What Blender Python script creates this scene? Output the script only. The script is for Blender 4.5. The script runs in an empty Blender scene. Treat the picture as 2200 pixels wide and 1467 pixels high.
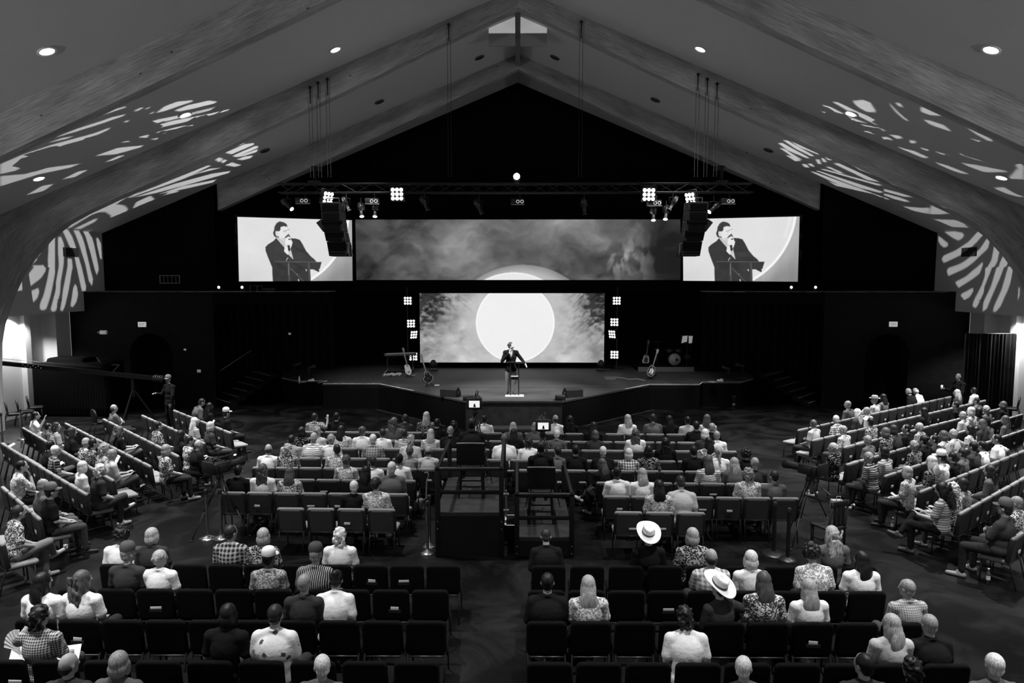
import bpy, bmesh, math, random
import numpy as np
from mathutils import Vector, Matrix, Euler
from mathutils.geometry import delaunay_2d_cdt
random.seed(7); RNG = np.random.RandomState(3)
SC = bpy.context.scene
COL = SC.collection

# ------------------------------------------------------------------ camera
FPX = 1500.0; PITCH = math.radians(5.07); YAW = math.atan(12/1500)
CAMZ = 5.1
cd = bpy.data.cameras.new('camera'); cam = bpy.data.objects.new('camera', cd); COL.objects.link(cam)
cd.sensor_width = 36.0; cd.lens = 36.0*FPX/2200.0; cd.clip_end = 200
cam.location = (0, 0, CAMZ); cam.rotation_euler = (math.pi/2 - PITCH, 0, YAW)
SC.camera = cam
# ------------------------------------------------------------------ world, exposure
W = bpy.data.worlds.new('hall_ambient'); SC.world = W; W.use_nodes = True
W.node_tree.nodes['Background'].inputs[0].default_value = (1, 1, 1, 1)
W.node_tree.nodes['Background'].inputs[1].default_value = 0.20
SC.view_settings.view_transform = 'Standard'; SC.view_settings.look = 'None'
SC.view_settings.gamma = 1.0; SC.view_settings.use_curve_mapping = False
SC.view_settings.exposure = 0.0
try:
    SC.cycles.use_denoising = True
    SC.cycles.max_bounces = 5; SC.cycles.sample_clamp_indirect = 2.0
except Exception: pass
HOUSE_W = 5200.0      # each recessed ceiling downlight
STAGE_W = 3300.0     # each stage wash head
GOBO_W = 22000.0
UP_W = 950.0       # added fill spots that brighten the ceiling

# camera model, used to turn sight lines into places in the hall
_F = Vector((-math.sin(YAW)*math.cos(PITCH), math.cos(YAW)*math.cos(PITCH), -math.sin(PITCH)))
_R = Vector((math.cos(YAW), math.sin(YAW), 0)); _U = _R.cross(_F); _C = Vector((0, 0, CAMZ))
def ray(px, py): return _F + _R*((px-1100)/FPX) - _U*((py-733.5)/FPX)
def gz(px, py, z):
    d = ray(px, py); return _C + d*((z-CAMZ)/d.z)
def gy(px, py, y):
    d = ray(px, py); return _C + d*(y/d.y)
def gx(px, py, x):
    d = ray(px, py); return _C + d*(x/d.x)
def groof(px, py):
    s = -1 if px < 1112 else 1
    d = ray(px, py); k = RSL*s     # z = RIDGE - k*x
    t = (RIDGE - CAMZ)/(d.z + k*d.x); return _C + d*t

RIDGE = 14.22; RSL = 5/12; HW = 17.3; EAVE = RIDGE - RSL*HW
ARCH_Y = (16.86, 22.86, 29.3)

# ------------------------------------------------------------------ materials
_M = {}
def nodes_of(m):
    m.use_nodes = True; nt = m.node_tree
    return nt, nt.nodes.get('Principled BSDF')
def mat(name, g=0.5, rough=0.6, metal=0.0, spec=0.3, emit=0.0, var=0.0, scale=8.0, bump=0.0, sheen=0.0):
    if name in _M: return _M[name]
    m = bpy.data.materials.new(name); nt, b = nodes_of(m); N, L = nt.nodes, nt.links
    b.inputs['Base Color'].default_value = (g, g, g, 1); b.inputs['Roughness'].default_value = rough
    b.inputs['Metallic'].default_value = metal; b.inputs['Specular IOR Level'].default_value = spec
    if emit:
        b.inputs['Emission Color'].default_value = (1, 1, 1, 1); b.inputs['Emission Strength'].default_value = emit
        m.cycles.emission_sampling = 'NONE'
    if var or bump:
        tc = N.new('ShaderNodeTexCoord'); nz = N.new('ShaderNodeTexNoise'); nz.inputs['Scale'].default_value = scale
        nz.inputs['Detail'].default_value = 4; L.new(tc.outputs['Object'], nz.inputs['Vector'])
        if var:
            mr = N.new('ShaderNodeMapRange'); mr.inputs['To Min'].default_value = g*(1-var); mr.inputs['To Max'].default_value = g*(1+var)
            mr.inputs['From Min'].default_value = .3; mr.inputs['From Max'].default_value = .7
            L.new(nz.outputs['Fac'], mr.inputs['Value']); L.new(mr.outputs['Result'], b.inputs['Base Color'])
        if bump:
            bp = N.new('ShaderNodeBump'); bp.inputs['Strength'].default_value = bump; bp.inputs['Distance'].default_value = .01
            L.new(nz.outputs['Fac'], bp.inputs['Height']); L.new(bp.outputs['Normal'], b.inputs['Normal'])
    _M[name] = m; return m
def math_node(N, L, op, a, b=None, c=None):
    n = N.new('ShaderNodeMath'); n.operation = op
    for i, v in enumerate((a, b, c)):
        if v is None: continue
        if isinstance(v, (int, float)): n.inputs[i].default_value = v
        else: L.new(v, n.inputs[i])
    return n.outputs[0]

# ------------------------------------------------------------------ mesh builder
def rotm(rx=0, ry=0, rz=0): return Euler((rx, ry, rz)).to_matrix().to_4x4()
def basis(d):
    d = Vector(d).normalized(); a = Vector((0, 0, 1)) if abs(d.z) < .95 else Vector((1, 0, 0))
    u = d.cross(a).normalized(); return u, u.cross(d).normalized(), d
class MB:
    def __init__(s): s.v = []; s.f = []; s.sm = []
    def add(s, vs, fs, smooth=False, M=None):
        o = len(s.v)
        s.v += [tuple(M @ Vector(p)) for p in vs] if M is not None else [tuple(p) for p in vs]
        s.f += [tuple(i+o for i in f) for f in fs]; s.sm += [smooth]*len(fs); return s
    def box(s, x0, y0, z0, x1, y1, z1, M=None):
        vs = [(x0,y0,z0),(x1,y0,z0),(x1,y1,z0),(x0,y1,z0),(x0,y0,z1),(x1,y0,z1),(x1,y1,z1),(x0,y1,z1)]
        return s.add(vs, [(3,2,1,0),(4,5,6,7),(0,1,5,4),(1,2,6,5),(2,3,7,6),(3,0,4,7)], False, M)
    def rbox(s, x0, y0, z0, x1, y1, z1, r=.01, M=None, n=3, smooth=True):
        # box with rounded edges: rounded-rectangle rings stacked in z
        def ring(ins, z):
            rr = max(r, 1e-4); out = []
            for cx, cy, a0 in ((x1-rr, y1-rr, 0), (x0+rr, y1-rr, 90), (x0+rr, y0+rr, 180), (x1-rr, y0+rr, 270)):
                for k in range(n):
                    a = math.radians(a0 + 90*k/(n-1)); q = rr-ins
                    out.append((cx+q*math.cos(a), cy+q*math.sin(a), z))
            return out
        rings = []
        for k in range(n):
            a = math.pi/2*k/(n-1); rings.append(ring(r*(1-math.sin(a)), z0+r*(1-math.cos(a))))
        for k in range(n):
            a = math.pi/2*k/(n-1); rings.append(ring(r*(1-math.cos(a)), z1-r*(1-math.sin(a))))
        m = len(rings[0]); vs = [p for q in rings for p in q]; fs = []
        for i in range(len(rings)-1):
            for j in range(m):
                fs.append((i*m+j, i*m+(j+1) % m, (i+1)*m+(j+1) % m, (i+1)*m+j))
        fs.append(tuple(range(m-1, -1, -1))); fs.append(tuple((len(rings)-1)*m+j for j in range(m)))
        return s.add(vs, fs, smooth, M)
    def cone(s, p0, p1, r0, r1=None, n=10, cap=True, smooth=True, M=None):
        r1 = r0 if r1 is None else r1; p0, p1 = Vector(p0), Vector(p1); u, w, d = basis(p1-p0); vs = []; fs = []
        for p, r in ((p0, r0), (p1, r1)):
            for k in range(n):
                a = 2*math.pi*k/n; vs.append(p + u*(r*math.cos(a)) + w*(r*math.sin(a)))
        for k in range(n): fs.append((k, (k+1) % n, n+(k+1) % n, n+k))
        s.add(vs, fs, smooth, M)
        if cap:
            s.add(vs[:n], [tuple(range(n-1, -1, -1))], False, M); s.add(vs[n:], [tuple(range(n))], False, M)
        return s
    def ell(s, c, r, n=12, m=8, M=None, R=None):
        vs = []; fs = []; c = Vector(c); R = R or Matrix.Identity(3)
        if isinstance(r, (int, float)): r = (r, r, r)
        for i in range(m+1):
            th = math.pi*i/m
            for j in range(n):
                ph = 2*math.pi*j/n
                vs.append(c + R @ Vector((r[0]*math.sin(th)*math.cos(ph), r[1]*math.sin(th)*math.sin(ph), r[2]*math.cos(th))))
        for i in range(m):
            for j in range(n):
                fs.append((i*n+j, (i+1)*n+j, (i+1)*n+(j+1) % n, i*n+(j+1) % n))
        return s.add(vs, fs, True, M)
    def cap(s, p0, p1, r0, r1=None, n=10):       # closed tapered capsule
        r1 = r0 if r1 is None else r1
        s.cone(p0, p1, r0, r1, n); s.ell(p0, r0, n, 6); return s.ell(p1, r1, n, 6)
    def tube(s, pts, r, n=6, cap=True, M=None):
        pts = [Vector(p) for p in pts]; vs = []; fs = []; pu = None
        rs = r if isinstance(r, (list, tuple)) else [r]*len(pts)
        for i, p in enumerate(pts):
            d = (pts[min(i+1, len(pts)-1)] - pts[max(i-1, 0)])
            u, w, d = basis(d)
            if pu is not None:
                u = (pu - d*pu.dot(d)).normalized(); w = d.cross(u)*-1
            pu = u
            for k in range(n):
                a = 2*math.pi*k/n; vs.append(p + u*(rs[i]*math.cos(a)) + w*(rs[i]*math.sin(a)))
        for i in range(len(pts)-1):
            for k in range(n): fs.append((i*n+k, i*n+(k+1) % n, (i+1)*n+(k+1) % n, (i+1)*n+k))
        if cap: fs += [tuple(range(n-1, -1, -1)), tuple((len(pts)-1)*n+k for k in range(n))]
        return s.add(vs, fs, True, M)
    def lathe(s, prof, c=(0, 0, 0), n=24, M=None, smooth=True, caps=True):
        vs = []; fs = []; c = Vector(c)
        for r, z in prof:
            for k in range(n):
                a = 2*math.pi*k/n; vs.append((c.x+r*math.cos(a), c.y+r*math.sin(a), c.z+z))
        for i in range(len(prof)-1):
            for k in range(n): fs.append((i*n+k, i*n+(k+1) % n, (i+1)*n+(k+1) % n, (i+1)*n+k))
        if caps and prof[0][0] > 1e-5: fs.append(tuple(range(n-1, -1, -1)))
        if caps and prof[-1][0] > 1e-5: fs.append(tuple((len(prof)-1)*n+k for k in range(n)))
        return s.add(vs, fs, smooth, M)
    def prism(s, poly, h0, h1, axis='z', M=None, smooth=False):
        # polygon (a, b) extruded along an axis: z -> (a,b,h), y -> (a,h,b), x -> (h,a,b)
        def P(a, b, h): return (a, b, h) if axis == 'z' else ((a, h, b) if axis == 'y' else (h, a, b))
        n = len(poly); vs = [P(a, b, h0) for a, b in poly] + [P(a, b, h1) for a, b in poly]
        s.add(vs, [tuple(range(n-1, -1, -1)), tuple(range(n, 2*n))], False, M)
        return s.add(vs, [(k, (k+1) % n, n+(k+1) % n, n+k) for k in range(n)], smooth, M)
    def quad(s, a, b, c, d): return s.add([a, b, c, d], [(0, 1, 2, 3)])
    def mesh(s, name):
        me = bpy.data.meshes.new(name); me.from_pydata(s.v, [], s.f); me.polygons.foreach_set('use_smooth', s.sm); me.update(); return me
    def build(s, name, m=None, parent=None):
        return link(name, s.mesh(name), m, parent)
def link(name, me, m=None, parent=None):
    o = bpy.data.objects.new(name, me); COL.objects.link(o)
    if m is not None:
        if len(me.materials) == 0: me.materials.append(None)
        o.material_slots[0].link = 'OBJECT'; o.material_slots[0].material = m
    if parent is not None: o.parent = parent
    return o
def tag(o, label=None, cat=None, group=None, kind=None):
    if label: o['label'] = label
    if cat: o['category'] = cat
    if group: o['group'] = group
    if kind: o['kind'] = kind
    return o
def empty(name, loc=(0, 0, 0), rz=0.0, scale=1.0):
    o = bpy.data.objects.new(name, None); COL.objects.link(o); o.location = loc; o.rotation_euler = (0, 0, rz)
    o.scale = (scale,)*3; o.empty_display_size = .1; return o
def thing(name, label, cat, loc=(0, 0, 0), rz=0.0, group=None, scale=1.0):
    return tag(empty(name, loc, rz, scale), label, cat, group)
def struct(name, mb, m, parent=None):
    o = mb.build(name, m, parent)
    if parent is None: o['kind'] = 'structure'
    return o
def copy_tree(o, parent=None):
    c = o.copy(); COL.objects.link(c); c.parent = parent
    for ch in o.children: copy_tree(ch, c)
    return c
def spot(name, loc, target, watts, size_deg, blend=.3, radius=.08, parent=None):
    l = bpy.data.lights.new(name, 'SPOT'); l.energy = watts; l.spot_size = math.radians(size_deg); l.spot_blend = blend; l.shadow_soft_size = radius
    o = bpy.data.objects.new(name, l); COL.objects.link(o)
    d = Vector(target) - Vector(loc); o.rotation_euler = d.to_track_quat('-Z', 'Y').to_euler(); o.location = loc
    return o
# ================================================================== the hall
def plaster(name, g):
    m = mat(name, g, .9, spec=.1, var=.06, scale=60, bump=.15); return m
M_CEIL = plaster('ceiling_plaster', .55)
M_WALL = plaster('wall_plaster', .5)
M_BLACK = mat('black_wall_paint', .004, .9, spec=.05)
M_DRAPE = mat('black_drape', .008, .95, spec=.05, var=.3, scale=3)
M_BLKMET = mat('black_metal', .012, .45, spec=.4)
M_BLKPLA = mat('black_plastic', .012, .5, spec=.4)
M_CHROME = mat('chrome', .75, .18, metal=1.0)
M_STEEL = mat('dull_steel', .35, .4, metal=1.0)
M_WHITE = mat('white_paint', .8, .6)
M_TAPE = mat('white_tape', .85, .7)
M_DARKWOOD = mat('dark_wood', .02, .45, spec=.4, var=.4, scale=12)

def floor_material():
    m = bpy.data.materials.new('polished_dark_concrete'); nt, b = nodes_of(m); N, L = nt.nodes, nt.links
    tc = N.new('ShaderNodeTexCoord'); n1 = N.new('ShaderNodeTexNoise'); n1.inputs['Scale'].default_value = .7; n1.inputs['Detail'].default_value = 9
    n1.inputs['Roughness'].default_value = .62; n1.inputs['Distortion'].default_value = 1.2; L.new(tc.outputs['Object'], n1.inputs['Vector'])
    mr = N.new('ShaderNodeMapRange'); mr.inputs['From Min'].default_value = .42; mr.inputs['From Max'].default_value = .72
    mr.inputs['To Min'].default_value = .0012; mr.inputs['To Max'].default_value = .015; L.new(n1.outputs['Fac'], mr.inputs['Value'])
    L.new(mr.outputs['Result'], b.inputs['Base Color'])
    r = N.new('ShaderNodeMapRange'); r.inputs['To Min'].default_value = .3; r.inputs['To Max'].default_value = .55; L.new(n1.outputs['Fac'], r.inputs['Value'])
    L.new(r.outputs['Result'], b.inputs['Roughness']); b.inputs['Specular IOR Level'].default_value = .22
    return m
fl = MB(); fl.box(-18.7, -8, -.2, 18.7, 33.6, 0); struct('floor', fl, floor_material())
# a slim pale joint cut in the concrete of the centre aisle
tag(MB().box(.36, 5.2, .0, .375, 11.4, .004).build('floor_joint', mat('joint_filler', .09, .7)), kind='structure')

# roof: two slopes
for s, nm in ((-1, 'ceiling'), (1, 'ceiling')):
    mb = MB(); x1 = s*HW
    mb.prism([(0, RIDGE), (x1, EAVE), (x1, EAVE+.3), (0, RIDGE+.3)], -8, 33.6, 'y')
    struct(nm, mb, M_CEIL)
# side walls: upper part, soffit and recessed lower part
for s, nm in ((-1, 'left'), (1, 'right')):
    struct('wall_upper_'+nm, MB().box(min(s*HW, s*(HW+.25)), -8, 3.85, max(s*HW, s*(HW+.25)), 29.2, EAVE+.02), M_WALL)
    struct('ceiling_soffit_'+nm, MB().box(min(s*(HW+.25), s*18.7), -8, 3.85, max(s*(HW+.25), s*18.7), 27.75, 4.05), M_WALL)
    struct('wall_lower_'+nm, MB().box(min(s*18.5, s*18.8), -8, 0, max(s*18.5, s*18.8), 27.75, 3.85), M_WALL)
    struct('wall_return_'+nm, MB().box(min(s*17.92, s*18.5), 26.9, 0, max(s*17.92, s*18.5), 27.75, 3.85), M_WALL)
    struct('trim_pilaster_'+nm, MB().box(min(s*18.3, s*18.5), 25.72, 0, max(s*18.3, s*18.5), 26.02, 3.85), M_WALL)
    struct('trim_panel_joint_'+nm, MB().box(min(s*(HW-.012), s*HW), 23.2, 4.32, max(s*(HW-.012), s*HW), 26.4, 4.335), mat('dark_panel_joint', .05, .9))  # thin dark joint line along the wall panel
    # the lower wall panel of the upper wall stands a little proud
    struct('wall_panel_'+nm, MB().box(min(s*(HW-.07), s*HW), 23.0, 3.85, max(s*(HW-.07), s*HW), 26.0, 5.55), M_WALL)
    # supply grille high on the wall
    g = thing('wall_vent', 'dark double louvre vent high on the %s side wall' % nm, 'vent', (s*(HW-.03), 27.05, 6.15))
    fr = MB(); fr.box(-.03, -.42, -.17, .03, .42, .17); fr.build('vent_box', mat('vent_dark', .02, .7), g)
    for k in range(5):
        MB().box(-.04, -.41, -.14+k*.065, .04, .41, -.125+k*.065).build('slat', mat('vent_slat', .04, .6), g)
    for k in range(1): MB().box(-.045, -.012, -.17, .045, .012, .17).build('mullion', mat('vent_slat', .04, .6), g)

# ---------------- glulam arches
def wood_material():
    m = bpy.data.materials.new('glulam_wood'); nt, b = nodes_of(m); N, L = nt.nodes, nt.links
    uv = N.new('ShaderNodeUVMap'); uv.uv_map = 'grain'
    mp = N.new('ShaderNodeMapping'); mp.inputs['Scale'].default_value = (.55, 14, 1); L.new(uv.outputs['UV'], mp.inputs['Vector'])
    n1 = N.new('ShaderNodeTexNoise'); n1.inputs['Scale'].default_value = 3; n1.inputs['Detail'].default_value = 9; n1.inputs['Roughness'].default_value = .75
    L.new(mp.outputs['Vector'], n1.inputs['Vector'])
    mp2 = N.new('ShaderNodeMapping'); mp2.inputs['Scale'].default_value = (.5, 2.2, 1); L.new(uv.outputs['UV'], mp2.inputs['Vector'])
    n2 = N.new('ShaderNodeTexNoise'); n2.inputs['Scale'].default_value = 1.2; n2.inputs['Detail'].default_value = 5; L.new(mp2.outputs['Vector'], n2.inputs['Vector'])
    v = N.new('ShaderNodeTexVoronoi'); mp3 = N.new('ShaderNodeMapping'); mp3.inputs['Scale'].default_value = (1.1, 2.4, 1); L.new(uv.outputs['UV'], mp3.inputs['Vector'])
    v.inputs['Scale'].default_value = 1.0; L.new(mp3.outputs['Vector'], v.inputs['Vector'])
    knot = math_node(N, L, 'LESS_THAN', v.outputs['Distance'], .05)
    # laminations 38 mm thick
    sp = N.new('ShaderNodeSeparateXYZ'); L.new(uv.outputs['UV'], sp.inputs[0])
    lam = math_node(N, L, 'FRACT', math_node(N, L, 'MULTIPLY', sp.outputs['Y'], 1/.076))
    ln = math_node(N, L, 'LESS_THAN', lam, .06)
    a = N.new('ShaderNodeMapRange'); a.inputs['From Min'].default_value = .3; a.inputs['From Max'].default_value = .7; a.inputs['To Min'].default_value = .14; a.inputs['To Max'].default_value = .52
    L.new(n1.outputs['Fac'], a.inputs['Value'])
    c = N.new('ShaderNodeMapRange'); c.inputs['From Min'].default_value = .3; c.inputs['From Max'].default_value = .7; c.inputs['To Min'].default_value = .65; c.inputs['To Max'].default_value = 1.25
    L.new(n2.outputs['Fac'], c.inputs['Value'])
    val = math_node(N, L, 'MULTIPLY', a.outputs['Result'], c.outputs['Result'])
    val = math_node(N, L, 'MULTIPLY', val, math_node(N, L, 'SUBTRACT', 1.0, math_node(N, L, 'MULTIPLY', ln, .35)))
    val = math_node(N, L, 'MULTIPLY', val, math_node(N, L, 'SUBTRACT', 1.0, math_node(N, L, 'MULTIPLY', knot, .75)))
    L.new(val, b.inputs['Base Color']); b.inputs['Roughness'].default_value = .55; b.inputs['Specular IOR Level'].default_value = .25
    return m
M_WOOD = wood_material()
INTR = [(0, 13.63), (2, 12.71), (5.68, 11.0), (9, 9.51), (12.24, 8.06), (13.09, 7.70), (14.11, 7.24), (14.75, 6.90), (15.35, 6.45), (15.92, 5.87), (16.4, 5.24), (16.72, 4.62), (16.95, 4.1), (17.14, 3.6), (17.28, 3.0), (17.36, 2.0), (17.38, 0)]
def extr(i):
    x, z = INTR[i]
    if i == 0: return (0, RIDGE+.02)
    if x < 12.3:   # straight run: square across to the roof line
        zz = RIDGE - RSL*x; k = (zz-z)*RSL/(1+RSL*RSL); return (x+k, RIDGE-RSL*(x+k)+.02)
    t = (i-4)/(len(INTR)-5); 
    pts = [(12.65, 8.97), (13.7, 8.53), (14.9, 8.03), (15.8, 7.66), (16.7, 7.28), (17.28, 7.03), (17.3, 6.6), (17.3, 6.0), (17.3, 5.4), (17.3, 4.6), (17.4, 3.4), (17.75, 2.0), (17.75, 0)]
    return pts[min(i-4, len(pts)-1)]
TH = .34
for ai, ya in enumerate(ARCH_Y):
    root = empty('roof_arch', (0, ya, 0)); root['kind'] = 'structure'
    root['label'] = ['tapered laminated timber arch crossing nearest overhead', 'laminated timber arch with curved haunches over the stage front', 'shorter timber arch framed by the black gable wall'][ai]
    for s in (-1, 1):
        n = len(INTR) if ai < 2 else 7
        A = [(s*x, z) for x, z in INTR[:n]]; B = [(s*extr(i)[0], extr(i)[1]) for i in range(n)]
        ins = [0.0]
        for i in range(1, n): ins.append(ins[-1] + math.hypot(A[i][0]-A[i-1][0], A[i][1]-A[i-1][1]))
        vs = []; fs = []; uvs = []
        for y in (0, TH):
            for i in range(n): vs += [(A[i][0], y, A[i][1]), (B[i][0], y, B[i][1])]
        def dep(i): return math.hypot(B[i][0]-A[i][0], B[i][1]-A[i][1])
        k = 2*n
        for i in range(n-1):
            fs.append((2*i, 2*i+2, 2*i+3, 2*i+1)); uvs.append([(ins[i], 0), (ins[i+1], 0), (ins[i+1], dep(i+1)), (ins[i], dep(i))])
            fs.append((k+2*i, k+2*i+1, k+2*i+3, k+2*i+2)); uvs.append([(ins[i], 0), (ins[i], dep(i)), (ins[i+1], dep(i+1)), (ins[i+1], 0)])
            fs.append((2*i, k+2*i, k+2*i+2, 2*i+2)); uvs.append([(ins[i], 2), (ins[i], 2+TH), (ins[i+1], 2+TH), (ins[i+1], 2)])
            fs.append((2*i+1, 2*i+3, k+2*i+3, k+2*i+1)); uvs.append([(ins[i], 3), (ins[i+1], 3), (ins[i+1], 3+TH), (ins[i], 3+TH)])
        e = 2*(n-1)
        fs.append((e, e+1, k+e+1, k+e)); uvs.append([(0, 0), (1, 0), (1, 1), (0, 1)])
        me = bpy.data.meshes.new('half_arch'); me.from_pydata(vs, [], fs)
        ul = me.uv_layers.new(name='grain'); q = 0
        for fu in uvs:
            for u in fu: ul.data[q].uv = (u[0]+ai*31+s*7, u[1]); q += 1
        me.update(); bm = bmesh.new(); bm.from_mesh(me); bmesh.ops.recalc_face_normals(bm, faces=bm.faces); bm.to_mesh(me); bm.free()
        link('half_arch', me, M_WOOD, root)
# ridge beam and the lit clerestory dormer at the ridge
struct('trim_ridge', MB().box(-.09, 23.2, 13.75, .09, 29.3, 14.3), M_WOOD if False else mat('ridge_timber', .18, .7, var=.2))
M_DAY = mat('daylit_dormer_glass', .6, .5, emit=.27)
wy = groof(1050, 60.5).y
for s in (-1, 1):
    w = empty('window_%d' % (1 if s < 0 else 2)); w['kind'] = 'structure'
    q = [(abs(p.x), p.z) for p in (gy(1118, 72, wy), gy(1175, 72, wy), gy(1175, 60.5, wy), gy(1118, 34, wy))]
    q = [(s*x, min(z, RIDGE-RSL*x)) for x, z in q]
    MB().prism(q, wy, wy+.02, 'y').build('pane', M_DAY, w)
    (xa, za), (xb, zb) = q[0], q[1]
    MB().box(min(xa, xb), wy-.03, za-.42, max(xa, xb), wy+.05, za).build('sill_panel', mat('dormer_sill', .3, .8), w)
# ---------------- black gable, brick side structures, stage house
def brick_material():
    m = bpy.data.materials.new('black_painted_brick'); nt, b = nodes_of(m); N, L = nt.nodes, nt.links
    tc = N.new('ShaderNodeTexCoord'); mp = N.new('ShaderNodeMapping'); mp.inputs['Rotation'].default_value = (math.pi/2, 0, 0); L.new(tc.outputs['Object'], mp.inputs['Vector'])
    br = N.new('ShaderNodeTexBrick'); br.inputs['Scale'].default_value = 1; br.inputs['Brick Width'].default_value = .22; br.inputs['Row Height'].default_value = .075; br.inputs['Mortar Size'].default_value = .008
    br.inputs['Color1'].default_value = (.009,)*3+(1,); br.inputs['Color2'].default_value = (.005,)*3+(1,); br.inputs['Mortar'].default_value = (.003,)*3+(1,)
    L.new(mp.outputs['Vector'], br.inputs['Vector']); L.new(br.outputs['Color'], b.inputs['Base Color']); b.inputs['Roughness'].default_value = .8; b.inputs['Specular IOR Level'].default_value = .15
    bp = N.new('ShaderNodeBump'); bp.inputs['Strength'].default_value = .5; bp.inputs['Distance'].default_value = .01; bp.invert = True
    L.new(br.outputs['Fac'], bp.inputs['Height']); L.new(bp.outputs['Normal'], b.inputs['Normal'])
    return m
M_BRICK = brick_material()
GY = 29.2; BY = 27.75; OPX = 12.47
for s, nm in ((-1, 'left'), (1, 'right')):
    # upper gable wing wall
    mb = MB(); mb.prism([(s*OPX, 4.6), (s*HW, 4.6), (s*HW, EAVE), (s*OPX, RIDGE-RSL*OPX)], GY, GY+.1, 'y'); struct('wall_gable_'+nm, mb, M_BLACK)
    struct('wall_stage_side_'+nm, MB().box(min(s*OPX, s*(OPX+.1)), GY, 4.6, max(s*OPX, s*(OPX+.1)), 33.5, RIDGE-RSL*OPX), M_BLACK); struct('wall_wing_'+nm, MB().box(min(s*14.0, s*14.1), BY+.7, 0, max(s*14.0, s*14.1), 33.5, 4.6), M_BLACK)
    # brick front with an arched doorway
    xd = 14.7; hw = .86; zt = 2.05; x0, x1 = 12.15, 17.9
    arc = [(s*(xd-hw), 0)] + [(s*(xd+hw*math.cos(a)), zt+hw*1.05*math.sin(a)) for a in np.linspace(math.pi, 0, 13)] + [(s*(xd+hw), 0)]
    mb = MB()
    top = []
    for i in range(len(arc)-1):
        (xa, za), (xb, zb) = arc[i], arc[i+1]
        if abs(xa-xb) < 1e-6: continue
        mb.add([(xa, BY, za), (xb, BY, zb), (xb, BY, 3.85), (xa, BY, 3.85)], [(0, 1, 2, 3)])
        mb.add([(xa, BY, za), (xb, BY, zb), (xb, BY+.6, zb), (xa, BY+.6, za)], [(0, 1, 2, 3)])
    for xa, xb in ((x0, xd-hw), (xd+hw, x1)):
        mb.add([(s*xa, BY, 0), (s*xb, BY, 0), (s*xb, BY, 3.85), (s*xa, BY, 3.85)], [(0, 1, 2, 3)])
    mb.add([(s*(xd-hw), BY, 0), (s*(xd-hw), BY+.6, 0), (s*(xd-hw), BY+.6, zt), (s*(xd-hw), BY, zt)], [(0, 1, 2, 3)])
    mb.add([(s*(xd+hw), BY, 0), (s*(xd+hw), BY+.6, 0), (s*(xd+hw), BY+.6, zt), (s*(xd+hw), BY, zt)], [(0, 1, 2, 3)])
    mb.box(min(s*x0, s*HW), BY, 3.85, max(s*x0, s*HW), BY+.3, 4.6)
    mb.box(min(s*x0, s*HW), BY+.3, 4.45, max(s*x0, s*HW), GY, 4.6)
    wb = struct('wall_brick_'+nm, mb, M_BRICK)
    # voussoir ring of the arch
    for i in range(24):
        a0, a1 = math.pi*i/24, math.pi*(i+.88)/24
        q = [(s*(xd+r*math.cos(a)), zt+r*1.05*math.sin(a)) for r, a in ((hw+.005, a0), (hw+.33, a0), (hw+.33, a1), (hw+.005, a1))]
        MB().prism(q, BY-.03, BY+.02, 'y').build('brick', M_BRICK, wb)
    struct('door_%d' % (1 if s < 0 else 2), MB().box(min(s*(xd-hw-.3), s*(xd+hw+.3)), BY+.58, 0, max(s*(xd-hw-.3), s*(xd+hw+.3)), BY+.68, 3.3), M_BLACK)
    # ledge that carries on to the screens, pale dusty top
    struct('trim_ledge_'+nm, MB().box(min(s*7.6, s*HW), BY-.03, 4.6, max(s*7.6, s*HW), GY, 4.63), mat('dusty_ledge', .10, .9, var=.8, scale=2.5))
    struct('wall_fascia_'+nm, MB().box(min(s*7.6, s*x0), BY+.02, 4.15, max(s*7.6, s*x0), BY+.3, 4.6), M_BLACK)
    # wing masking drapes beside the stage, pleated
    mb = MB(); xs = np.linspace(8.3, 13.9, 60)
    for i in range(59):
        ya, yb = (31.6+.05*math.sin(i*1.7), 31.6+.05*math.sin((i+1)*1.7))
        mb.add([(s*xs[i], ya, .0), (s*xs[i+1], yb, .0), (s*xs[i+1], yb, 4.4), (s*xs[i], ya, 4.4)], [(0, 1, 2, 3)], True)
    tag(mb.build('stage_wing_drape', M_DRAPE), 'black pleated masking drape hanging %s of the stage' % nm, 'drape')
struct('wall_back', MB().box(-14.0, 33.4, 0, 14.0, 33.5, 14.3), M_BLACK)

# ---------------- stage
STAGE = [(-10.3, 33.3), (-10.3, 30.3), (-9.86, 28.85), (-8.95, 28.0), (-7.72, 28.0), (-7.72, 27.3), (-5.5, 27.3), (-1.76, 23.35), (1.51, 23.35), (5.2, 27.2), (7.15, 27.2), (7.45, 27.85), (9.0, 27.85), (9.75, 28.7), (10.2, 30.3), (10.2, 33.3)]
M_DECK = mat('stage_deck_carpet', .035, .62, spec=.35, var=.25, scale=1.6)
M_SKIRT = mat('stage_skirt', .03, .85, var=.35, scale=4)
st = thing('stage', 'black thrust stage platform with a faceted front edge', 'stage')
MB().prism([(a, b) for a, b in STAGE], .94, 1.0).build('deck', M_DECK, st)
for i in range(2, len(STAGE)-3):
    (xa, ya), (xb, yb) = STAGE[i], STAGE[i+1]
    d = Vector((xb-xa, yb-ya)).normalized(); nrm = Vector((d.y, -d.x))*-.06
    q = [(xa-nrm.x*.3, ya-nrm.y*.3), (xb-nrm.x*.3, yb-nrm.y*.3), (xb+nrm.x, yb+nrm.y), (xa+nrm.x, ya+nrm.y)]
    MB().prism([(xa, ya+.02), (xb, yb+.02), (xb, yb+.1), (xa, ya+.1)], 0, .94).build('skirt_panel', M_SKIRT if i == 7 else M_BLACK, st)
MB().box(-5.2, 24.0, .996, 5.2, 24.006, 1.002).build('deck_joint', mat('deck_joint', .012, .9), st) if False else None
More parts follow.
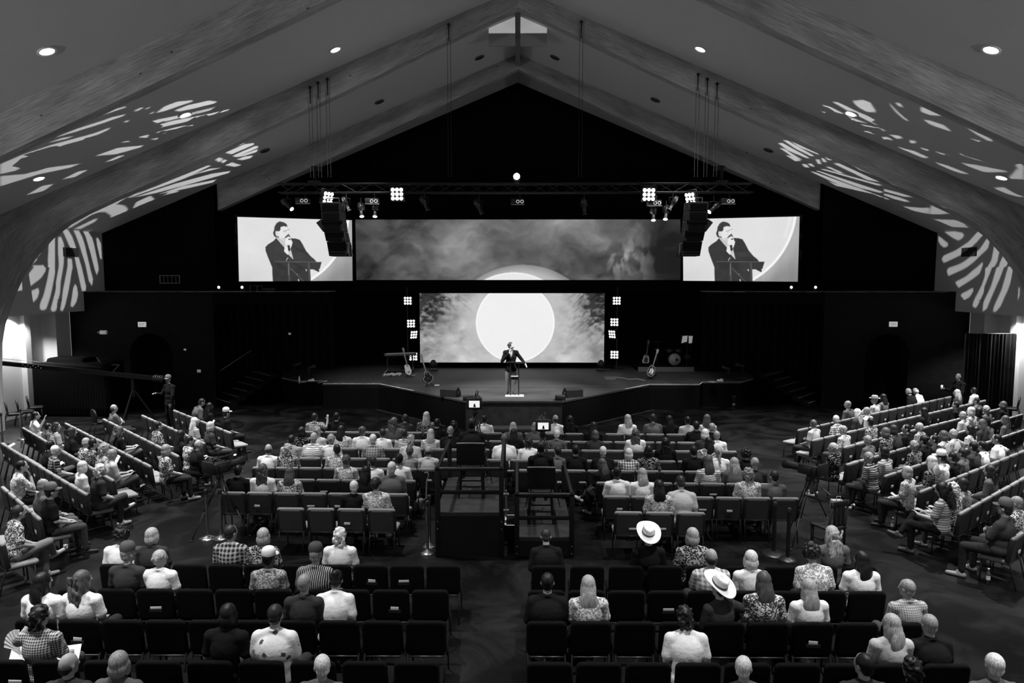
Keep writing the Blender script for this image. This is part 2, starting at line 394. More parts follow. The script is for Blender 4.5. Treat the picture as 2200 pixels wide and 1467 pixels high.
MB().box(-6.5, 26.35, .998, 6.5, 26.37, 1.003).build('deck_seam', mat('deck_joint', .012, .9), st)
def strip(pts, w, z, name, m, parent):
    for i in range(len(pts)-1):
        a, b = Vector(pts[i]), Vector(pts[i+1]); d = (b-a).normalized(); n = Vector((-d.y, d.x))*w
        MB().prism([(a.x, a.y), (b.x, b.y), (b.x+n.x, b.y+n.y), (a.x+n.x, a.y+n.y)], z, z+.006).build(name, m, parent)
strip([(-9.86, 28.85), (-8.95, 28.0), (-7.72, 28.0), (-7.95, 27.45)], .03, 1.0, 'edge_tape', M_TAPE, st)
strip([(-7.7, 27.3), (-5.5, 27.3)], .03, 1.0, 'edge_tape', M_TAPE, st)
strip([(-5.5, 27.3), (-3.85, 25.56)], .035, 1.0, 'edge_tape', M_TAPE, st)
strip([(4.05, 26.0), (5.2, 27.2)], .035, 1.0, 'edge_tape', M_TAPE, st)
strip([(5.2, 27.2), (7.15, 27.2)], .03, 1.0, 'edge_tape', M_TAPE, st)
strip([(7.2, 27.3), (7.45, 27.85), (9.0, 27.85), (9.75, 28.7)], .03, 1.0, 'edge_tape', M_TAPE, st)
# low rails along the thrust diagonals
for s, pts in ((-1, [(-5.2, 25.2), (-2.35, 22.3)]), (1, [(5.0, 25.2), (2.2, 22.4)])):
    a, b = Vector((*pts[0], .36)), Vector((*pts[1], .36)); mb = MB(); mb.cone(a, b, .018, n=8); mb.build('kick_rail', mat('rail_edge', .03, .5, spec=.3), st)
    for t in (.05, .5, .95):
        p = a.lerp(b, t); MB().cone((p.x, p.y, 0), p, .02, n=6).build('rail_post', M_BLKMET, st)
tag(MB().rbox(-1.55, 22.6, 0, 1.3, 23.1, .22, .02).build('stage_step', mat('step_dark', .03, .7)), 'low dark step box against the stage front', 'step')

# side stairs with taped nosings
def stairs(pairs, label, name='stage_stair'):
    r = thing(name, label, 'stairs'); N = len(pairs)
    P = [(gz(*a, .167*(k+1)), gz(*b, .167*(k+1))) for k, (a, b) in enumerate(pairs)]
    up = ((P[-1][0]-P[0][0])+(P[-1][1]-P[0][1]))/2; up.z = 0; up /= (N-1)
    for k, (a, b) in enumerate(P):
        z = a.z; q = [(a.x, a.y), (b.x, b.y), (b.x+up.x, b.y+up.y), (a.x+up.x, a.y+up.y)]
        MB().prism(q, z-.167, z).build('step', mat('stair_carpet', .012, .9), r)
        d = (b-a); L_ = d.length; d.normalize(); n = Vector((-d.y, d.x, 0)); n = n if n.dot(up) > 0 else -n
        m = 7 if k else 1
        for j in range(m):
            t0 = L_*j/m+(.0 if m == 1 else .02); t1 = L_*(j+1)/m-(.0 if m == 1 else .05)
            c0 = a+d*t0; c1 = a+d*t1
            MB().prism([(c0.x, c0.y), (c1.x, c1.y), (c1.x+n.x*.025, c1.y+n.y*.025), (c0.x+n.x*.025, c0.y+n.y*.025)], z, z+.004).build('nosing_tape', M_TAPE, r)
    return r, P
stL, PL = stairs([((459, 855), (493, 865)), ((474, 842), (512, 853)), ((496, 832), (530, 841)), ((509, 820), (547, 829)), ((526, 809), (564, 818)), ((541, 798), (580, 807))], 'dark stairs with taped nosings rising to the stage beside the brick wall')
stR, PR = stairs([((1737, 866), (1753, 861)), ((1717, 855), (1752, 843)), ((1698, 842), (1735, 831)), ((1680, 830), (1718, 819)), ((1663, 818), (1700, 809)), ((1646, 807), (1684, 797))], 'dark stairs with taped nosings rising to the stage in front of the black drape')
for r, P, e in ((stL, PL, 0),):
    a = P[1][0]+Vector((0, 0, .9)); b = P[5][0]+Vector((0, 0, .95))
    h = MB(); h.tube([a, b], .02, 8); h.build('handrail', mat('handrail_steel', .22, .35, spec=.5), r)
    for p in (P[1][0], P[5][0]): MB().cone(p, p+Vector((0, 0, .92)), .018, n=8).build('handrail_post', M_BLKMET, r)
# ================================================================== screens
def fbm(x, y, seed, octs=5, gain=.55):
    rs = np.random.RandomState(seed); out = np.zeros_like(x); amp = 1.0; tot = 0
    for o in range(octs):
        T = rs.rand(64, 64); xx, yy = x*(2**o)+o*7.3, y*(2**o)+o*3.1
        xi, yi = np.floor(xx).astype(int), np.floor(yy).astype(int); fx, fy = xx-xi, yy-yi
        fx, fy = fx*fx*(3-2*fx), fy*fy*(3-2*fy)
        g = lambda a, b: T[(yi+b) % 64, (xi+a) % 64]
        out += amp*((g(0, 0)*(1-fx)+g(1, 0)*fx)*(1-fy)+(g(0, 1)*(1-fx)+g(1, 1)*fx)*fy); tot += amp; amp *= gain
    return out/tot
def in_poly(P, x, y):
    r = np.zeros(x.shape, bool); n = len(P)
    for i in range(n):
        (xa, ya), (xb, yb) = P[i], P[(i+1) % n]
        if ya == yb: continue
        c = ((ya > y) != (yb > y)) & (x < (xb-xa)*(y-ya)/(yb-ya)+xa); r ^= c
    return r
def aa(fn, nu, nv, W_, H_, ss=3):
    # sample a picture function on a grid of nu x nv vertices with supersampling
    acc = 0
    for a in range(ss):
        for b in range(ss):
            u = (np.arange(nu)+(a+.5)/ss-.5)/(nu-1); v = (np.arange(nv)+(b+.5)/ss-.5)/(nv-1)
            U, V = np.meshgrid(u, v); acc = acc+fn(U*W_, V*H_)
    return np.clip(acc/(ss*ss), 0, 1)
def smooth(a, b, x):
    t = np.clip((x-a)/(b-a), 0, 1); return t*t*(3-2*t)
def picture_mesh(name, TL, TR, BR, BL, img):
    nv, nu = img.shape; TL, TR, BR, BL = [np.array(p) for p in (TL, TR, BR, BL)]
    u = np.linspace(0, 1, nu)[None, :, None]; v = np.linspace(0, 1, nv)[:, None, None]
    P = (TL*(1-u)+TR*u)*(1-v)+(BL*(1-u)+BR*u)*v
    me = bpy.data.meshes.new(name); idx = np.arange(nu*nv).reshape(nv, nu)
    q = np.stack([idx[1:, :-1], idx[1:, 1:], idx[:-1, 1:], idx[:-1, :-1]], -1).reshape(-1, 4)
    me.vertices.add(nu*nv); me.vertices.foreach_set('co', P.reshape(-1)); n = len(q)
    me.loops.add(n*4); me.loops.foreach_set('vertex_index', q.reshape(-1).astype(np.int32))
    me.polygons.add(n); me.polygons.foreach_set('loop_start', np.arange(0, n*4, 4, dtype=np.int32))
    at = me.color_attributes.new('picture', 'FLOAT_COLOR', 'POINT')
    c = np.ones((nu*nv, 4), np.float32); c[:, :3] = img.reshape(-1, 1); at.data.foreach_set('color', c.reshape(-1))
    me.update(calc_edges=True); return me
def screen_material(name, strength, samp):
    m = bpy.data.materials.new(name); nt, b = nodes_of(m); N, L = nt.nodes, nt.links
    a = N.new('ShaderNodeVertexColor'); a.layer_name = 'picture'; L.new(a.outputs['Color'], b.inputs['Emission Color'])
    b.inputs['Emission Strength'].default_value = strength; b.inputs['Base Color'].default_value = (.01, .01, .01, 1); b.inputs['Roughness'].default_value = .4
    m.cycles.emission_sampling = samp; return m
M_SCREEN = screen_material('lit_screen', 1.0, 'NONE'); M_LEDWALL = screen_material('lit_led_wall', 1.0, 'FRONT')
# --- the relay picture: speaker at the lectern in front of the big disc (drawn on a 2200 x 1467 sheet)
def relay(X, Y):
    n = fbm(X/300, Y/300, 5, 4)
    img = .74+.07*(n-.5)-.10*smooth(700, 1250, Y)*smooth(900, 0, X)
    cx, cy, R = 640., 20., 1390.   # edge of the disc
    d = np.hypot(X-cx, (Y-cy))-R
    out = .42-.16*smooth(0, 260, d)*smooth(400, 1250, Y)+.08*(fbm(X/90, Y/400, 9, 3)-.5)
    img = np.where(d > 0, out, img); img = np.where(np.abs(d) < 22, .90, img); img = np.where((d < -60) & (d > -110) & (Y < 500), img+.05, img)
    def fill(P, val, tex=0., seed=1, sc=40):
        nonlocal img
        k = in_poly(P, X, Y); v = val+(tex*(fbm(X/sc, Y/sc, seed, 3)-.5) if tex else 0); img = np.where(k, v, img)
    def line(a, b, w, val):
        ax, ay = a; bx, by = b; L2 = (bx-ax)**2+(by-ay)**2; t = np.clip(((X-ax)*(bx-ax)+(Y-ay)*(by-ay))/L2, 0, 1)
        nonlocal img; img = np.where(np.hypot(X-ax-t*(bx-ax), Y-ay-t*(by-ay)) < w/2, val, img)
    def oval(c, rx, ry, val):
        nonlocal img; img = np.where(((X-c[0])/rx)**2+((Y-c[1])/ry)**2 < 1, val, img)
    fill([(745, 500), (850, 470), (960, 540), (1020, 575), (1010, 760), (1030, 872), (900, 760), (850, 640)], .62, .55, 4, 14)
    fill([(740, 495), (700, 545), (600, 610), (552, 660), (553, 720), (590, 830), (640, 960), (662, 1020), (660, 1100), (668, 1262), (1335, 1262), (1325, 1045), (1400, 1050), (1480, 1098), (1495, 1000), (1445, 915), (1400, 860), (1360, 830), (1320, 790), (1300, 765), (1260, 720), (1200, 600), (1150, 522), (1080, 502), (990, 497), (1022, 572), (1000, 640), (985, 690), (1010, 780), (1030, 870), (960, 800), (920, 700), (870, 650), (800, 570)], .034, .014, 2, 60)
    fill([(755, 500), (790, 470), (960, 520), (960, 560), (900, 640), (860, 620)], .55)
    fill([(800, 300), (860, 285), (945, 300), (955, 345), (968, 395), (985, 440), (992, 490), (960, 530), (920, 552), (870, 548), (820, 522), (785, 470), (735, 460), (735, 385), (795, 380), (815, 350)], .78)
    fill([(820, 500), (870, 548), (920, 552), (900, 520), (850, 490)], .60)
    fill([(688, 415), (706, 470), (745, 492), (782, 488), (790, 468), (748, 455), (730, 400), (732, 382), (800, 380), (822, 345), (815, 312), (870, 290), (943, 300), (925, 250), (880, 222), (810, 206), (755, 235), (715, 300), (705, 370), (696, 385)], .045, .06, 6, 22)
    oval((765, 425), 33, 46, .74); line((750, 400), (765, 455), 8, .5)
    line((865, 382), (925, 362), 12, .30); line((940, 352), (968, 346), 11, .28); line((885, 398), (920, 385), 7, .45); line((950, 395), (958, 425), 9, .6); line((905, 415), (880, 450), 7, .62)
    fill([(878, 503), (898, 472), (925, 445), (950, 424), (974, 436), (985, 470), (993, 497), (962, 468), (930, 480), (905, 500)], .11, .08, 8, 12)
    fill([(895, 520), (950, 500), (985, 490), (985, 540), (930, 545)], .82)
    fill([(890, 545), (950, 527), (1000, 560), (1022, 574), (1003, 640), (985, 668), (930, 622), (895, 612)], .82); line((930, 560), (990, 590), 6, .66); line((915, 585), (985, 620), 6, .66)
    fill([(872, 728), (888, 640), (930, 640), (945, 700), (948, 790), (930, 786)], .80)
    fill([(930, 622), (972, 618), (984, 700), (972, 730), (945, 722)], .02, .03, 3, 10); oval((970, 518), 22, 12, .03)
    for c in ((932, 848), (922, 866), (912, 884)): oval(c, 8, 7, .7)
    fill([(705, 916), (1532, 918), (1482, 1098), (1380, 1048), (760, 1040)], .028)
    line((705, 912), (1530, 917), 9, .13); line((948, 945), (955, 1262), 26, .08); line((943, 950), (945, 1150), 9, .22); line((1302, 945), (1308, 1262), 30, .07)
    line((980, 1030), (1210, 1262), 14, .10); oval((1093, 1135), 14, 12, .16)
    fill([(1480, 1045), (1540, 1022), (1552, 1050), (1525, 1076), (1490, 1070)], .74); fill([(1240, 1043), (1262, 1050), (1264, 1090)], .8); fill([(1108, 1222), (1122, 1222), (1128, 1262), (1112, 1262)], .75)
    return img
RELAY = aa(lambda a, b: relay(a+95, b+152), 262, 146, 2000., 1103., 3)
def led_wall(X, Y):       # X: 0..1178, Y: 0..441 (3 units per centimetre-ish), disc at (610, 188) R 247
    wx = X+40*(fbm(X/70, Y/70, 11, 3)-.5); wy = Y+40*(fbm(X/70, Y/70, 12, 3)-.5)
    n = fbm(wx/95, wy/70, 21, 5); n2 = fbm(wx/38, wy/22, 22, 4, .65)
    img = .50+.50*(n-.5)+.22*(n2-.5)
    side = smooth(330, 0, X)+smooth(930, 1178, X)
    topw = smooth(330, 60, Y)
    dark = np.clip(side*(.45+.85*topw)*(.45+2.6*(n2-.30)), 0, 1)
    img = img*(1-.93*dark)
    lblob = smooth(.50, .62, fbm(wx/60, wy/60, 33, 3))*smooth(150, 40, X)*smooth(260, 60, Y); img = img*(1-.9*lblob)
    strokes = smooth(.58, .66, fbm((X+Y)/16, (X-Y)/60, 41, 2))*smooth(880, 1130, X)*smooth(400, 100, Y); img = img*(1-.7*strokes)
    strk2 = smooth(.58, .66, fbm((X-Y)/14, (X+Y)/55, 43, 2))*smooth(420, 150, X)*smooth(250, 0, Y); img = img*(1-.5*strk2)
    pleat = .03*np.sin(X*2*math.pi/13)
    img = img+np.where(np.abs(X-610) < 400, pleat*.8, 0)
    d = np.hypot(X-610, Y-188)-247
    halo = smooth(130, 0, d); img = img*(1-halo*.6)+.52*halo*.6
    img = np.where(d < 0, .86+.02*np.sin(X*2*math.pi/13)+.03*(n-.5), img)
    img = np.where((np.abs(d) < 4), .97, img)
    return img
def header_wall(X, Y):    # X: 0..2065, Y: 0..390
    wx = X+120*(fbm(X/170, Y/170, 51, 3)-.5); wy = Y+120*(fbm(X/170, Y/170, 52, 3)-.5)
    n = fbm(wx/330, wy/230, 61, 6, .6); n2 = fbm(wx/120, wy/60, 62, 4)
    img = .030+.36*np.clip(n-.40, 0, 1)+.06*(n2-.5)
    img += .26*np.exp(-((X-1560)/230)**2-((Y-60)/150)**2)*(.25+1.3*np.clip(n-.25, 0, 1))+.10*np.exp(-((X-560)/260)**2-((Y-210)/200)**2)*n*1.6+.07*np.exp(-((X-980)/400)**2)
    img += .22*smooth(.48, .70, fbm(wx/60, wy/130, 71, 4))*np.exp(-((X-1740)/160)**2-((Y-260)/130)**2)
    img *= 1-.8*smooth(1720, 1960, X); img *= 1-.45*smooth(420, 0, X)
    img *= .75+.5*n2
    h = np.hypot(X-1062, Y-800)-508
    img = np.where(h < 0, img*.3+.24+.20*smooth(0, -60, h)+.06*(n2-.5), img)
    d = np.hypot(X-1005, Y-727)-382
    img = np.where(d < 0, .80, img); img = np.where(np.abs(d) < 4, .92, img)
    return np.clip(img, .012, 1)
LEDIMG = aa(led_wall, 300, 113, 1178., 441., 2); HEADIMG = aa(header_wall, 420, 80, 2065., 390., 2)
# lower LED wall on stage, upper header screen, two angled relay screens
LY = 32.33
def screen(name, label, TL, TR, BR, BL, img, frame=.12, m=None, foot=None):
    t = thing(name, label, 'screen')
    TL, TR, BR, BL = [Vector(p) for p in (TL, TR, BR, BL)]
    link('display', picture_mesh('display', TL, TR, BR, BL, img), m or M_SCREEN, t)
    nrm = (TR-TL).cross(BL-TL).normalized(); nrm = nrm if nrm.y < 0 else -nrm      # towards the hall
    mid = (TL+TR+BR+BL)/4; bk = MB()
    o = [p+(p-mid).normalized()*frame for p in (TL, TR, BR, BL)]
    a = [p-nrm*.012 for p in o]; b = [p-nrm*.12 for p in o]
    bk.add(a+b, [(0, 1, 2, 3), (7, 6, 5, 4), (0, 4, 5, 1), (1, 5, 6, 2), (2, 6, 7, 3), (3, 7, 4, 0)]); bk.build('cabinet', M_BLACK, t)
    if foot is not None:
        for k in (.12, .88):
            p = BL.lerp(BR, k)-nrm*.066; MB().box(p.x-.04, p.y-.04, foot, p.x+.04, p.y+.04, p.z-.05).build('support_post', M_BLACK, t)
    return t
screen('stage_screen', 'large stage LED wall with a white disc on painted clouds', (-4.54, LY, 4.47), (4.02, LY, 4.47), (4.02, LY, 1.25), (-4.54, LY, 1.25), LEDIMG, m=M_LEDWALL, foot=1.0)
MB_ = MB()
screen('header_screen', 'wide header screen of dark painted clouds above the stage', (-7.4, LY-.2, 7.82), (7.44, LY-.2, 7.82), (7.44, LY-.2, 5.08), (-7.4, LY-.2, 5.08), HEADIMG)
so, si = 27.95, 29.6
screen('relay_screen', 'angled relay screen left of the header, showing the speaker at the lectern', gy(510, 466, so), gy(756, 473, si), gy(757.5, 603, si), gy(513.5, 604.5, so), RELAY, foot=4.63)
screen('relay_screen', 'angled relay screen right of the header, showing the speaker at the lectern', gy(1467, 471, si), gy(1718, 465, so), gy(1714, 605, so), gy(1468, 603, si), RELAY, foot=4.63)
struct('wall_proscenium_header', MB().box(-7.6, LY-.15, 4.5, 7.6, LY-.05, 5.05), M_BLACK)

# ================================================================== house lights
M_LAMP = mat('downlight_lens', .8, .4, emit=14.0)
roof_n = lambda s: Vector((-s*RSL, 0, -1)).normalized()
def downlight(p, s, label, on=True):
    t = thing('ceiling_downlight', label, 'downlight', p, group='recessed ceiling downlights')
    n = roof_n(s); q = Vector((0, 0, -1)).rotation_difference(n).to_matrix().to_4x4()
    MB().lathe([(.145, .0), (.19, -.006), (.20, -.03), (.19, -.036), (.15, -.03)], n=28, M=q, caps=False).build('trim_ring', M_WHITE if on else mat('dim_trim', .10, .7), t)
    MB().lathe([(.15, -.012), (.15, -.011)], n=28, M=q).build('lens', M_LAMP if on else mat('unlit_lens', .05, .4), t)
    if on:
        spot('downlight_beam', Vector(p)+Vector((0, 0, -.12)), Vector(p)+Vector((0, 0, -5)), HOUSE_W, 74, .8, .14)
    return t
for px, py, lab in ((100, 109, 'big bright round ceiling downlight in the upper left corner bay'), (2130, 106, 'big bright round ceiling downlight in the upper right corner bay'),
                    (720, 106, 'round downlight on the left roof slope, nearest the ridge'), (1505, 105, 'round downlight on the right roof slope, nearest the ridge'),
                    (398, 246, 'round downlight among projected stripes on the left roof slope'), (1828, 244, 'round downlight among projected stripes on the right roof slope'),
                    (83, 383, 'round downlight low on the left roof slope by the haunch'), (2152, 381, 'round downlight low on the right roof slope by the haunch')):
    p = groof(px, py); downlight(p, -1 if px < 1112 else 1, lab)
for px, py, lab in ((1030, 123, 'unlit dark downlight left of the ridge above the stage'), (1192, 123, 'unlit dark downlight right of the ridge above the stage'),
                    (815, 218, 'unlit dark downlight halfway down the far left slope'), (1408, 214, 'unlit dark downlight halfway down the far right slope'),
                    (569, 323, 'unlit dark downlight low on the far left slope'), (1651, 322, 'unlit dark downlight low on the far right slope')):
    downlight(groof(px, py), -1 if px < 1112 else 1, lab, False)
# the same rows of downlights carry on over the seating behind the view point
for yb in (6.6, 13.4):
    for xb in (4.6, 9.2, 13.8):
        for s in (-1, 1):
            if yb == 13.4 and xb == 9.2: continue
            spot('downlight_beam', (s*xb, yb, RIDGE-RSL*xb-.15), (s*xb, yb, 0), HOUSE_W*.8, 74, .8, .14)
# unseen fill spots added near the side walls to brighten the roof
for s in (-1, 1):
    for yb in (-2.0, 9.0):
        spot('ceiling_fill', (s*16.6, yb, 5.2), (s*5.0, yb+5, 12.5), UP_W, 130, .9, .2)
# wall washers inside the soffit recesses of the side aisles
for s, yy in ((-1, 25.05), (1, 25.15)):
    t = thing('soffit_light', 'recessed light in the soffit over the %s aisle' % ('left' if s < 0 else 'right'), 'light', (s*18.05, yy, 3.85))
    MB().lathe([(.12, -.008), (.12, -.01)], n=20).build('lens', M_LAMP, t); MB().lathe([(.12, 0), (.15, -.012), (.15, 0)], n=20, caps=False).build('ring', M_WHITE, t)
    spot('soffit_beam', (s*18.12, yy, 3.8), (s*18.4, yy, 0), 750, 130, .5, .1)
# stage wash from the truss, plus two side spots added to brighten the guitars
for s in (-1, 1): spot('added_side_fill', (s*4.8, 22.5, 8.0), (s*5.4, 28.2, 1.4), STAGE_W*.55, 40, .9, .12)
for x, tx in ((-4.2, -1.2), (4.3, 1.0), (0, 0)):
    spot('stage_wash', (x, 22.4, 8.0), (tx, 25.2, 1.6), STAGE_W*(1 if x else .6), 38, .8, .12)
# ================================================================== seating
ORD = ['first', 'second', 'third', 'fourth', 'fifth', 'sixth', 'seventh', 'eighth', 'ninth', 'tenth', 'eleventh', 'twelfth', 'thirteenth', 'fourteenth', 'fifteenth', 'sixteenth', 'seventeenth', 'eighteenth', 'nineteenth', 'twentieth', 'twenty-first', 'twenty-second', 'twenty-third']
def pad_mesh(w, h, t, rc, re, bulge=0.0):
    # padded cushion lying in the x-z plane: rounded outline, rounded edge
    mb = MB(); n = 5
    def outline(ins):
        out = []; x1, z1 = w/2-ins, h/2-ins; r = max(rc-ins, .004)
        for cx, cz, a0 in ((x1-r, z1-r, 0), (-x1+r, z1-r, 90), (-x1+r, -z1+r, 180), (x1-r, -z1+r, 270)):
            for k in range(n):
                a = math.radians(a0+90*k/(n-1)); out.append((cx+r*math.cos(a), cz+r*math.sin(a)))
        return out
    rings = []
    for ins, y in ((re*2.2, -t/2-bulge), (re, -t/2), (re*.3, -t/2+re*.3), (0, -t/2+re), (0, t/2-re), (re*.3, t/2-re*.3), (re, t/2), (re*2.2, t/2+bulge)):
        rings.append([(x, y, z) for x, z in outline(ins)])
    m = len(rings[0]); vs = [p for r in rings for p in r]; fs = []
    for i in range(len(rings)-1):
        for j in range(m): fs.append((i*m+j, (i+1)*m+j, (i+1)*m+(j+1) % m, i*m+(j+1) % m))
    fs += [tuple(range(m)), tuple((len(rings)-1)*m+j for j in range(m-1, -1, -1))]
    mb.add(vs, fs, True); return mb
def fabric(name, g):
    m = mat(name, g, .95, spec=.1, var=.25, scale=90, bump=.25); return m
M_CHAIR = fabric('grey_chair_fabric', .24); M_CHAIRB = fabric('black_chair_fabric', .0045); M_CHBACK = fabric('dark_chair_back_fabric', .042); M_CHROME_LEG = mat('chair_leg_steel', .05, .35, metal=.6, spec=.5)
PITCH_C = .55
def chair_meshes(w, rc):
    T = Matrix.Translation((0, .055, .655)) @ rotm(rx=.13); b = pad_mesh(w, .45, .06, rc, .02)
    b2 = MB().add(b.v, b.f, True, T); back = b2.mesh('backrest')
    T = Matrix.Translation((0, .29, .435)) @ rotm(rx=math.pi/2-.04); q = pad_mesh(w+.01, .46, .08, .06, .03); seat = MB().add(q.v, q.f, True, T).mesh('seat')
    legs = []
    for sx in (-1, 1):
        x = sx*(w/2-.02)
        legs.append(MB().tube([(x, .47, 0), (x, .45, .40)], .013, 6).mesh('leg'))
        legs.append(MB().tube([(x, -.06, 0), (x, .04, .40), (x, .085, .46), (x, .045, .74)], .013, 6).mesh('leg'))
    rail = MB().tube([(-(w/2-.02), .46, .40), (-(w/2-.02), .06, .40), (w/2-.02, .06, .40), (w/2-.02, .46, .40)], .012, 6).mesh('seat_frame')
    trims = []
    for sx in (-1, 1):
        q = MB().rbox(sx*(w/2-.03)-.042, -.036, -.22, sx*(w/2-.03)+.042, .036, .195, .012)
        T = Matrix.Translation((0, .055, .655)) @ rotm(rx=.13); trims.append(MB().add(q.v, q.f, True, T).mesh('side_trim'))
    q = pad_mesh(w-.06, .39, .02, .03, .008); panel = MB().add(q.v, q.f, True, Matrix.Translation((0, .055, .655)) @ rotm(rx=.13) @ Matrix.Translation((0, -.027, -.02))).mesh('back_panel')
    return back, seat, legs, rail, trims, panel
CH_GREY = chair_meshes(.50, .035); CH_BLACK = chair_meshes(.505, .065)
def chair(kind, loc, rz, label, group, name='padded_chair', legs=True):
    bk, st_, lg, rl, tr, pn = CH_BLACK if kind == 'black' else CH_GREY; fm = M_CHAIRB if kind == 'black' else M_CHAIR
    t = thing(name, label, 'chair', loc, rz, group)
    link('backrest', bk, fm, t); link('seat', st_, fm, t)
    if kind != 'black':
        link('back_panel', pn, M_CHBACK, t)
        for q in tr: link('side_trim', q, M_BLKPLA, t)
    if legs:
        for l in lg: link('leg', l, M_CHROME_LEG, t)
        link('seat_frame', rl, M_CHROME_LEG, t)
    return t
# ---- rows: block -> list of (A, B): floor points below the chair tops at the two ends, from left to right as seen from the hall's rear
ROWS = {'C': [], 'BL': [], 'BR': [], 'L': [], 'R': []}
PHR = {'C': 'middle front seats', 'BL': 'rear left seats', 'BR': 'rear right seats', 'L': 'left wing seats', 'R': 'right wing seats'}
TOP = .87
def fl2(px, py): v = gz(px, py, TOP); return Vector((v.x, v.y))
cy_ = [19.13, 18.18, 17.25, 16.27, 15.4, 14.48, 13.54, 12.61]       # row distance on the left half
cx0 = [653, 651, 628, 588, 537, 512, 464, 587]; cx1 = [1512, 1538, 1579, 1603, 1622, 1664, 1711, 1516]
def row_y(k, x): return cy_[k]-.026*(x+5.0)
C_SPANS = []
for k in range(8):
    xa = (cx0[k]-1112)/FPX*cy_[k]*1.02; xb = (cx1[k]-1112)/FPX*cy_[k]*1.015
    C_SPANS.append((xa, xb))
# gaps where the camera platforms stand (x range per row)
C_GAPS = {4: [(-1.74, -.1)], 5: [(-2.35, 1.72)], 6: [(-2.25, 1.62)], 7: [(-2.3, 1.75)], 3: []}
n_chairs = 0
CHAIRS = {}
def put_row(block, r, pts, kind, group, skip=lambda x, y: False):
    # pts: list of (x, y, rz) left to right
    L_ = [p for p in pts if not skip(p[0], p[1])]
    for i, (x, y, rz) in enumerate(L_):
        lab = '%s padded chair, %s from left in %s row of %s' % ('black' if kind == 'black' else 'grey', ORD[i], ORD[r], PHR[block])
        c = chair(kind, (x, y, 0), rz, lab, group); CHAIRS[(block, r, i)] = c
for k in range(8):
    xa, xb = C_SPANS[k]; n = max(1, round((xb-xa)/PITCH_C)); pts = []
    for i in range(n):
        x = xa+(xb-xa)*(i+.5)/n
        if any(a < x < b for a, b in C_GAPS.get(k, [])): continue
        pts.append((x, row_y(k, x), -.026))
    put_row('C', k, pts, 'grey', 'grey chairs of the middle front block')
by_ = [9.99, 9.16, 8.29, 7.36, 6.45]
bl = [(205, 991), (114, 966), (20, 961), (-60, 950), None]; br = [(1137, 1887), (1131, 1906), (1127, 1985), (1127, 2088), None]
B5 = {'BL': [135, 242, 684], 'BR': [1606, 1864, 1975, 2148]}
for blk, sp in (('BL', bl), ('BR', br)):
    for k in range(5):
        pts = []
        if sp[k]:
            xa, xb = [gz(p, 733.5+0*k, 0) for p in (0, 0)] if False else [ (lambda p: (gz(p, {0: 1217, 1: 1271, 2: 1338, 3: 1427}[k], TOP)).x)(p) for p in sp[k]]
            n = round((xb-xa)/.555)
            for i in range(n): pts.append((xa+(xb-xa)*(i+.5)/n, by_[k], 0))
        else:
            for p in B5[blk]: pts.append((gz(p, 1470, 1.2).x, by_[k], 0))
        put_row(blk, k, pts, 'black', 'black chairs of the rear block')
LW = [((370, 880), (495, 930)), ((302, 891), (438, 952)), ((219, 899), (382, 980)), ((137, 908), (322, 1002)), ((46, 918), (241, 1032)), ((0, 951), (183, 1062)), ((0, 1044), (83, 1116)), ((-70, 1115), (5, 1172))]
RW = [((1715, 924), (2046, 851)), ((1746, 946), (2120, 859)), ((1814, 961), (2158, 875)), ((1820, 998), (2200, 889)), ((1902, 1023), (2205, 922)), ((1978, 1057), (2210, 965)), ((2065, 1104), (2210, 1022)), ((2177, 1159), (2230, 1125))]
ROWGEO = {}
def wing(block, lst):
    for r, (a, b) in enumerate(lst):
        A, B = fl2(*a), fl2(*b); d = B-A; n = max(1, round(d.length/.57)); d_ = d.normalized()
        ang = math.atan2(d_.y, d_.x)         # chairs look along the left normal of the row direction
        ROWGEO[(block, r)] = (A, B, ang)
        pts = [(A.x+d.x*(i+.5)/n, A.y+d.y*(i+.5)/n, ang) for i in range(n)]
        put_row(block, r, pts, 'grey', 'grey chairs of the %s wing' % ('left' if block == 'L' else 'right'), skip=lambda x, y: abs(x) > 17.0 or abs((x/(y+.001))) > .86)
wing('L', LW); wing('R', RW)
print('chairs', len(CHAIRS))
# ================================================================== people: template bodies
TS = bpy.data.scenes.new('template_workshop')
def remeshed(mb, voxel, it=3, target=None, name='body'):
    me = mb.mesh('tmp_'+name); o = bpy.data.objects.new('tmp', me); TS.collection.objects.link(o)
    m = o.modifiers.new('r', 'REMESH'); m.mode = 'VOXEL'; m.voxel_size = voxel; m.use_smooth_shade = True
    if it: s_ = o.modifiers.new('s', 'SMOOTH'); s_.factor = .5; s_.iterations = it
    vl = TS.view_layers[0]; vl.update(); dg = vl.depsgraph
    if target:
        n = len(o.evaluated_get(dg).data.polygons)*2
        if n > target:
            d_ = o.modifiers.new('d', 'DECIMATE'); d_.ratio = target/n; vl.update(); dg = vl.depsgraph
    me2 = bpy.data.meshes.new_from_object(o.evaluated_get(dg)); me2.name = name
    bpy.data.objects.remove(o); bpy.data.meshes.remove(me)
    me2.polygons.foreach_set('use_smooth', [True]*len(me2.polygons)); me2.materials.clear(); return me2
def V(*a): return Vector(a)
def mirror(v, s): return Vector((v.x*s, v.y, v.z))
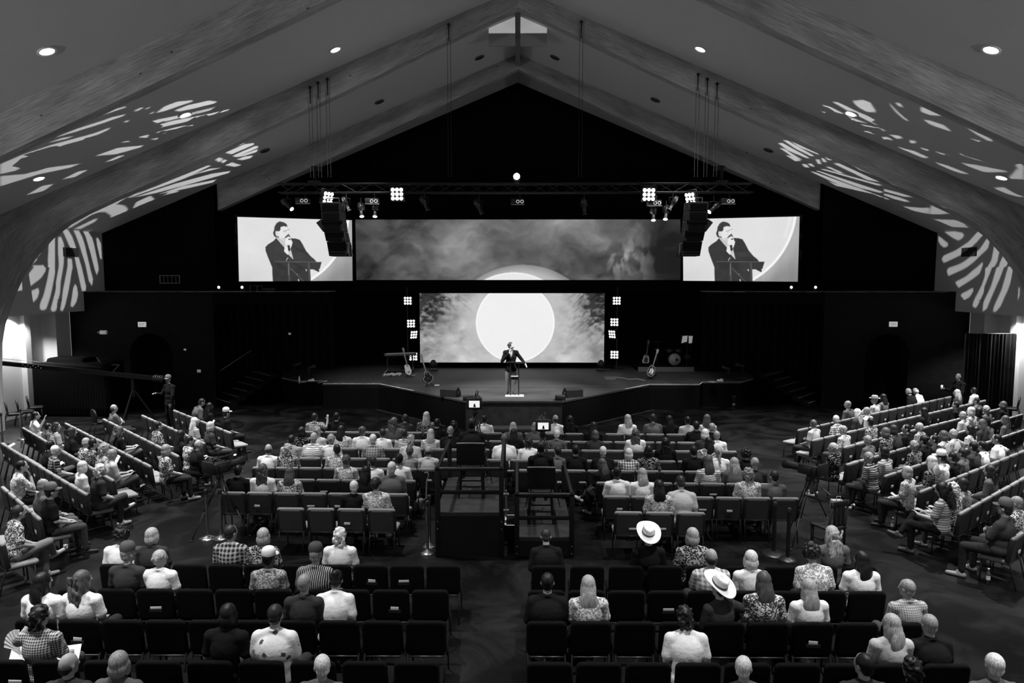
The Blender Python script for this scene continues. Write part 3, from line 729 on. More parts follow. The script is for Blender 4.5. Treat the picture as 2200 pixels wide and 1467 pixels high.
def hand_prims(mb, wrist, fwd, up, side, curl=.5, sc=1.0, spread=.3):
    # palm, four curled fingers of unequal length, a thumb leaving the palm's side
    fwd = fwd.normalized(); up = (up-fwd*up.dot(fwd)).normalized(); rt = fwd.cross(up)*side
    c = wrist+fwd*.045*sc
    R3 = Matrix((rt, fwd, up)).transposed()
    mb.ell(c, (.036*sc, .05*sc, .017*sc), 10, 6, R=R3)
    for k, (off, ln) in enumerate(((-.027, .068), (-.009, .078), (.009, .072), (.026, .055))):
        p = wrist+fwd*.085*sc+rt*off*sc; d = (fwd+rt*off*spread*10).normalized(); a = 0
        for j in range(3):
            a += curl*(.35 if j == 0 else .55); q = p+(d*math.cos(a)-up*math.sin(a))*ln*sc*(.42, .32, .26)[j]
            mb.cap(p, q, .0088*sc, .008*sc, 6); p = q
    p = wrist+fwd*.03*sc-rt*.03*sc
    for j in range(2):
        q = p+(fwd*.7-rt*(.75-.5*j)-up*curl*.5).normalized()*.036*sc; mb.cap(p, q, .0105*sc, .009*sc, 6); p = q
def head_prims(mb, H):     # H: 4x4 head frame (origin at head centre, +Y the face)
    def E(c, r, n=14, m=10): mb.ell(H @ V(*c), r, n, m, R=H.to_3x3())
    E((0, -.008, .028), (.076, .094, .098)); E((0, .02, -.035), (.06, .068, .082)); E((0, .062, -.09), (.028, .024, .022)); E((0, .07, .018), (.056, .022, .02))
    E((.03, .068, -.02), (.02, .016, .016)); E((-.03, .068, -.02), (.02, .016, .016))
    mb.cap(H @ V(0, .088, .005), H @ V(0, .106, -.026), .009, .0135, 8); E((.011, .096, -.03), (.009, .01, .008)); E((-.011, .096, -.03), (.009, .01, .008))
    E((0, .083, -.06), (.022, .012, .007)); E((0, .081, -.07), (.019, .012, .007))
    for s in (-1, 1): E((s*.077, -.008, -.008), (.011, .022, .032), 10, 8)
def bodies(lean=0., yaw=0., nod=0., arms='lap', legs='flat', fat=1.0, twist=0.):
    """seated figure, origin on the floor under the hips, looking along +Y"""
    piv = V(0, 0, .56); Rl = Matrix.Rotation(-lean, 3, 'X') @ Matrix.Rotation(twist, 3, 'Z')
    T = lambda v: piv+Rl @ (v-piv)
    J = dict(waist=T(V(0, -.005, .70)), chest=T(V(0, -.015, .88)), neck0=T(V(0, -.005, 1.04)), neck1=T(V(0, .012, 1.14)))
    Hc = T(V(0, .03, 1.235)); H = Matrix.Translation(Hc) @ Matrix.Rotation(yaw+twist, 4, 'Z') @ Matrix.Rotation(-nod-lean*.35, 4, 'X')
    sh = {s: T(V(s*.178, -.01, 1.005)) for s in (-1, 1)}
    if arms == 'lap': el = {s: T(V(s*.235, .02, .76)) for s in (-1, 1)}; wr = {s: V(s*.10, .26, .645) for s in (-1, 1)}; hd = {s: (V(-s*.35, .8, -.12), V(0, 0, 1)) for s in (-1, 1)}
    elif arms == 'crossed': el = {s: T(V(s*.22, .08, .78)) for s in (-1, 1)}; wr = {s: T(V(-s*.05, .20, .80+.03*s)) for s in (-1, 1)}; hd = {s: (V(-s*.9, .05, .1), V(0, 1, 0)) for s in (-1, 1)}
    elif arms == 'out': el = {1: T(V(.40, -.06, .92)), -1: T(V(-.235, .02, .76))}; wr = {1: T(V(.62, -.04, .90)), -1: V(-.10, .26, .645)}; hd = {1: (V(.9, .2, -.35), V(0, 0, 1)), -1: (V(.35, .8, -.12), V(0, 0, 1))}
    elif arms == 'chin': el = {1: T(V(.19, .22, .80)), -1: T(V(-.235, .03, .76))}; wr = {1: T(V(.075, .17, 1.03)), -1: V(.08, .26, .70)}; hd = {1: (V(-.35, -.25, .9), V(-.3, .9, .2)), -1: (V(.8, .3, .1), V(0, 0, 1))}
    elif arms == 'book': el = {s: T(V(s*.22, .06, .75)) for s in (-1, 1)}; wr = {s: V(s*.12, .33, .74) for s in (-1, 1)}; hd = {s: (V(-s*.4, .7, .35), V(-s*.3, -.3, .8)) for s in (-1, 1)}
    elif arms == 'up': el = {1: T(V(.34, .04, .93)), -1: T(V(-.235, .02, .76))}; wr = {1: T(V(.33, .16, 1.14)), -1: V(-.10, .26, .645)}; hd = {1: (V(-.1, .25, .9), V(0, -.9, .3)), -1: (V(.35, .8, -.12), V(0, 0, 1))}
    elif arms == 'upleft': el = {-1: T(V(-.30, .06, .93)), 1: T(V(.235, .04, .76))}; wr = {-1: T(V(-.22, .20, 1.10)), 1: V(.14, .30, .68)}; hd = {-1: (V(.1, .25, .9), V(0, -.9, .3)), 1: (V(-.35, .8, -.12), V(0, 0, 1))}
    hip = {s: V(s*.092, .02, .555) for s in (-1, 1)}
    if legs == 'flat': kn = {s: V(s*.12, .45, .525) for s in (-1, 1)}; an = {s: V(s*.12, .46+.03*s, .085) for s in (-1, 1)}; to = {s: an[s]+V(s*.03, .17, -.05) for s in (-1, 1)}
    elif legs == 'crossed': kn = {1: V(.05, .47, .64), -1: V(-.09, .45, .525)}; an = {1: V(-.20, .60, .34), -1: V(-.09, .44, .085)}; to = {1: an[1]+V(-.05, .15, .0), -1: an[-1]+V(-.02, .17, -.05)}
    elif legs == 'wide': kn = {s: V(s*.2, .42, .53) for s in (-1, 1)}; an = {s: V(s*.2, .44, .085) for s in (-1, 1)}; to = {s: an[s]+V(s*.06, .17, -.05) for s in (-1, 1)}
    f = fat; out = {}
    def torso(mb, g, low=True):
        mb.ell(V(0, 0, .575), (.168*f+g, .128*f+g, .115+g), 16, 10); mb.ell(J['waist'], (.148*f+g, .115*f+g, .15+g), 16, 10, R=Rl)
        mb.ell(J['chest'], (.168*f+g, .118*f+g, .17+g), 16, 10, R=Rl); mb.ell(T(V(0, -.01, .985)), (.175+g, .085+g, .07+g), 16, 8, R=Rl)
        for s in (-1, 1):
            mb.ell(sh[s], (.06+g,)*3, 12, 8); mb.cap(T(V(s*.13, -.012, 1.03)), T(V(s*.02, -.005, 1.075)), .042+g, .045+g*.5, 10)
    def arm(mb, s, g, fore=True, cut=1.0):
        e = sh[s].lerp(el[s], cut); mb.cap(sh[s], e, .053*(.5+.5*f)+g, (.053+(.041-.053)*cut)*(.5+.5*f)+g, 12)
        if fore: mb.cap(el[s], wr[s], .041+g, .029+g, 12)
    def leg(mb, s, g, shin=1.0):
        mb.cap(hip[s], kn[s], .088*(.6+.4*f)+g, .062+g, 12); a = kn[s].lerp(an[s], shin); mb.cap(kn[s], a, .058+g, .058+(.038-.058)*shin+g, 12)
    b = MB(); torso(b, 0); b.cap(J['neck0'], J['neck1'], .055, .053, 12); head_prims(b, H)
    for s in (-1, 1):
        arm(b, s, 0); leg(b, s, 0); hand_prims(b, wr[s], hd[s][0], hd[s][1], s, .55)
        b.cap(an[s]+V(0, -.02, -.03), to[s], .036, .028, 10)
    me = remeshed(b, .0095, 2, 9000, 'body')
    n = len(me.vertices); co = np.empty(n*3, np.float32); me.vertices.foreach_get('co', co); co = co.reshape(-1, 3)
    Hi = np.array(H.inverted()); lc = co @ Hi[:3, :3].T+Hi[:3, 3]; x, y, z = np.abs(lc[:, 0]), lc[:, 1], lc[:, 2]
    fe = np.zeros(n)
    fe = np.maximum(fe, .85*(np.hypot(x-.03, (z-.004)*1.3) < .011)*(y > .05)); fe = np.maximum(fe, .6*((np.abs(z-.03) < .006) & (x > .012) & (x < .05))*(y > .05)); fe = np.maximum(fe, .45*((np.abs(z+.065) < .009) & (x < .024))*(y > .06))
    fe = np.maximum(fe, .93*(co[:, 2] < .11))      # socks
    at = me.color_attributes.new('skin', 'FLOAT_COLOR', 'POINT'); c = np.ones((n, 4), np.float32); c[:, :3] = (1-fe)[:, None]; at.data.foreach_set('color', c.reshape(-1))
    out['body'] = me
    for nm, fore, cut in (('short', False, .72), ('long', True, 1.0)):
        b = MB(); torso(b, .019)
        for s in (-1, 1):
            arm(b, s, .02, fore, cut); e = sh[s].lerp(el[s], cut) if not fore else wr[s]; b.ell(e, (.072 if not fore else .05,)*3, 10, 8)
        for k in range(12):   # collar
            a = 2*math.pi*k/12; b.ell(T(V(.062*math.cos(a), .0+.062*math.sin(a), 1.082-.022*math.sin(a))), .017, 7, 5)
        for k in range(10):   # soft folds across the back and belly
            a = k*2.1; z = .68+.03*k; p = T(V(.12*f*math.cos(a), (.105*f)*math.sin(a), z)); q = T(V(.12*f*math.cos(a+.7), .105*f*math.sin(a+.7), z+.03*math.sin(a*3))); b.cap(p, q, .024, .02, 6)
        out[nm] = remeshed(b, .014, 2, 3600, 'shirt')
    b = MB(); b.ell(V(0, 0, .56), (.172*f+.012, .132*f+.012, .09), 16, 10)
    for s in (-1, 1): leg(b, s, .012, .93)
    out['trousers'] = remeshed(b, .014, 2, 2600, 'trousers')
    for s in (-1, 1):
        b = MB(); b.cap(an[s]+V(0, -.035, -.045), to[s]+V(0, .01, .0), .044, .036, 10); d = (to[s]-an[s]); b.ell(an[s]+d*.15, (.042, .05, .05), 10, 8); out['shoe%d' % s] = remeshed(b, .012, 2, 500, 'shoe')
    out['H'] = H; out['wr'] = wr; out['hd'] = hd
    return out
TPL = {
    'a': bodies(), 'b': bodies(yaw=.45), 'c': bodies(yaw=-.45), 'd': bodies(lean=-.10, arms='crossed', fat=1.18, legs='wide'), 'e': bodies(lean=.30, nod=.35, fat=1.1, arms='lap'),
    'f': bodies(arms='book', nod=.30, legs='crossed', fat=.95), 'g': bodies(arms='out', yaw=.3, fat=1.08), 'h': bodies(arms='chin', lean=.12, yaw=-.15), 'i': bodies(lean=.10, legs='crossed', fat=.92, yaw=.2),
    'j': bodies(arms='up', fat=1.0), 'm': bodies(arms='upleft', yaw=-.2, nod=.15), 'k': bodies(fat=1.28, legs='wide', lean=.03), 'l': bodies(yaw=.1, fat=.88, lean=.03),
}
# ---------------------------------------------------------------- hair and hats, in the head frame
def hair_mesh(kind):
    b = MB(); rs = np.random.RandomState(hash(kind) % 1000 if False else sum(map(ord, kind)))
    base = lambda g=0.: (b.ell((0, -.018, .034), (.083+g, .094+g, .097+g), 16, 12), b.ell((0, -.05, -.02), (.072+g, .05+g, .065+g), 14, 10))
    vox, tgt = .008, 2400
    if kind == 'short': base()
    elif kind == 'crop': base(-.003)
    elif kind == 'thin': b.ell((0, -.028, -.008), (.084, .08, .052), 16, 10); b.ell((0, -.05, -.03), (.07, .05, .055), 12, 8)
    elif kind == 'wavyshort':
        base(.004)
        for k in range(46):
            u = rs.normal(size=3); u /= np.linalg.norm(u); u[2] = abs(u[2])*1.0-.35; 
            if u[1] > .45 and u[2] < .35: continue
            b.ell((u[0]*.083, -.018+u[1]*.094, .034+u[2]*.1), rs.uniform(.016, .026), 7, 5)
    elif kind == 'bob':
        base(.006); b.ell((0, -.045, -.045), (.098, .075, .095), 14, 10)
        for s in (-1, 1): b.ell((s*.078, .005, -.045), (.024, .05, .085), 10, 8)
    elif kind in ('long', 'wavy'):
        base(.006); b.ell((0, -.07, -.06), (.095, .06, .12), 14, 10); b.ell((0, -.105, -.18), (.112, .048, .17), 14, 10)
        for s in (-1, 1): b.ell((s*.075, -.02, -.08), (.028, .05, .13), 10, 8)
        if kind == 'wavy':
            for k in range(60):
                z = rs.uniform(-.32, .08); x = rs.uniform(-.1, .1); b.ell((x, -.105-.04*math.sqrt(max(0, 1-(x/.11)**2))+.06*(z > -.05)*0, z), (.02, .018, .034), 7, 5)
    elif kind == 'bun':
        base(.003); b.ell((0, -.105, .075), (.046, .042, .042), 12, 8); b.ell((0, -.07, .07), (.03, .04, .03), 8, 6)
    elif kind == 'pony':
        base(.002); b.ell((0, -.12, .06), (.026, .03, .03), 10, 8)
        for k in range(8): b.ell((.01*math.sin(k), -.135-.006*k, .04-.035*k), (.03-.001*k, .024, .03), 8, 6)
    elif kind in ('curly', 'afro'):
        R = .085 if kind == 'curly' else .11
        b.ell((0, -.025, .04), (R, R*1.05, R*1.08), 14, 10)
        for k in range(110 if kind == 'curly' else 150):
            u = rs.normal(size=3); u /= np.linalg.norm(u)
            if (u[1] > .35 and u[2] < .45) or u[2] < -.75: continue
            b.ell((u[0]*R, -.025+u[1]*R*1.05, .04+u[2]*R*1.1), rs.uniform(.014, .024), 6, 5)
        if kind == 'curly':
            for k in range(40): b.ell((rs.uniform(-.085, .085), rs.uniform(-.1, -.05), rs.uniform(-.14, 0)), .022, 6, 5)
        tgt = 3400
    return remeshed(b, vox, 2, tgt, 'hair')
HAIR = {k: hair_mesh(k) for k in ('short', 'crop', 'thin', 'wavyshort', 'bob', 'long', 'wavy', 'bun', 'pony', 'curly', 'afro')}
def cap_mesh():
    b = MB(); b.lathe([(.094, .0), (.099, .03), (.094, .07), (.075, .105), (.045, .122), (.012, .128), (.012, .133), (0, .134)], n=20, caps=False)
    m_ = []
    for k in range(9):
        a = math.radians(25+130*k/8); m_.append((.1*math.cos(a), .09*math.sin(a)))
    o = [(x*.9, .09+.085*math.sin(math.pi*k/8)**.6) for k, (x, y) in enumerate(m_)]
    vs = [(x, y, .004-abs(x)*.1) for x, y in m_]+[(x, y, -.012-abs(x)*.16) for x, y in o]; vs += [(x, y, z+.006) for x, y, z in vs]; n = 9; fs = []
    for k in range(8): fs += [(k, k+1, n+k+1, n+k), (2*n+k, 3*n+k, 3*n+k+1, 2*n+k+1)]
    for k in range(8): fs.append((n+k, n+k+1, 3*n+k+1, 3*n+k))
    b.add(vs, fs, True); return b.mesh('cap')
def brim_hat(brim, roll, crown_r, crown_h, crease):
    b = MB(); n = 40; rings = []
    prof = [(crown_r*.0, crown_h-.02), (crown_r*.45, crown_h-.012), (crown_r*.8, crown_h), (crown_r*.95, crown_h*.85), (crown_r, crown_h*.5), (crown_r*1.03, .01), (crown_r*1.1, 0), (crown_r+brim*.5, -.004), (crown_r+brim*.85, .004), (crown_r+brim, .010), (crown_r+brim, .004), (crown_r+brim*.5, -.010), (crown_r*1.05, -.008)]
    vs = []
    for i, (r, z) in enumerate(prof):
        for k in range(n):
            a = 2*math.pi*k/n; x, y = r*math.cos(a), r*1.18*math.sin(a)
            side = abs(math.cos(a)); t = max(0, (r-crown_r*1.05)/brim)
            zz = z+roll*t*t*side**2-roll*.25*t*t*(1-side)
            if i < 5: zz -= crease*math.exp(-(x/.028)**2)*(1 if y > -.07 else .4)
            vs.append((x*(1-.12*t*side if roll else 1), y, zz))
    fs = [(i*n+k, i*n+(k+1) % n, (i+1)*n+(k+1) % n, (i+1)*n+k) for i in range(len(prof)-1) for k in range(n)]
    b.add(vs, fs, True); return b.mesh('hat')
HATS = {'cap': cap_mesh(), 'cowboy': brim_hat(.115, .035, .088, .12, .03), 'fedora': brim_hat(.055, .02, .088, .105, .025)}
def band_mesh(r, z, h): return MB().lathe([(r, z), (r+.003, z), (r+.003, z+h), (r, z+h)], n=28, caps=False, M=Matrix.Diagonal((1, 1.18, 1, 1))).mesh('hat_band')
BAND = band_mesh(.0925, .006, .022)
GLASS = None
def glasses_mesh():
    b = MB()
    for s in (-1, 1):
        pts = [(s*.032+.021*math.cos(a), .098, .004+.017*math.sin(a)) for a in np.linspace(0, 2*math.pi, 13)]; b.tube(pts, .0022, 5, False); b.tube([(s*.053, .096, .008), (s*.079, .0, .006), (s*.079, -.02, -.004)], .002, 5)
    b.tube([(-.011, .1, .008), (.011, .1, .008)], .002, 5); return b.mesh('glasses')
GLASS = glasses_mesh()
# ---------------------------------------------------------------- cloth, hair and skin materials
def skin_mat(g):
    k = 'skin_%03d' % int(g*100)
    if k in _M: return _M[k]
    m = bpy.data.materials.new(k); nt, b = nodes_of(m); N, L = nt.nodes, nt.links
    a = N.new('ShaderNodeVertexColor'); a.layer_name = 'skin'; mx = N.new('ShaderNodeMix'); mx.data_type = 'RGBA'; mx.blend_type = 'MULTIPLY'; mx.inputs[0].default_value = 1
    mx.inputs[6].default_value = (g, g, g, 1); L.new(a.outputs['Color'], mx.inputs[7]); L.new(mx.outputs[2], b.inputs['Base Color'])
    b.inputs['Roughness'].default_value = .5; b.inputs['Specular IOR Level'].default_value = .3; _M[k] = m; return m
def hair_mat(g):
    k = 'hair_%03d' % int(g*1000)
    if k in _M: return _M[k]
    m = bpy.data.materials.new(k); nt, b = nodes_of(m); N, L = nt.nodes, nt.links
    tc = N.new('ShaderNodeTexCoord'); mp = N.new('ShaderNodeMapping'); mp.inputs['Scale'].default_value = (90, 90, 9); L.new(tc.outputs['Object'], mp.inputs['Vector'])
    nz = N.new('ShaderNodeTexNoise'); nz.inputs['Scale'].default_value = 1; nz.inputs['Detail'].default_value = 3; L.new(mp.outputs['Vector'], nz.inputs['Vector'])
    mr = N.new('ShaderNodeMapRange'); mr.inputs['From Min'].default_value = .3; mr.inputs['From Max'].default_value = .7; mr.inputs['To Min'].default_value = g*.45; mr.inputs['To Max'].default_value = min(1, g*1.35)
    L.new(nz.outputs['Fac'], mr.inputs['Value']); L.new(mr.outputs['Result'], b.inputs['Base Color'])
    bp = N.new('ShaderNodeBump'); bp.inputs['Strength'].default_value = .6; bp.inputs['Distance'].default_value = .006; L.new(nz.outputs['Fac'], bp.inputs['Height']); L.new(bp.outputs['Normal'], b.inputs['Normal'])
    b.inputs['Roughness'].default_value = .45; b.inputs['Specular IOR Level'].default_value = .35; _M[k] = m; return m
def cloth_mat(g, pat):
    k = 'cloth_%s_%03d' % (pat, int(g*1000))
    if k in _M: return _M[k]
    m = bpy.data.materials.new(k); nt, b = nodes_of(m); N, L = nt.nodes, nt.links
    b.inputs['Roughness'].default_value = .9; b.inputs['Specular IOR Level'].default_value = .12
    tc = N.new('ShaderNodeTexCoord'); ob = tc.outputs['Object']; sp = N.new('ShaderNodeSeparateXYZ'); L.new(ob, sp.inputs[0]); mn = lambda *a: math_node(N, L, *a)
    nz = N.new('ShaderNodeTexNoise'); nz.inputs['Scale'].default_value = 14; nz.inputs['Detail'].default_value = 3; L.new(ob, nz.inputs['Vector'])
    bp = N.new('ShaderNodeBump'); bp.inputs['Strength'].default_value = .5; bp.inputs['Distance'].default_value = .02; L.new(nz.outputs['Fac'], bp.inputs['Height']); L.new(bp.outputs['Normal'], b.inputs['Normal'])
    lo, hi = (g*.32, g) if g > .3 else (g*.6, min(.75, g*6+.25))
    fac = None
    fr = lambda v, n: mn('FRACT', mn('MULTIPLY', v, n))
    if pat == 'q':     # plaid
        fac = mn('ADD', mn('MULTIPLY', mn('GREATER_THAN', fr(sp.outputs['X'], 17), .55), .5), mn('MULTIPLY', mn('GREATER_THAN', fr(sp.outputs['Z'], 17), .55), .5))
    elif pat == 'c':   # small check
        fac = mn('ADD', mn('MULTIPLY', mn('GREATER_THAN', fr(sp.outputs['X'], 38), .5), .5), mn('MULTIPLY', mn('GREATER_THAN', fr(sp.outputs['Z'], 38), .5), .5))
    elif pat == 's': fac = mn('GREATER_THAN', fr(mn('ADD', sp.outputs['Z'], mn('MULTIPLY', nz.outputs['Fac'], .03)), 24), .45)
    elif pat == 'v': fac = mn('GREATER_THAN', fr(sp.outputs['X'], 38), .62)
    elif pat == 'f':
        n2 = N.new('ShaderNodeTexNoise'); n2.inputs['Scale'].default_value = 26; n2.inputs['Detail'].default_value = 2; n2.inputs['Distortion'].default_value = 1.5; L.new(ob, n2.inputs['Vector']); fac = mn('GREATER_THAN', n2.outputs['Fac'], .52)
    elif pat == 'o':
        v = N.new('ShaderNodeTexVoronoi'); v.inputs['Scale'].default_value = 26; v.inputs['Randomness'].default_value = .35; L.new(ob, v.inputs['Vector']); fac = mn('LESS_THAN', v.outputs['Distance'], .33)
    elif pat == 'l':   # sparse dark palms on a pale shirt
        v = N.new('ShaderNodeTexVoronoi'); v.inputs['Scale'].default_value = 9; L.new(ob, v.inputs['Vector']); n2 = N.new('ShaderNodeTexNoise'); n2.inputs['Scale'].default_value = 60; L.new(ob, n2.inputs['Vector'])
        fac = mn('GREATER_THAN', mn('ADD', v.outputs['Distance'], mn('MULTIPLY', n2.outputs['Fac'], .5)), .50); lo = g*.1
    if fac is None: b.inputs['Base Color'].default_value = (g, g, g, 1)
    else:
        mr = N.new('ShaderNodeMapRange'); mr.inputs['To Min'].default_value = lo; mr.inputs['To Max'].default_value = hi; L.new(fac, mr.inputs['Value']); L.new(mr.outputs['Result'], b.inputs['Base Color'])
    _M[k] = m; return m
TONE = {'w': .72, 'g': .28, 'b': .40, 'n': .085, 'd': .022, 'k': .007}
CTONE = {'W': .80, 'L': .45, 'G': .10, 'D': .035, 'K': .008}
CNAME = {'W': 'white', 'L': 'light grey', 'G': 'grey', 'D': 'dark grey', 'K': 'black'}
PNAME = {'p': '', 'q': 'plaid ', 'c': 'checked ', 's': 'striped ', 'v': 'pinstriped ', 'f': 'patterned ', 'o': 'dotted ', 'l': 'palm-print '}
PEOPLE = []
def person(loc, rz, tpl, hair, cl, label, group, skin=.33, hat=None, glasses=False, sleeve='short', trousers=.03, shoes=False, scale=1.0, hat_tone=.75, dz=0.0, hat_rx=0.0):
    """hair: style name + tone letter; cl: tone letter + pattern letter"""
    T = TPL[tpl]; t = thing('person', label, 'person', (loc[0], loc[1], dz), rz, group, scale)
    link('body', T['body'], skin_mat(skin), t)
    link('shirt', T[sleeve], cloth_mat(CTONE[cl[0]], cl[1]), t); link('trousers', T['trousers'], cloth_mat(trousers, 'p'), t)
    st_, tn = hair[:-1], hair[-1]
    if st_ != 'bald':
        h = link('hair', HAIR[st_], hair_mat(TONE[tn]), t); h.matrix_local = T['H']
    if hat:
        hm = HATS[hat]; hn = {'cap': 'baseball_cap', 'cowboy': 'cowboy_hat', 'fedora': 'fedora_hat'}[hat]
        h = link(hn, hm, mat('hat_felt_%03d' % int(hat_tone*100), hat_tone, .85, spec=.1), t)
        h.matrix_local = T['H'] @ Matrix.Translation((0, -.008, .062 if hat == 'cap' else .07)) @ rotm(rx=hat_rx)
        if hat != 'cap': link('hat_band', BAND, mat('hat_band_dark', .03, .6), h)
    if glasses: link('glasses', GLASS, M_BLKPLA, t).matrix_local = T['H']
    if shoes:
        for s in (-1, 1): link('shoe', T['shoe%d' % s], mat('shoe_%03d' % int(shoes*100), shoes, .5), t)
    PEOPLE.append(t); return t
# ================================================================== the congregation
HIPY = .235
def mk_label(cl, hat, hat_tone, i, r, blk, sleeve):
    g = 'top' if cl[1] in 'fo' else ('jacket' if (sleeve == 'long' and cl[1] == 'p' and cl[0] in 'KDG') else 'shirt')
    if hat: what = '%s %s' % ('white' if hat_tone > .5 else ('grey' if hat_tone > .1 else 'dark'), {'cap': 'baseball cap', 'cowboy': 'cowboy hat', 'fedora': 'brimmed hat'}[hat])
    else: what = '%s %s%s' % (CNAME[cl[0]], PNAME[cl[1]], g)
    return 'person in %s, %s from left in %s row of %s' % (what, ORD[i], ORD[r], PHR[blk])
def seat_row(blk, r, lst, place):
    lst = sorted(lst, key=lambda p: p['t'])
    for i, p in enumerate(lst):
        x, y, rz = place(p); k = p.get('k') or random.choice('aaabclli')
        rz += p.get('rz', random.uniform(-.06, .06)); sl = p.get('sl', 'long' if p['cl'][0] in 'KDG' and p['cl'][1] == 'p' and random.random() < .35 else 'short')
        lab = mk_label(p['cl'], p.get('hat'), p.get('ht', .75), i, r, blk, sl)
        person((x-HIPY*math.sin(rz), y+HIPY*math.cos(rz)), rz, k, p['h'], p['cl'], lab, 'seated congregation', skin=p.get('skin', .33), hat=p.get('hat'), hat_tone=p.get('ht', .75), glasses=p.get('gl', False), sleeve=sl, hat_rx=p.get('hrx', 0.0),
               trousers=p.get('tr', random.choice((.02, .03, .05, .09))), shoes=p.get('sh', False), scale=p.get('sc', random.uniform(.965, 1.035)))
def P(x, h, cl, **k): d = dict(x=x, h=h, cl=cl); d.update(k); return d
# ---- middle front block, row by row from the stage
C = {
 0: [P(672, 'shortd', 'Lq', k='j'), P(719, 'shortk', 'Kp'), P(867, 'shortd', 'Dp'), P(913, 'longb', 'Kf'), P(1040, 'shortk', 'Wp'), P(1192, 'thind', 'Wp'), P(1225, 'wavyk', 'Kp'), P(1349, 'longb', 'Wp'), P(1405, 'shortd', 'Gp', sl='long', k='k'), P(1441, 'longk', 'Kp'), P(1480, 'shortk', 'Lp', sl='long'), P(1522, 'longn', 'Wf')],
 1: [P(845, 'wavyn', 'Gp', sc=1.05), P(936, 'shortk', 'Kp'), P(975, 'curlyk', 'Kp'), P(1102, 'longb', 'Gp'), P(1150, 'bobg', 'Gp'), P(1277, 'longk', 'Kp'), P(1497, 'shortk', 'Kp', k='d'), P(1532, 'shortg', 'Kp', sl='long', gl=True)],
 2: [P(643, 'bobk', 'Ko'), P(674, 'curlyg', 'Lp'), P(731, 'longk', 'Wf'), P(776, 'bunn', 'Wp'), P(818, 'shortd', 'Wp', k='b'), P(865, 'shortd', 'Gs'), P(923, 'longb', 'Wf'), P(966, 'cropg', 'Kp', k='k'), P(1103, 'longk', 'Kp'), P(1195, 'shortw', 'Gp'), P(1279, 'bobn', 'Dp'), P(1367, 'wavyn', 'Wp'), P(1519, 'bobw', 'Dp'), P(1544, 'shortg', 'Wp')],
 3: [P(620, 'shortk', 'Ls'), P(668, 'thing', 'Ws', k='k', sc=1.05), P(707, 'wavyshortg', 'Wp'), P(798, 'shortw', 'Lq'), P(877, 'curlyg', 'Lp', k='e'), P(1084, 'think', 'Wp', k='k', sc=1.06, skin=.1), P(1136, 'curlyd', 'Wp'), P(1432, 'wavyk', 'Kp'), P(1526, 'longk', 'Gf')],
 4: [P(569, 'thind', 'Wp'), P(614, 'curlyb', 'Df'), P(719, 'bund', 'Wf'), P(878, 'wavyshortn', 'Lv'), P(917, 'thind', 'Lp', k='a'), P(1198, 'shortd', 'Gp'), P(1238, 'shortk', 'Kp', k='a'), P(1296, 'shortw', 'Kp', k='k', sl='long'), P(1353, 'bobw', 'Gq'), P(1396, 'bobk', 'Kf'), P(1495, 'shortk', 'Kp'), P(1548, 'ponyb', 'Wp'), P(1607, 'afrok', 'Kp')],
 5: [P(739, 'wavyshortn', 'Wf'), P(797, 'shortd', 'Wp'), P(853, 'bunk', 'Wp', k='a', sh=.4), P(1311, 'longn', 'Kp', k='i', rz=.5, sh=.6), P(1528, 'longn', 'Ws'), P(1585, 'longb', 'Gp', k='g', rz=.1), P(1626, 'baldk', 'Dp', k='b', sl='long')],
 6: [P(502, 'shortk', 'Kp'), P(556, 'wavyn', 'Wp'), P(616, 'longn', 'Gf'), P(781, 'longk', 'Kp'), P(838, 'shortw', 'Gp', k='k', sc=1.07, tr=.6), P(1330, 'cropk', 'Wp', k='a', skin=.07, sc=1.03), P(1384, 'longb', 'Wp'), P(1614, 'curlyg', 'Wf'), P(1671, 'shortd', 'Gp')],
 7: [P(752, 'shortw', 'Kp'), P(804, 'wavyshortd', 'Wf', tr=.5), P(1419, 'longk', 'Wf'), P(1471, 'shortd', 'Lp', k='e', sc=1.08)],
}
for r, lst in C.items():
    for p in lst:
        Y = row_y(r, (p['x']-1112)/FPX*cy_[r])+HIPY; p['t'] = gy(p['x'], 800, Y).x
    seat_row('C', r, lst, lambda p, r=r: (p['t'], row_y(r, p['t']), -.026))
# ---- rear blocks
BLP = {
 0: [P(257, 'afrok', 'Wp'), P(330, 'bobb', 'Dp', k='c'), P(498, 'shortd', 'Dq', k='c', sc=1.03), P(567, 'bobb', 'Df'), P(732, 'curlyw', 'Wp')],
 1: [P(274, 'cropg', 'Dp', hat='cap', ht=.08, k='c'), P(343, 'wavyshortb', 'Wp', k='c'), P(580, 'shortk', 'Lf', hat='cap', ht=.8, k='c', skin=.1), P(676, 'shortg', 'Dv', hat='cap', ht=.06, k='k')],
 2: [P(89, 'longk', 'Wp', sc=1.02), P(173, 'wavyn', 'Wp', k='c', sc=1.04), P(652, 'shortg', 'Dp', sl='short'), P(715, 'bunk', 'Wp', k='e')],
 3: [P(79, 'curlyk', 'Dc', k='m', rz=0.0), P(476, 'bobk', 'Kp'), P(585, 'shortd', 'Wl', k='k', sc=1.04)],
 4: [P(135, 'thind', 'Dp', k='c'), P(242, 'bobg', 'Gp'), P(684, 'shortw', 'Gp')],
}
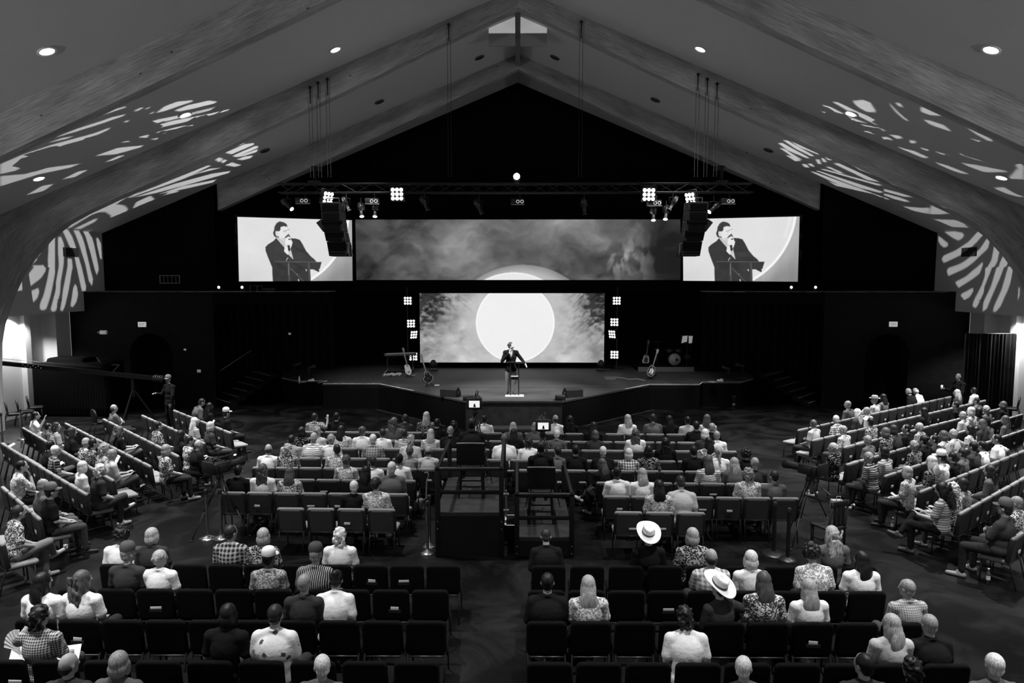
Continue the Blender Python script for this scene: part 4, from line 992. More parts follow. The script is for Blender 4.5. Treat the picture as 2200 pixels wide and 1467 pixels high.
BRP = {
 0: [P(1176, 'cropd', 'Kp', sl='long', k='e'), P(1393, 'shortd', 'Kp', hat='cowboy', ht=.85, k='a', hrx=.42), P(1487, 'bobb', 'Df'), P(1786, 'wavyb', 'Gp')],
 1: [P(1524, 'thind', 'Wq', k='d'), P(1613, 'bobw', 'Wp', k='l'), P(1755, 'afrok', 'Wf', k='e'), P(1847, 'longk', 'Wp', k='b')],
 2: [P(1174, 'shortk', 'Kp', sl='long', k='k'), P(1265, 'longb', 'Wf', k='a'), P(1561, 'shortd', 'Dp', hat='cowboy', ht=.85, k='g', rz=.35, hrx=.5), P(1642, 'longn', 'Gf'), P(1742, 'longb', 'Wp', k='a'), P(1954, 'shortg', 'Lc', k='b')],
 3: [P(1480, 'curlyk', 'Wp', k='e'), P(1921, 'longb', 'Lp', k='b'), P(2008, 'shortg', 'Kp', k='k', sl='short')],
 4: [P(1606, 'shortw', 'Gp', k='c'), P(1864, 'shortk', 'Dp'), P(1975, 'curlyk', 'Kp'), P(2148, 'shortw', 'Gp')],
}
for blk, D_ in (('BL', BLP), ('BR', BRP)):
    for r, lst in D_.items():
        for p in lst:
            p['t'] = gy(p['x'], 1250, by_[r]+HIPY).x
        seat_row(blk, r, lst, lambda p, r=r: (p['t'], by_[r], 0.0))
# ---- wings: heads placed by sight line at sitting height, snapped to their row
def W_(ox, oy, sc): return lambda x, y, h, cl, **k: dict(P(0, h, cl, **k), px=ox+x/sc, py=oy+y/sc)
q = W_(0, 840, 4.314)
LP = [q(1785, 115, 'shortd', 'Gp', k='e'), q(1860, 170, 'longk', 'Kp'), q(2035, 220, 'shortk', 'Kp', hat='cap', ht=.7), q(2020, 375, 'shortk', 'Gf', k='f', sh=.3),
      q(1695, 290, 'longw', 'Ls'), q(1830, 350, 'bobb', 'Dp'), q(1470, 330, 'shortk', 'Df'), q(1565, 440, 'longk', 'Kp'), q(1640, 470, 'baldk', 'Kp', sl='long', gl=True, k='k'), q(1030, 165, 'thind', 'Gp', k='d', gl=True),
      q(990, 380, 'wavyn', 'Kp', k='f', sh=.2), q(375, 225, 'shortk', 'Wp', k='j'), q(325, 290, 'shortk', 'Gp', sc=.86), q(485, 335, 'curlyd', 'Ls'), q(540, 420, 'wavyd', 'Kp'), q(680, 480, 'thing', 'Gf'), q(765, 520, 'shortk', 'Kf'), q(905, 565, 'curlyg', 'Lf'), q(985, 595, 'shortg', 'Lp', gl=True, k='f', tr=.08),
      q(1385, 580, 'bobg', 'Gf', gl=True, k='l', sh=.3), q(255, 545, 'shortk', 'Kp'), q(335, 545, 'shortw', 'Kq', gl=True), q(610, 710, 'bobw', 'Wp'), q(680, 800, 'curlyw', 'Dp', k='i', tr=.06, sh=.5), q(60, 735, 'shortk', 'Wf', k='h'), q(310, 915, 'thing', 'Gp'), q(420, 940, 'shortk', 'Kp', hat='cap', ht=.14), q(-60, 1190, 'shortd', 'Gf', k='i', tr=.16, sh=.3)]
q = W_(1640, 780, 3.668)
RP = [q(480, 490, 'shortn', 'Lp'), q(585, 440, 'shortw', 'Gq'), q(670, 390, 'wavyw', 'Dp'), q(720, 335, 'shortg', 'Gp'), q(865, 285, 'shortg', 'Gc', hat='fedora', ht=.3), q(1060, 290, 'longk', 'Gp'),
      q(720, 455, 'shortk', 'Df'), q(870, 420, 'shortg', 'Wp'), q(1280, 235, 'shortg', 'Kp', k='e'), q(1335, 225, 'thinw', 'Wp', k='e'), q(1410, 225, 'longb', 'Dp'), q(1680, 215, 'shortd', 'Wp'), q(1670, 290, 'shortd', 'Gp', k='g'), q(1600, 335, 'shortk', 'Kp'),
      q(725, 540, 'cropg', 'Wf'), q(880, 545, 'bobd', 'Dp', k='h'), q(950, 530, 'shortk', 'Kp'), q(1390, 400, 'longk', 'Kp'), q(1570, 395, 'bobw', 'Wo'), q(1625, 415, 'thing', 'Lp'), q(1565, 470, 'longn', 'Dp'), q(1740, 395, 'bobk', 'Kp'), q(1805, 385, 'wavyshortb', 'Gp', gl=True), q(1950, 335, 'bobn', 'Kp', gl=True),
      q(2000, 450, 'longn', 'Gp'), q(1820, 490, 'shortk', 'Gp', hat='cap', ht=.03), q(1760, 540, 'longk', 'Wf'), q(1325, 510, 'shortb', 'Lf'), q(1255, 555, 'bobn', 'Wf'), q(1100, 585, 'bobn', 'Kf'), q(940, 620, 'shortg', 'Gp'),
      q(645, 690, 'wavyshortb', 'Ko', sh=.4), q(760, 715, 'bobk', 'Ls'), q(960, 770, 'wavyshortg', 'Ks', k='h', sh=.6), q(1140, 755, 'longw', 'Kf'), q(1315, 675, 'wavyshortg', 'Kf'), q(1400, 650, 'bunk', 'Kp'), q(1470, 625, 'shortk', 'Dp'), q(1545, 595, 'thing', 'Lp', k='g'),
      q(1145, 925, 'curlyw', 'Gf', k='f', sh=.25), q(1270, 885, 'bobb', 'Wf'), q(1465, 815, 'shortk', 'Wp', hat='cap', ht=.8), q(1565, 780, 'shortk', 'Kp'), q(1630, 745, 'shortd', 'Gp'), q(1685, 700, 'shortk', 'Dp'), q(1850, 690, 'shortk', 'Wp'), q(1935, 625, 'shortk', 'Wp', k='g'),
      q(1560, 1060, 'wavyk', 'Ls', k='f', tr=.01, sh=.05, sc=1.05), q(1700, 965, 'bobd', 'Lf'), q(1915, 860, 'wavyd', 'Gp', sl='long'), q(1910, 1185, 'shortd', 'Dp', hat='cap', ht=.1, k='d', sh=.2, sc=1.06), q(2020, 1105, 'shortg', 'Gf', gl=True)]
for blk, lst in (('L', LP), ('R', RP)):
    by = {}
    for p in lst:
        h = gz(p['px'], p['py'], 1.23); best = None
        for r in range(8):
            A, B, ang = ROWGEO[(blk, r)]; n = Vector((-math.sin(ang), math.cos(ang))); d = (B-A).normalized()
            e = abs((Vector((h.x, h.y))-A).dot(n)-HIPY-.03); t = (Vector((h.x, h.y))-A).dot(d)
            if t < -.6 or t > (B-A).length+.5: e += 1.0
            if best is None or e < best[0]: best = (e, r, t)
        p['t'] = best[2]; by.setdefault(best[1], []).append(p)
    for r, l2 in by.items():
        l2.sort(key=lambda p: p['t'])
        for a, b in zip(l2, l2[1:]):
            if b['t']-a['t'] < .53: b['t'] = a['t']+.53
        A, B, ang = ROWGEO[(blk, r)]; d = (B-A).normalized()
        seat_row(blk, r, l2, lambda p, A=A, d=d, ang=ang: (A.x+d.x*p['t'], A.y+d.y*p['t'], ang))
print('people', len(PEOPLE))
# ================================================================== lighting rig over the stage front
TY = 24.0
tz = lambda py: gy(1112, py, TY).z
txx = lambda px: gy(px, 400, TY).x
M_TRUSS = mat('truss_tube', .022, .35, metal=.5, spec=.5)
tr = thing('lighting_truss', 'long horizontal box truss hung across the stage front', 'truss', (0, TY, 0))
zt_, zb_ = tz(395), tz(414); xa, xb = txx(600), txx(1615); dy = .3
for yy in (-dy/2, dy/2):
    for zz in (zt_, zb_): MB().cone((xa, yy, zz), (xb, yy, zz), .025, n=8).build('chord', M_TRUSS, tr)
nb = 30; bm_a = MB().cone((0, 0, 0), ((xb-xa)/nb, 0, zt_-zb_), .012, n=6).mesh('brace'); bm_b = MB().cone((0, 0, zt_-zb_), ((xb-xa)/nb, 0, 0), .012, n=6).mesh('brace')
for i in range(nb):
    for yy in (-dy/2, dy/2):
        o = link('brace', bm_a if (i+(yy > 0)) % 2 else bm_b, M_TRUSS, tr); o.location = (xa+(xb-xa)*i/nb, yy, zb_)
M_ARRAY = mat('array_black', .0035, .7, spec=.12)
M_BRIGHT = mat('lit_lamp_cell', .9, .3, emit=30.0); M_BRIGHT2 = mat('lit_spot_lens', .9, .3, emit=12.0); M_RINGGLINT = mat('lens_ring_glint', .4, .15, emit=.5)  # ring emission stands in for reflections on the twin lens rings
def face_to(t, rx, rz): t.rotation_euler = (rx, 0, rz)
def nine_cell(loc, s, label, rx=0., rz=0., group='nine-cell lamp panels', m=None, yoke=True, name='nine_cell_lamp'):
    t = thing(name, label, 'stage light', loc, 0, group); face_to(t, rx, rz)
    MB().rbox(-s/2, 0, -s/2, s/2, s*.35, s/2, .015).build('housing', M_BLKMET, t)
    me = MB().lathe([(s*.125, 0), (s*.125, .004)], n=16, M=rotm(rx=math.pi/2)).mesh('lamp_cell')
    for i in range(3):
        for j in range(3):
            o = link('lamp_cell', me, m or M_BRIGHT, t); o.location = ((i-1)*s*.31, -.003, (j-1)*s*.31)
    if yoke: MB().tube([(-s*.58, s*.15, 0), (-s*.58, s*.15, s*.62), (s*.58, s*.15, s*.62), (s*.58, s*.15, 0)], .014, 6).build('yoke', M_BLKMET, t)
    return t
nine_cell(gy(853, 417, TY-.3), .46, 'glaring nine-cell lamp panel on the truss, left of centre', .05, -.05)
nine_cell(gy(1394, 418, TY-.3), .46, 'glaring nine-cell lamp panel on the truss, right of centre', .05, .05)
nine_cell(gy(705, 425, TY-.3), .44, 'turned nine-cell lamp panel above the left speaker array', .3, .95)
nine_cell(gy(1483, 427, TY-.3), .44, 'turned nine-cell lamp panel above the right speaker array', .3, -.95)
def profile_spot(loc, d, label, lit=True, L_=.55, group='profile spotlights on the truss'):
    t = thing('profile_spotlight', label, 'spotlight', loc, 0, group); d = Vector(d).normalized()
    q = Vector((0, 0, -1)).rotation_difference(d).to_matrix().to_4x4()
    MB().lathe([(.0, .30), (.075, .29), (.09, .2), (.09, .05), (.055, .03), (.055, -.2), (.075, -.21), (.075, -.25)], n=16, M=q, caps=False).build('barrel', mat('fixture_grey', .014, .4, spec=.5), t)
    MB().lathe([(.07, -.235), (.07, -.23)], n=16, M=q).build('lens', M_BRIGHT2 if lit else mat('unlit_glass', .02, .1), t)
    MB().tube([(-.11, 0, .0), (-.11, 0, .22), (.11, 0, .22), (.11, 0, 0)], .012, 6).build('yoke', M_BLKMET, t)
    MB().cone((0, 0, .22), (0, 0, .42), .015, n=6).build('clamp_stem', M_BLKMET, t)
    return t
for px, py, d, lab, lit in ((618, 441, (1, -.6, -.8), 'lit profile spotlight at the far left end of the truss', True), (1533, 447, (-1, -.6, -.8), 'lit profile spotlight at the far right end of the truss', True),
                            (776, 452, (.2, -.5, -1), 'lit profile spotlight right of the left speaker array', True), (806, 452, (.05, -.5, -1), 'lit profile spotlight beside the left twin-lens unit', True),
                            (1404, 460, (-.1, -.5, -1), 'lit profile spotlight below the right lamp panel', True), (1431, 458, (-.2, -.5, -1), 'lit profile spotlight left of the right speaker array', True),
                            (913, 438, (.5, -.2, -1), 'dark profile spotlight hanging right of the left lamp panel', False), (1029, 446, (.5, -.2, -1), 'dark profile spotlight hanging left of the truss centre', False), (1445, 438, (-.6, -.2, -1), 'dark profile spotlight tilted beside the right array', False), (745, 440, (.5, -.2, -1), 'dark profile spotlight tilted beside the left array', False), (1255, 445, (.1, .2, -1), 'dark profile spotlight hanging right of the truss centre', False)):
    profile_spot(gy(px, py, TY-.1), d, lab, lit)
# centre follow spot above the truss
t = thing('fresnel_spot', 'brilliant round spotlight standing above the truss centre', 'spotlight', gy(1110, 379, TY-.2))
MB().lathe([(.11, .0), (.13, .03), (.14, .25), (.09, .32)], n=18, M=rotm(rx=-math.pi/2)).build('housing', M_BLKMET, t); MB().lathe([(.105, 0), (.105, .004)], n=18, M=Matrix.Translation((0, -.004, 0)) @ rotm(rx=math.pi/2)).build('lens', M_BRIGHT, t)
MB().cone((0, .15, -.1), (0, .15, -.3), .02, n=6).build('stem', M_BLKMET, t)
for px, py, lab in ((653, 431, 'twin-lens unit on the truss, far left'), (803, 432, 'twin-lens unit on the truss beside the left lamp panel'), (1117, 433, 'twin-lens unit on the truss at its centre'), (1412, 436, 'twin-lens unit on the truss below the right lamp panel'), (1570, 432, 'twin-lens unit on the truss, far right')):
    t = thing('twin_lens_unit', lab, 'stage light', gy(px, py, TY-.25), 0, 'twin-lens units on the truss')
    MB().rbox(-.3, 0, -.08, .14, .3, .1, .01).build('box', M_BLKMET, t); MB().rbox(-.28, -.05, -.105, .16, .05, -.085, .005).build('shelf', mat('shelf_edge', .2, .4), t); MB().cone((0, .15, .1), (0, .15, .3), .015, n=6).build('stem', M_BLKMET, t)
    for x in (-.07, .07): MB().lathe([(.045, 0), (.058, -.01), (.045, -.012), (.04, 0)], n=18, M=Matrix.Translation((x, -.002, 0)) @ rotm(rx=-math.pi/2), caps=False).build('lens_ring', M_RINGGLINT, t)
# speaker line arrays
def line_array(px0, s, label):
    c = gy(px0, 470, 23.0); t = thing('line_array', label, 'speaker', (c.x, 23.0, 0))
    zs = [gy(1112, py, 23.0).z for py in (436, 455, 476, 498, 519, 551)]; w = .64
    for k in range(5):
        z1, z0 = zs[k], zs[k+1]; off = s*(.0, .012, .035, .07, .13, .20)[k]; off1 = s*(.0, .012, .035, .07, .13, .20)[k+1]; yo = -.04*k*k*.25
        q = [(-w/2+off, z1), (w/2+off, z1), (w/2+off1+(0 if k < 4 else .0), z0+.012), (-w/2+off1, z0+.012)]
        MB().prism(q, -.32-yo, .3-yo, 'y').build('cabinet', M_ARRAY, t)
        MB().box(-w/2+off+.03, -.325-yo, z1-.02, w/2+off-.03, -.32-yo, z1-.008).build('seam_strip', mat('cabinet_seam', .05, .5), t)
        for j in range(5): MB().box(-w/2+off+.05, -.33-yo, z0+.03+j*(z1-z0-.05)/5, w/2+off-.05, -.32-yo, z0+.036+j*(z1-z0-.05)/5).build('grille_bar', mat('grille_black', .002, .8, spec=.05), t)
    zc = (zs[2]+zs[3])/2+.08
    MB().prism([(-s*w/2+.0, zc+.14), (-s*(w/2+.16), zc+.03), (-s*w/2+s*.06, zc-.26)], -.3, .2, 'y').build('fill_speaker', M_ARRAY, t)
    ze = (zs[4]+zs[5])/2+.1
    MB().prism([(s*(w/2+.14), ze+.12), (s*(w/2+.22), ze+.03), (s*(w/2+.18), ze-.25)], -.3, .2, 'y').build('fill_speaker', M_ARRAY, t)
    MB().tube([(-.2, 0, zs[0]+.02), (-.2, 0, zs[0]+.16), (.2, 0, zs[0]+.16), (.2, 0, zs[0]+.02)], .02, 6).build('fly_frame', M_BLKMET, t)
    return t
line_array(716, 1, 'black speaker line array hanging in front of the left relay screen'); line_array(1495, -1, 'black speaker line array hanging in front of the right relay screen')
# hoist cables from the arches to the truss
def cable(px, py_top, Y, label, zend):
    a = gy(px, py_top, Y); t = thing('hoist_cable', label, 'cable', a, 0, 'hoist cables'); L_ = a.z-zend
    MB().cone((-.05, 0, -.4), (-.05, .0, -L_), .007, n=5).build('wire', M_BLKMET, t); MB().cone((.05, 0, -.4), (.05, .0, -L_), .007, n=5).build('wire', M_BLKMET, t)
    MB().cone((0, 0, .0), (0, 0, -.5), .022, .014, n=6).build('turnbuckle', mat('hoist_black', .006, .6), t); MB().ell((0, 0, 0), .05, 8, 6).build('eye_bolt', mat('hoist_black', .006, .6), t)
for i, px in enumerate((666, 683, 703)): cable(px, (188, 178, 170)[i], 22.80, 'hoist cables dropping from the arch left of centre, %s of three' % ORD[i], zt_+.05)
for i, px in enumerate((1500, 1520, 1541)): cable(px, (160, 170, 180)[i], 22.80, 'hoist cables dropping from the arch right of centre, %s of three' % ORD[i], zt_+.05)
cable(964, 53, 22.80, 'thin hoist cables from the arch left of the ridge', zt_+.05); cable(1249, 47, 22.80, 'thin hoist cables from the arch right of the ridge', zt_+.05)
# lamp columns beside the LED wall
for s, lst in ((-1, [(876, 646, .0, -.1), (883, 695, .1, .25), (889, 719, .2, .75), (888, 766, -.2, .15)]), (1, [(1325, 646, .0, .1), (1320, 692, .1, -.25), (1315, 718, .2, -.75), (1320, 762, -.2, -.15)])):
    c = gy(lst[0][0]+s*2, 700, 31.6); side = 'left' if s < 0 else 'right'
    t = thing('lamp_column', 'upright black pipe carrying four lamp panels %s of the LED wall' % side, 'stand', (c.x, 31.75, 1.0))
    MB().cone((0, 0, 0), (0, 0, 3.75), .03, n=8).build('pipe', M_BLKMET, t); MB().rbox(-.3, -.3, 0, .3, .3, .03, .01).build('base_plate', M_BLKMET, t)
    for i, (px, py, rx, rz) in enumerate(lst):
        nine_cell(gy(px, py, 31.45), .40, '%s nine-cell lamp panel from the top, %s of the LED wall' % (('topmost', 'second', 'third', 'lowest')[i], side), rx, rz, yoke=False, m=mat('stage_cell', .9, .3, emit=2.0))
# small lit fixtures and clutter on the side ledges
for px, lab in ((470, 'tiny bright lamp on the left ledge, nearer the wall'), (520, 'tiny bright lamp on the left ledge, under the relay screen'), (1700, 'tiny bright lamp on the right ledge, under the relay screen'), (1752, 'tiny bright lamp on the right ledge, nearer the wall')):
    p = gy(px, 617, 28.3); t = thing('ledge_lamp', lab, 'lamp', (p.x, 28.3, 4.63), 0, 'small lamps on the ledges')
    MB().rbox(-.08, 0, 0, .08, .16, .14, .02).build('housing', M_BLKMET, t); MB().lathe([(.05, 0), (.05, .004)], n=12, M=Matrix.Translation((0, -.004, p.z-4.63)) @ rotm(rx=math.pi/2)).build('lens', M_BRIGHT2, t)
t = thing('ledge_equipment_frame', 'small open metal frame of equipment on the left ledge', 'frame', (gy(560, 620, 28.3).x, 28.2, 4.63))
for a, b in (((-.4, 0, 0), (-.4, 0, .22)), ((-.4, 0, .22), (.1, 0, .22)), ((.1, 0, .22), (.1, 0, 0)), ((-.1, 0, .0), (-.1, 0, .22))): MB().cone(a, b, .012, n=6).build('frame_tube', mat('frame_tube', .12, .4), t)
MB().rbox(.12, -.1, 0, .6, .2, .12, .01).build('case', M_BLKPLA, t)

# ---------------- things on the black walls
def text_mesh(s, size, name='lettering'):
    cu = bpy.data.curves.new('t', 'FONT'); cu.body = s; cu.size = size; cu.align_x = 'CENTER'; cu.align_y = 'CENTER'; cu.extrude = .002
    o = bpy.data.objects.new('t', cu); COL.objects.link(o); dg = bpy.context.evaluated_depsgraph_get(); me = bpy.data.meshes.new_from_object(o.evaluated_get(dg)); me.name = name
    bpy.data.objects.remove(o); me.materials.clear(); return me
EXIT_T = text_mesh('EXIT', .15)
for px, py, lab in ((304.5, 697, 'lit white EXIT sign over the arched doorway in the brick wall'), (1920, 696.5, 'lit white EXIT sign on the dark brick wall beside the right wing')):
    p = gy(px, py, BY-.06); t = thing('exit_sign', lab, 'sign', p)
    MB().rbox(-.16, 0, -.1, .16, .05, .1, .01).build('case', mat('exit_case', .5, .5, emit=.38 if px < 1000 else .16), t)
    o = link('lettering', EXIT_T, mat('exit_letters', .05, .6, emit=.12), t); o.matrix_local = Matrix.Translation((0, -.003, 0)) @ rotm(rx=math.pi/2) @ Matrix.Scale(.72, 4)
t = thing('emergency_light', 'white twin-head emergency light on the left brick wall', 'light', gy(221, 714, BY-.06)); MB().rbox(-.14, 0, -.075, .14, .06, .075, .015).build('case', mat('emer_case_glow', .6, .5, emit=.16), t)  # case emission added to brighten it, the case itself is no lamp
for x in (-.17, .17): MB().lathe([(.035, 0), (.045, -.05), (.04, -.055), (0, -.05)], n=12, M=Matrix.Translation((x, .02, 0)) @ rotm(rx=-math.pi/2)).build('lamp_head', mat('emer_lamp', .3, .4), t)
for px, py, w, lab in ((397, 751, .045, 'small white wall sensor on the dark brick'), (427, 797, .07, 'white wall switch plate on the dark brick'), (622, 717, .05, 'tiny white light on the black stage wing')):
    p = gy(px, py, BY-.05 if px < 500 else GY-.12); t = thing('wall_plate', lab, 'switch', p); MB().rbox(-w, 0, -w*.8, w, .03, w*.8, .008).build('plate', mat('glowing_plate', .7, .5, emit=.12), t); MB().rbox(-w*.3, -.006, -w*.4, w*.3, 0, w*.4, .003).build('toggle', M_WHITE, t)  # plates emit a little, their brightness is put into the material
p = gy(365, 600, GY-.04); t = thing('wall_grille', 'white framed five-pane grille on the black gable wall', 'grille', p); w, h = .42, .17
for q in ((-w, -h, w, -h+.02), (-w, h-.02, w, h), (-w, -h, -w+.02, h), (w-.02, -h, w, h)): MB().box(q[0], -.02, q[1], q[2], .0, q[3]).build('frame', mat('grille_white', .45, .6), t)
for k in range(1, 5): MB().box(-w+2*w*k/5-.008, -.018, -h, -w+2*w*k/5+.008, 0, h).build('bar', mat('grille_bar', .2, .6), t)
for k in range(6): MB().box(-w+.02, -.008, -h+.03+k*.05, w-.02, .0, -h+.036+k*.05).build('slat', mat('vent_dark', .02, .7), t)
# drape screening the corner at the right
x0, x1 = gy(2078, 700, 25.6).x, gy(2184, 718, 25.6).x; ztop = gy(2184, 717, 25.6).z; mb = MB(); xs = np.linspace(x0, x1, 46)
for i in range(45):
    ya, yb = .06*math.sin(i*1.9)+.02*math.sin(i*.7), .06*math.sin((i+1)*1.9)+.02*math.sin((i+1)*.7)
    mb.add([(xs[i], 25.6+ya, .02), (xs[i+1], 25.6+yb, .02), (xs[i+1], 25.6+yb*.6, ztop), (xs[i], 25.6+ya*.6, ztop)], [(0, 1, 2, 3)], True)
t = thing('pipe_drape', 'black pleated drape on a pipe stand in the right corner', 'drape'); mb.build('curtain', M_DRAPE, t)
MB().cone((x0, 25.66, ztop), (x1, 25.66, ztop), .02, n=8).build('crossbar', M_BLKMET, t)
for x in (x0, x1): MB().cone((x, 25.66, 0), (x, 25.66, ztop), .02, n=8).build('upright', mat('upright_grey', .1, .4), t); MB().rbox(x-.2, 25.46, 0, x+.2, 25.86, .015, .005).build('base_plate', M_BLKMET, t)
# ================================================================== stage: speaker, lectern, instruments
def standing(yaw=0., el=None, wr=None, hd=None, lean=0., stance=.11, hl=.0):
    T = lambda v: V(v.x, v.y+lean*(v.z-.95), v.z)
    sh = {s: T(V(s*.19, -.01, 1.46)) for s in (-1, 1)}; hip = {s: V(s*.09, 0, .94) for s in (-1, 1)}; kn = {s: V(s*stance, .03, .5) for s in (-1, 1)}; an = {s: V(s*stance, -.02, .09) for s in (-1, 1)}; to = {s: an[s]+V(s*.05, .18, -.05) for s in (-1, 1)}
    H = Matrix.Translation(T(V(hl, .03, 1.70))) @ Matrix.Rotation(yaw, 4, 'Z')
    def torso(b, g):
        b.ell(V(0, 0, .96), (.165+g, .12+g, .13+g), 16, 10); b.ell(T(V(0, .0, 1.12)), (.155+g, .115+g, .16+g), 16, 10); b.ell(T(V(0, -.01, 1.31)), (.175+g, .12+g, .18+g), 16, 10); b.ell(T(V(0, -.01, 1.44)), (.185+g, .085+g, .07+g), 16, 8)
        for s in (-1, 1): b.ell(sh[s], .062+g, 12, 8); b.cap(T(V(s*.13, -.01, 1.485)), T(V(hl*.3+s*.02, 0, 1.535)), .042+g, .045+g*.4, 10)
    b = MB(); torso(b, 0); b.cap(T(V(0, 0, 1.5)), T(V(hl*.8, .015, 1.61)), .057, .055, 12); head_prims(b, H)
    for s in (-1, 1):
        b.cap(sh[s], el[s], .054, .043, 12); b.cap(el[s], wr[s], .042, .03, 12); hand_prims(b, wr[s], hd[s][0], hd[s][1], s, hd[s][2])
        b.cap(hip[s], kn[s], .09, .062, 12); b.cap(kn[s], an[s], .058, .04, 12); b.cap(an[s]+V(0, -.02, -.03), to[s], .036, .028, 10)
    me = remeshed(b, .009, 2, 14000, 'body'); n = len(me.vertices); co = np.empty(n*3, np.float32); me.vertices.foreach_get('co', co); co = co.reshape(-1, 3)
    Hi = np.array(H.inverted()); lc = co @ Hi[:3, :3].T+Hi[:3, 3]; x, y, z = np.abs(lc[:, 0]), lc[:, 1], lc[:, 2]; fe = np.zeros(n)
    fe = np.maximum(fe, .85*(np.hypot(x-.03, (z-.004)*1.3) < .011)*(y > .05)); fe = np.maximum(fe, .6*((np.abs(z-.03) < .006) & (x > .012) & (x < .05))*(y > .05)); fe = np.maximum(fe, .45*((np.abs(z+.065) < .009) & (x < .024))*(y > .06)); fe = np.maximum(fe, .93*(co[:, 2] < .11))
    at = me.color_attributes.new('skin', 'FLOAT_COLOR', 'POINT'); c = np.ones((n, 4), np.float32); c[:, :3] = (1-fe)[:, None]; at.data.foreach_set('color', c.reshape(-1))
    o = {'body': me, 'H': H, 'wr': wr}
    b = MB(); torso(b, .014); o['shirt'] = remeshed(b, .012, 2, 4000, 'shirt')
    b = MB(); torso(b, .027); b.ell(V(0, 0, .91), (.20, .15, .16), 16, 10); b.ell(V(0, 0, .86), (.205, .155, .13), 16, 10)
    for s in (-1, 1): b.cap(sh[s], el[s], .068, .06, 12); b.cap(el[s], wr[s].lerp(el[s], .12), .058, .046, 12)
    o['jacket'] = remeshed(b, .011, 3, 9000, 'jacket')
    b = MB(); b.ell(V(0, 0, .94), (.178, .135, .12), 16, 10)
    for s in (-1, 1): b.cap(hip[s], kn[s], .105, .08, 12); b.cap(kn[s], an[s], .076, .066, 12)
    o['trousers'] = remeshed(b, .012, 2, 4000, 'trousers')
    for s in (-1, 1): b = MB(); b.cap(an[s]+V(0, -.035, -.045), to[s]+V(0, .01, 0), .045, .036, 10); b.ell(an[s]+(to[s]-an[s])*.15, (.044, .05, .05), 10, 8); o['shoe%d' % s] = remeshed(b, .012, 2, 600, 'shoe')
    return o
def cut_front(me, fn):
    bm = bmesh.new(); bm.from_mesh(me); kill = [f for f in bm.faces if fn(f.calc_center_median())]; bmesh.ops.delete(bm, geom=kill, context='FACES'); bm.to_mesh(me); bm.free()
SP = standing(.85, {1: V(.30, .12, 1.17), -1: V(-.38, .02, 1.22)}, {1: V(.035, .24, 1.475), -1: V(-.50, .19, 1.09)}, {1: (V(-.35, .1, .85), V(.3, .95, 0), 1.1), -1: (V(-.35, .6, -.6), V(-.6, .2, .7), .5)}, lean=.06)
def vopen(c):
    if c.y < .04: return False
    w = .06*(c.z-1.22)/.28 if c.z > 1.22 else (.05*(.90-c.z)/.12 if c.z < .90 else -1)
    return abs(c.x+.01) < w and c.z < 1.56
cut_front(SP['jacket'], vopen)
sp = thing('person', 'person in dark open jacket speaking at the lectern, holding a microphone', 'person', (-.24, 24.78, 1.0), math.pi)
sp.scale = (1.03,)*3
link('body', SP['body'], skin_mat(.5), sp); link('shirt', SP['shirt'], cloth_mat(.72, 'o'), sp); link('jacket', SP['jacket'], cloth_mat(.006, 'p'), sp); link('trousers', SP['trousers'], cloth_mat(.16, 'p'), sp)
for s in (-1, 1): link('shoe', SP['shoe%d' % s], mat('shoe_005', .02, .4), sp)
h = link('hair', HAIR['wavyshort'], hair_mat(.03), sp); h.matrix_local = SP['H']
b = MB(); b.cap((-.028, .082, -.056), (0, .096, -.046), .008, .011, 8); b.cap((0, .096, -.046), (.028, .082, -.056), .011, .008, 8); b.cap((-.03, .08, -.058), (-.036, .07, -.08), .008, .005, 6); b.cap((.03, .08, -.058), (.036, .07, -.08), .008, .005, 6)
link('moustache', b.mesh('moustache'), hair_mat(.03), sp).matrix_local = SP['H']
mw = Matrix.Translation((-.24, 24.78, 1.0)) @ Matrix.Rotation(math.pi, 4, 'Z') @ Matrix.Scale(1.03, 4)
hp = mw @ (SP['wr'][1]+V(-.03, .05, .07)); mt = mw @ (SP['H'] @ V(0, .115, -.05)); d = (mt-hp).normalized()
t = thing('microphone', 'black handheld microphone raised to the mouth of the speaking person', 'microphone', mt)
MB().cone(-d*.03, -d*.22, .017, .012, n=10).build('handle', M_BLKPLA, t); MB().ell((0, 0, 0), .026, 12, 8).build('grille_head', mat('mic_mesh', .12, .4, metal=.6), t)
# lectern
lx, ly = gy(1105.5, 800, 24.42).x, 24.42
t = thing('lectern', 'slim dark metal lectern with two posts and a pale base', 'lectern', (lx, ly, 1.0))
for x in (-.145, .145): MB().rbox(x-.02, -.025, .02, x+.02, .025, 1.16, .004).build('post', mat('lectern_black', .02, .3, spec=.5), t)
MB().rbox(-.30, -.2, -.012, .36, .2, .012, .006, M=Matrix.Translation((.02, .02, 1.18)) @ rotm(rx=-.22)).build('desk_top', mat('lectern_black', .02, .3, spec=.5), t)
MB().rbox(-.125, -.12, .70, .125, .16, .715, .004).build('shelf', mat('lectern_shelf', .35, .4), t); MB().rbox(-.125, -.02, .58, .125, .16, .695, .005).build('shelf_box', M_BLKPLA, t)
MB().rbox(-.33, -.22, 0, .33, .22, .022, .006).build('base', mat('lectern_base', .45, .3), t)
for s in (-1, 1): MB().cone((-.12*s, .0, .1), (.12*s, .0, .56), .006, n=6).build('cross_wire', M_STEEL, t)
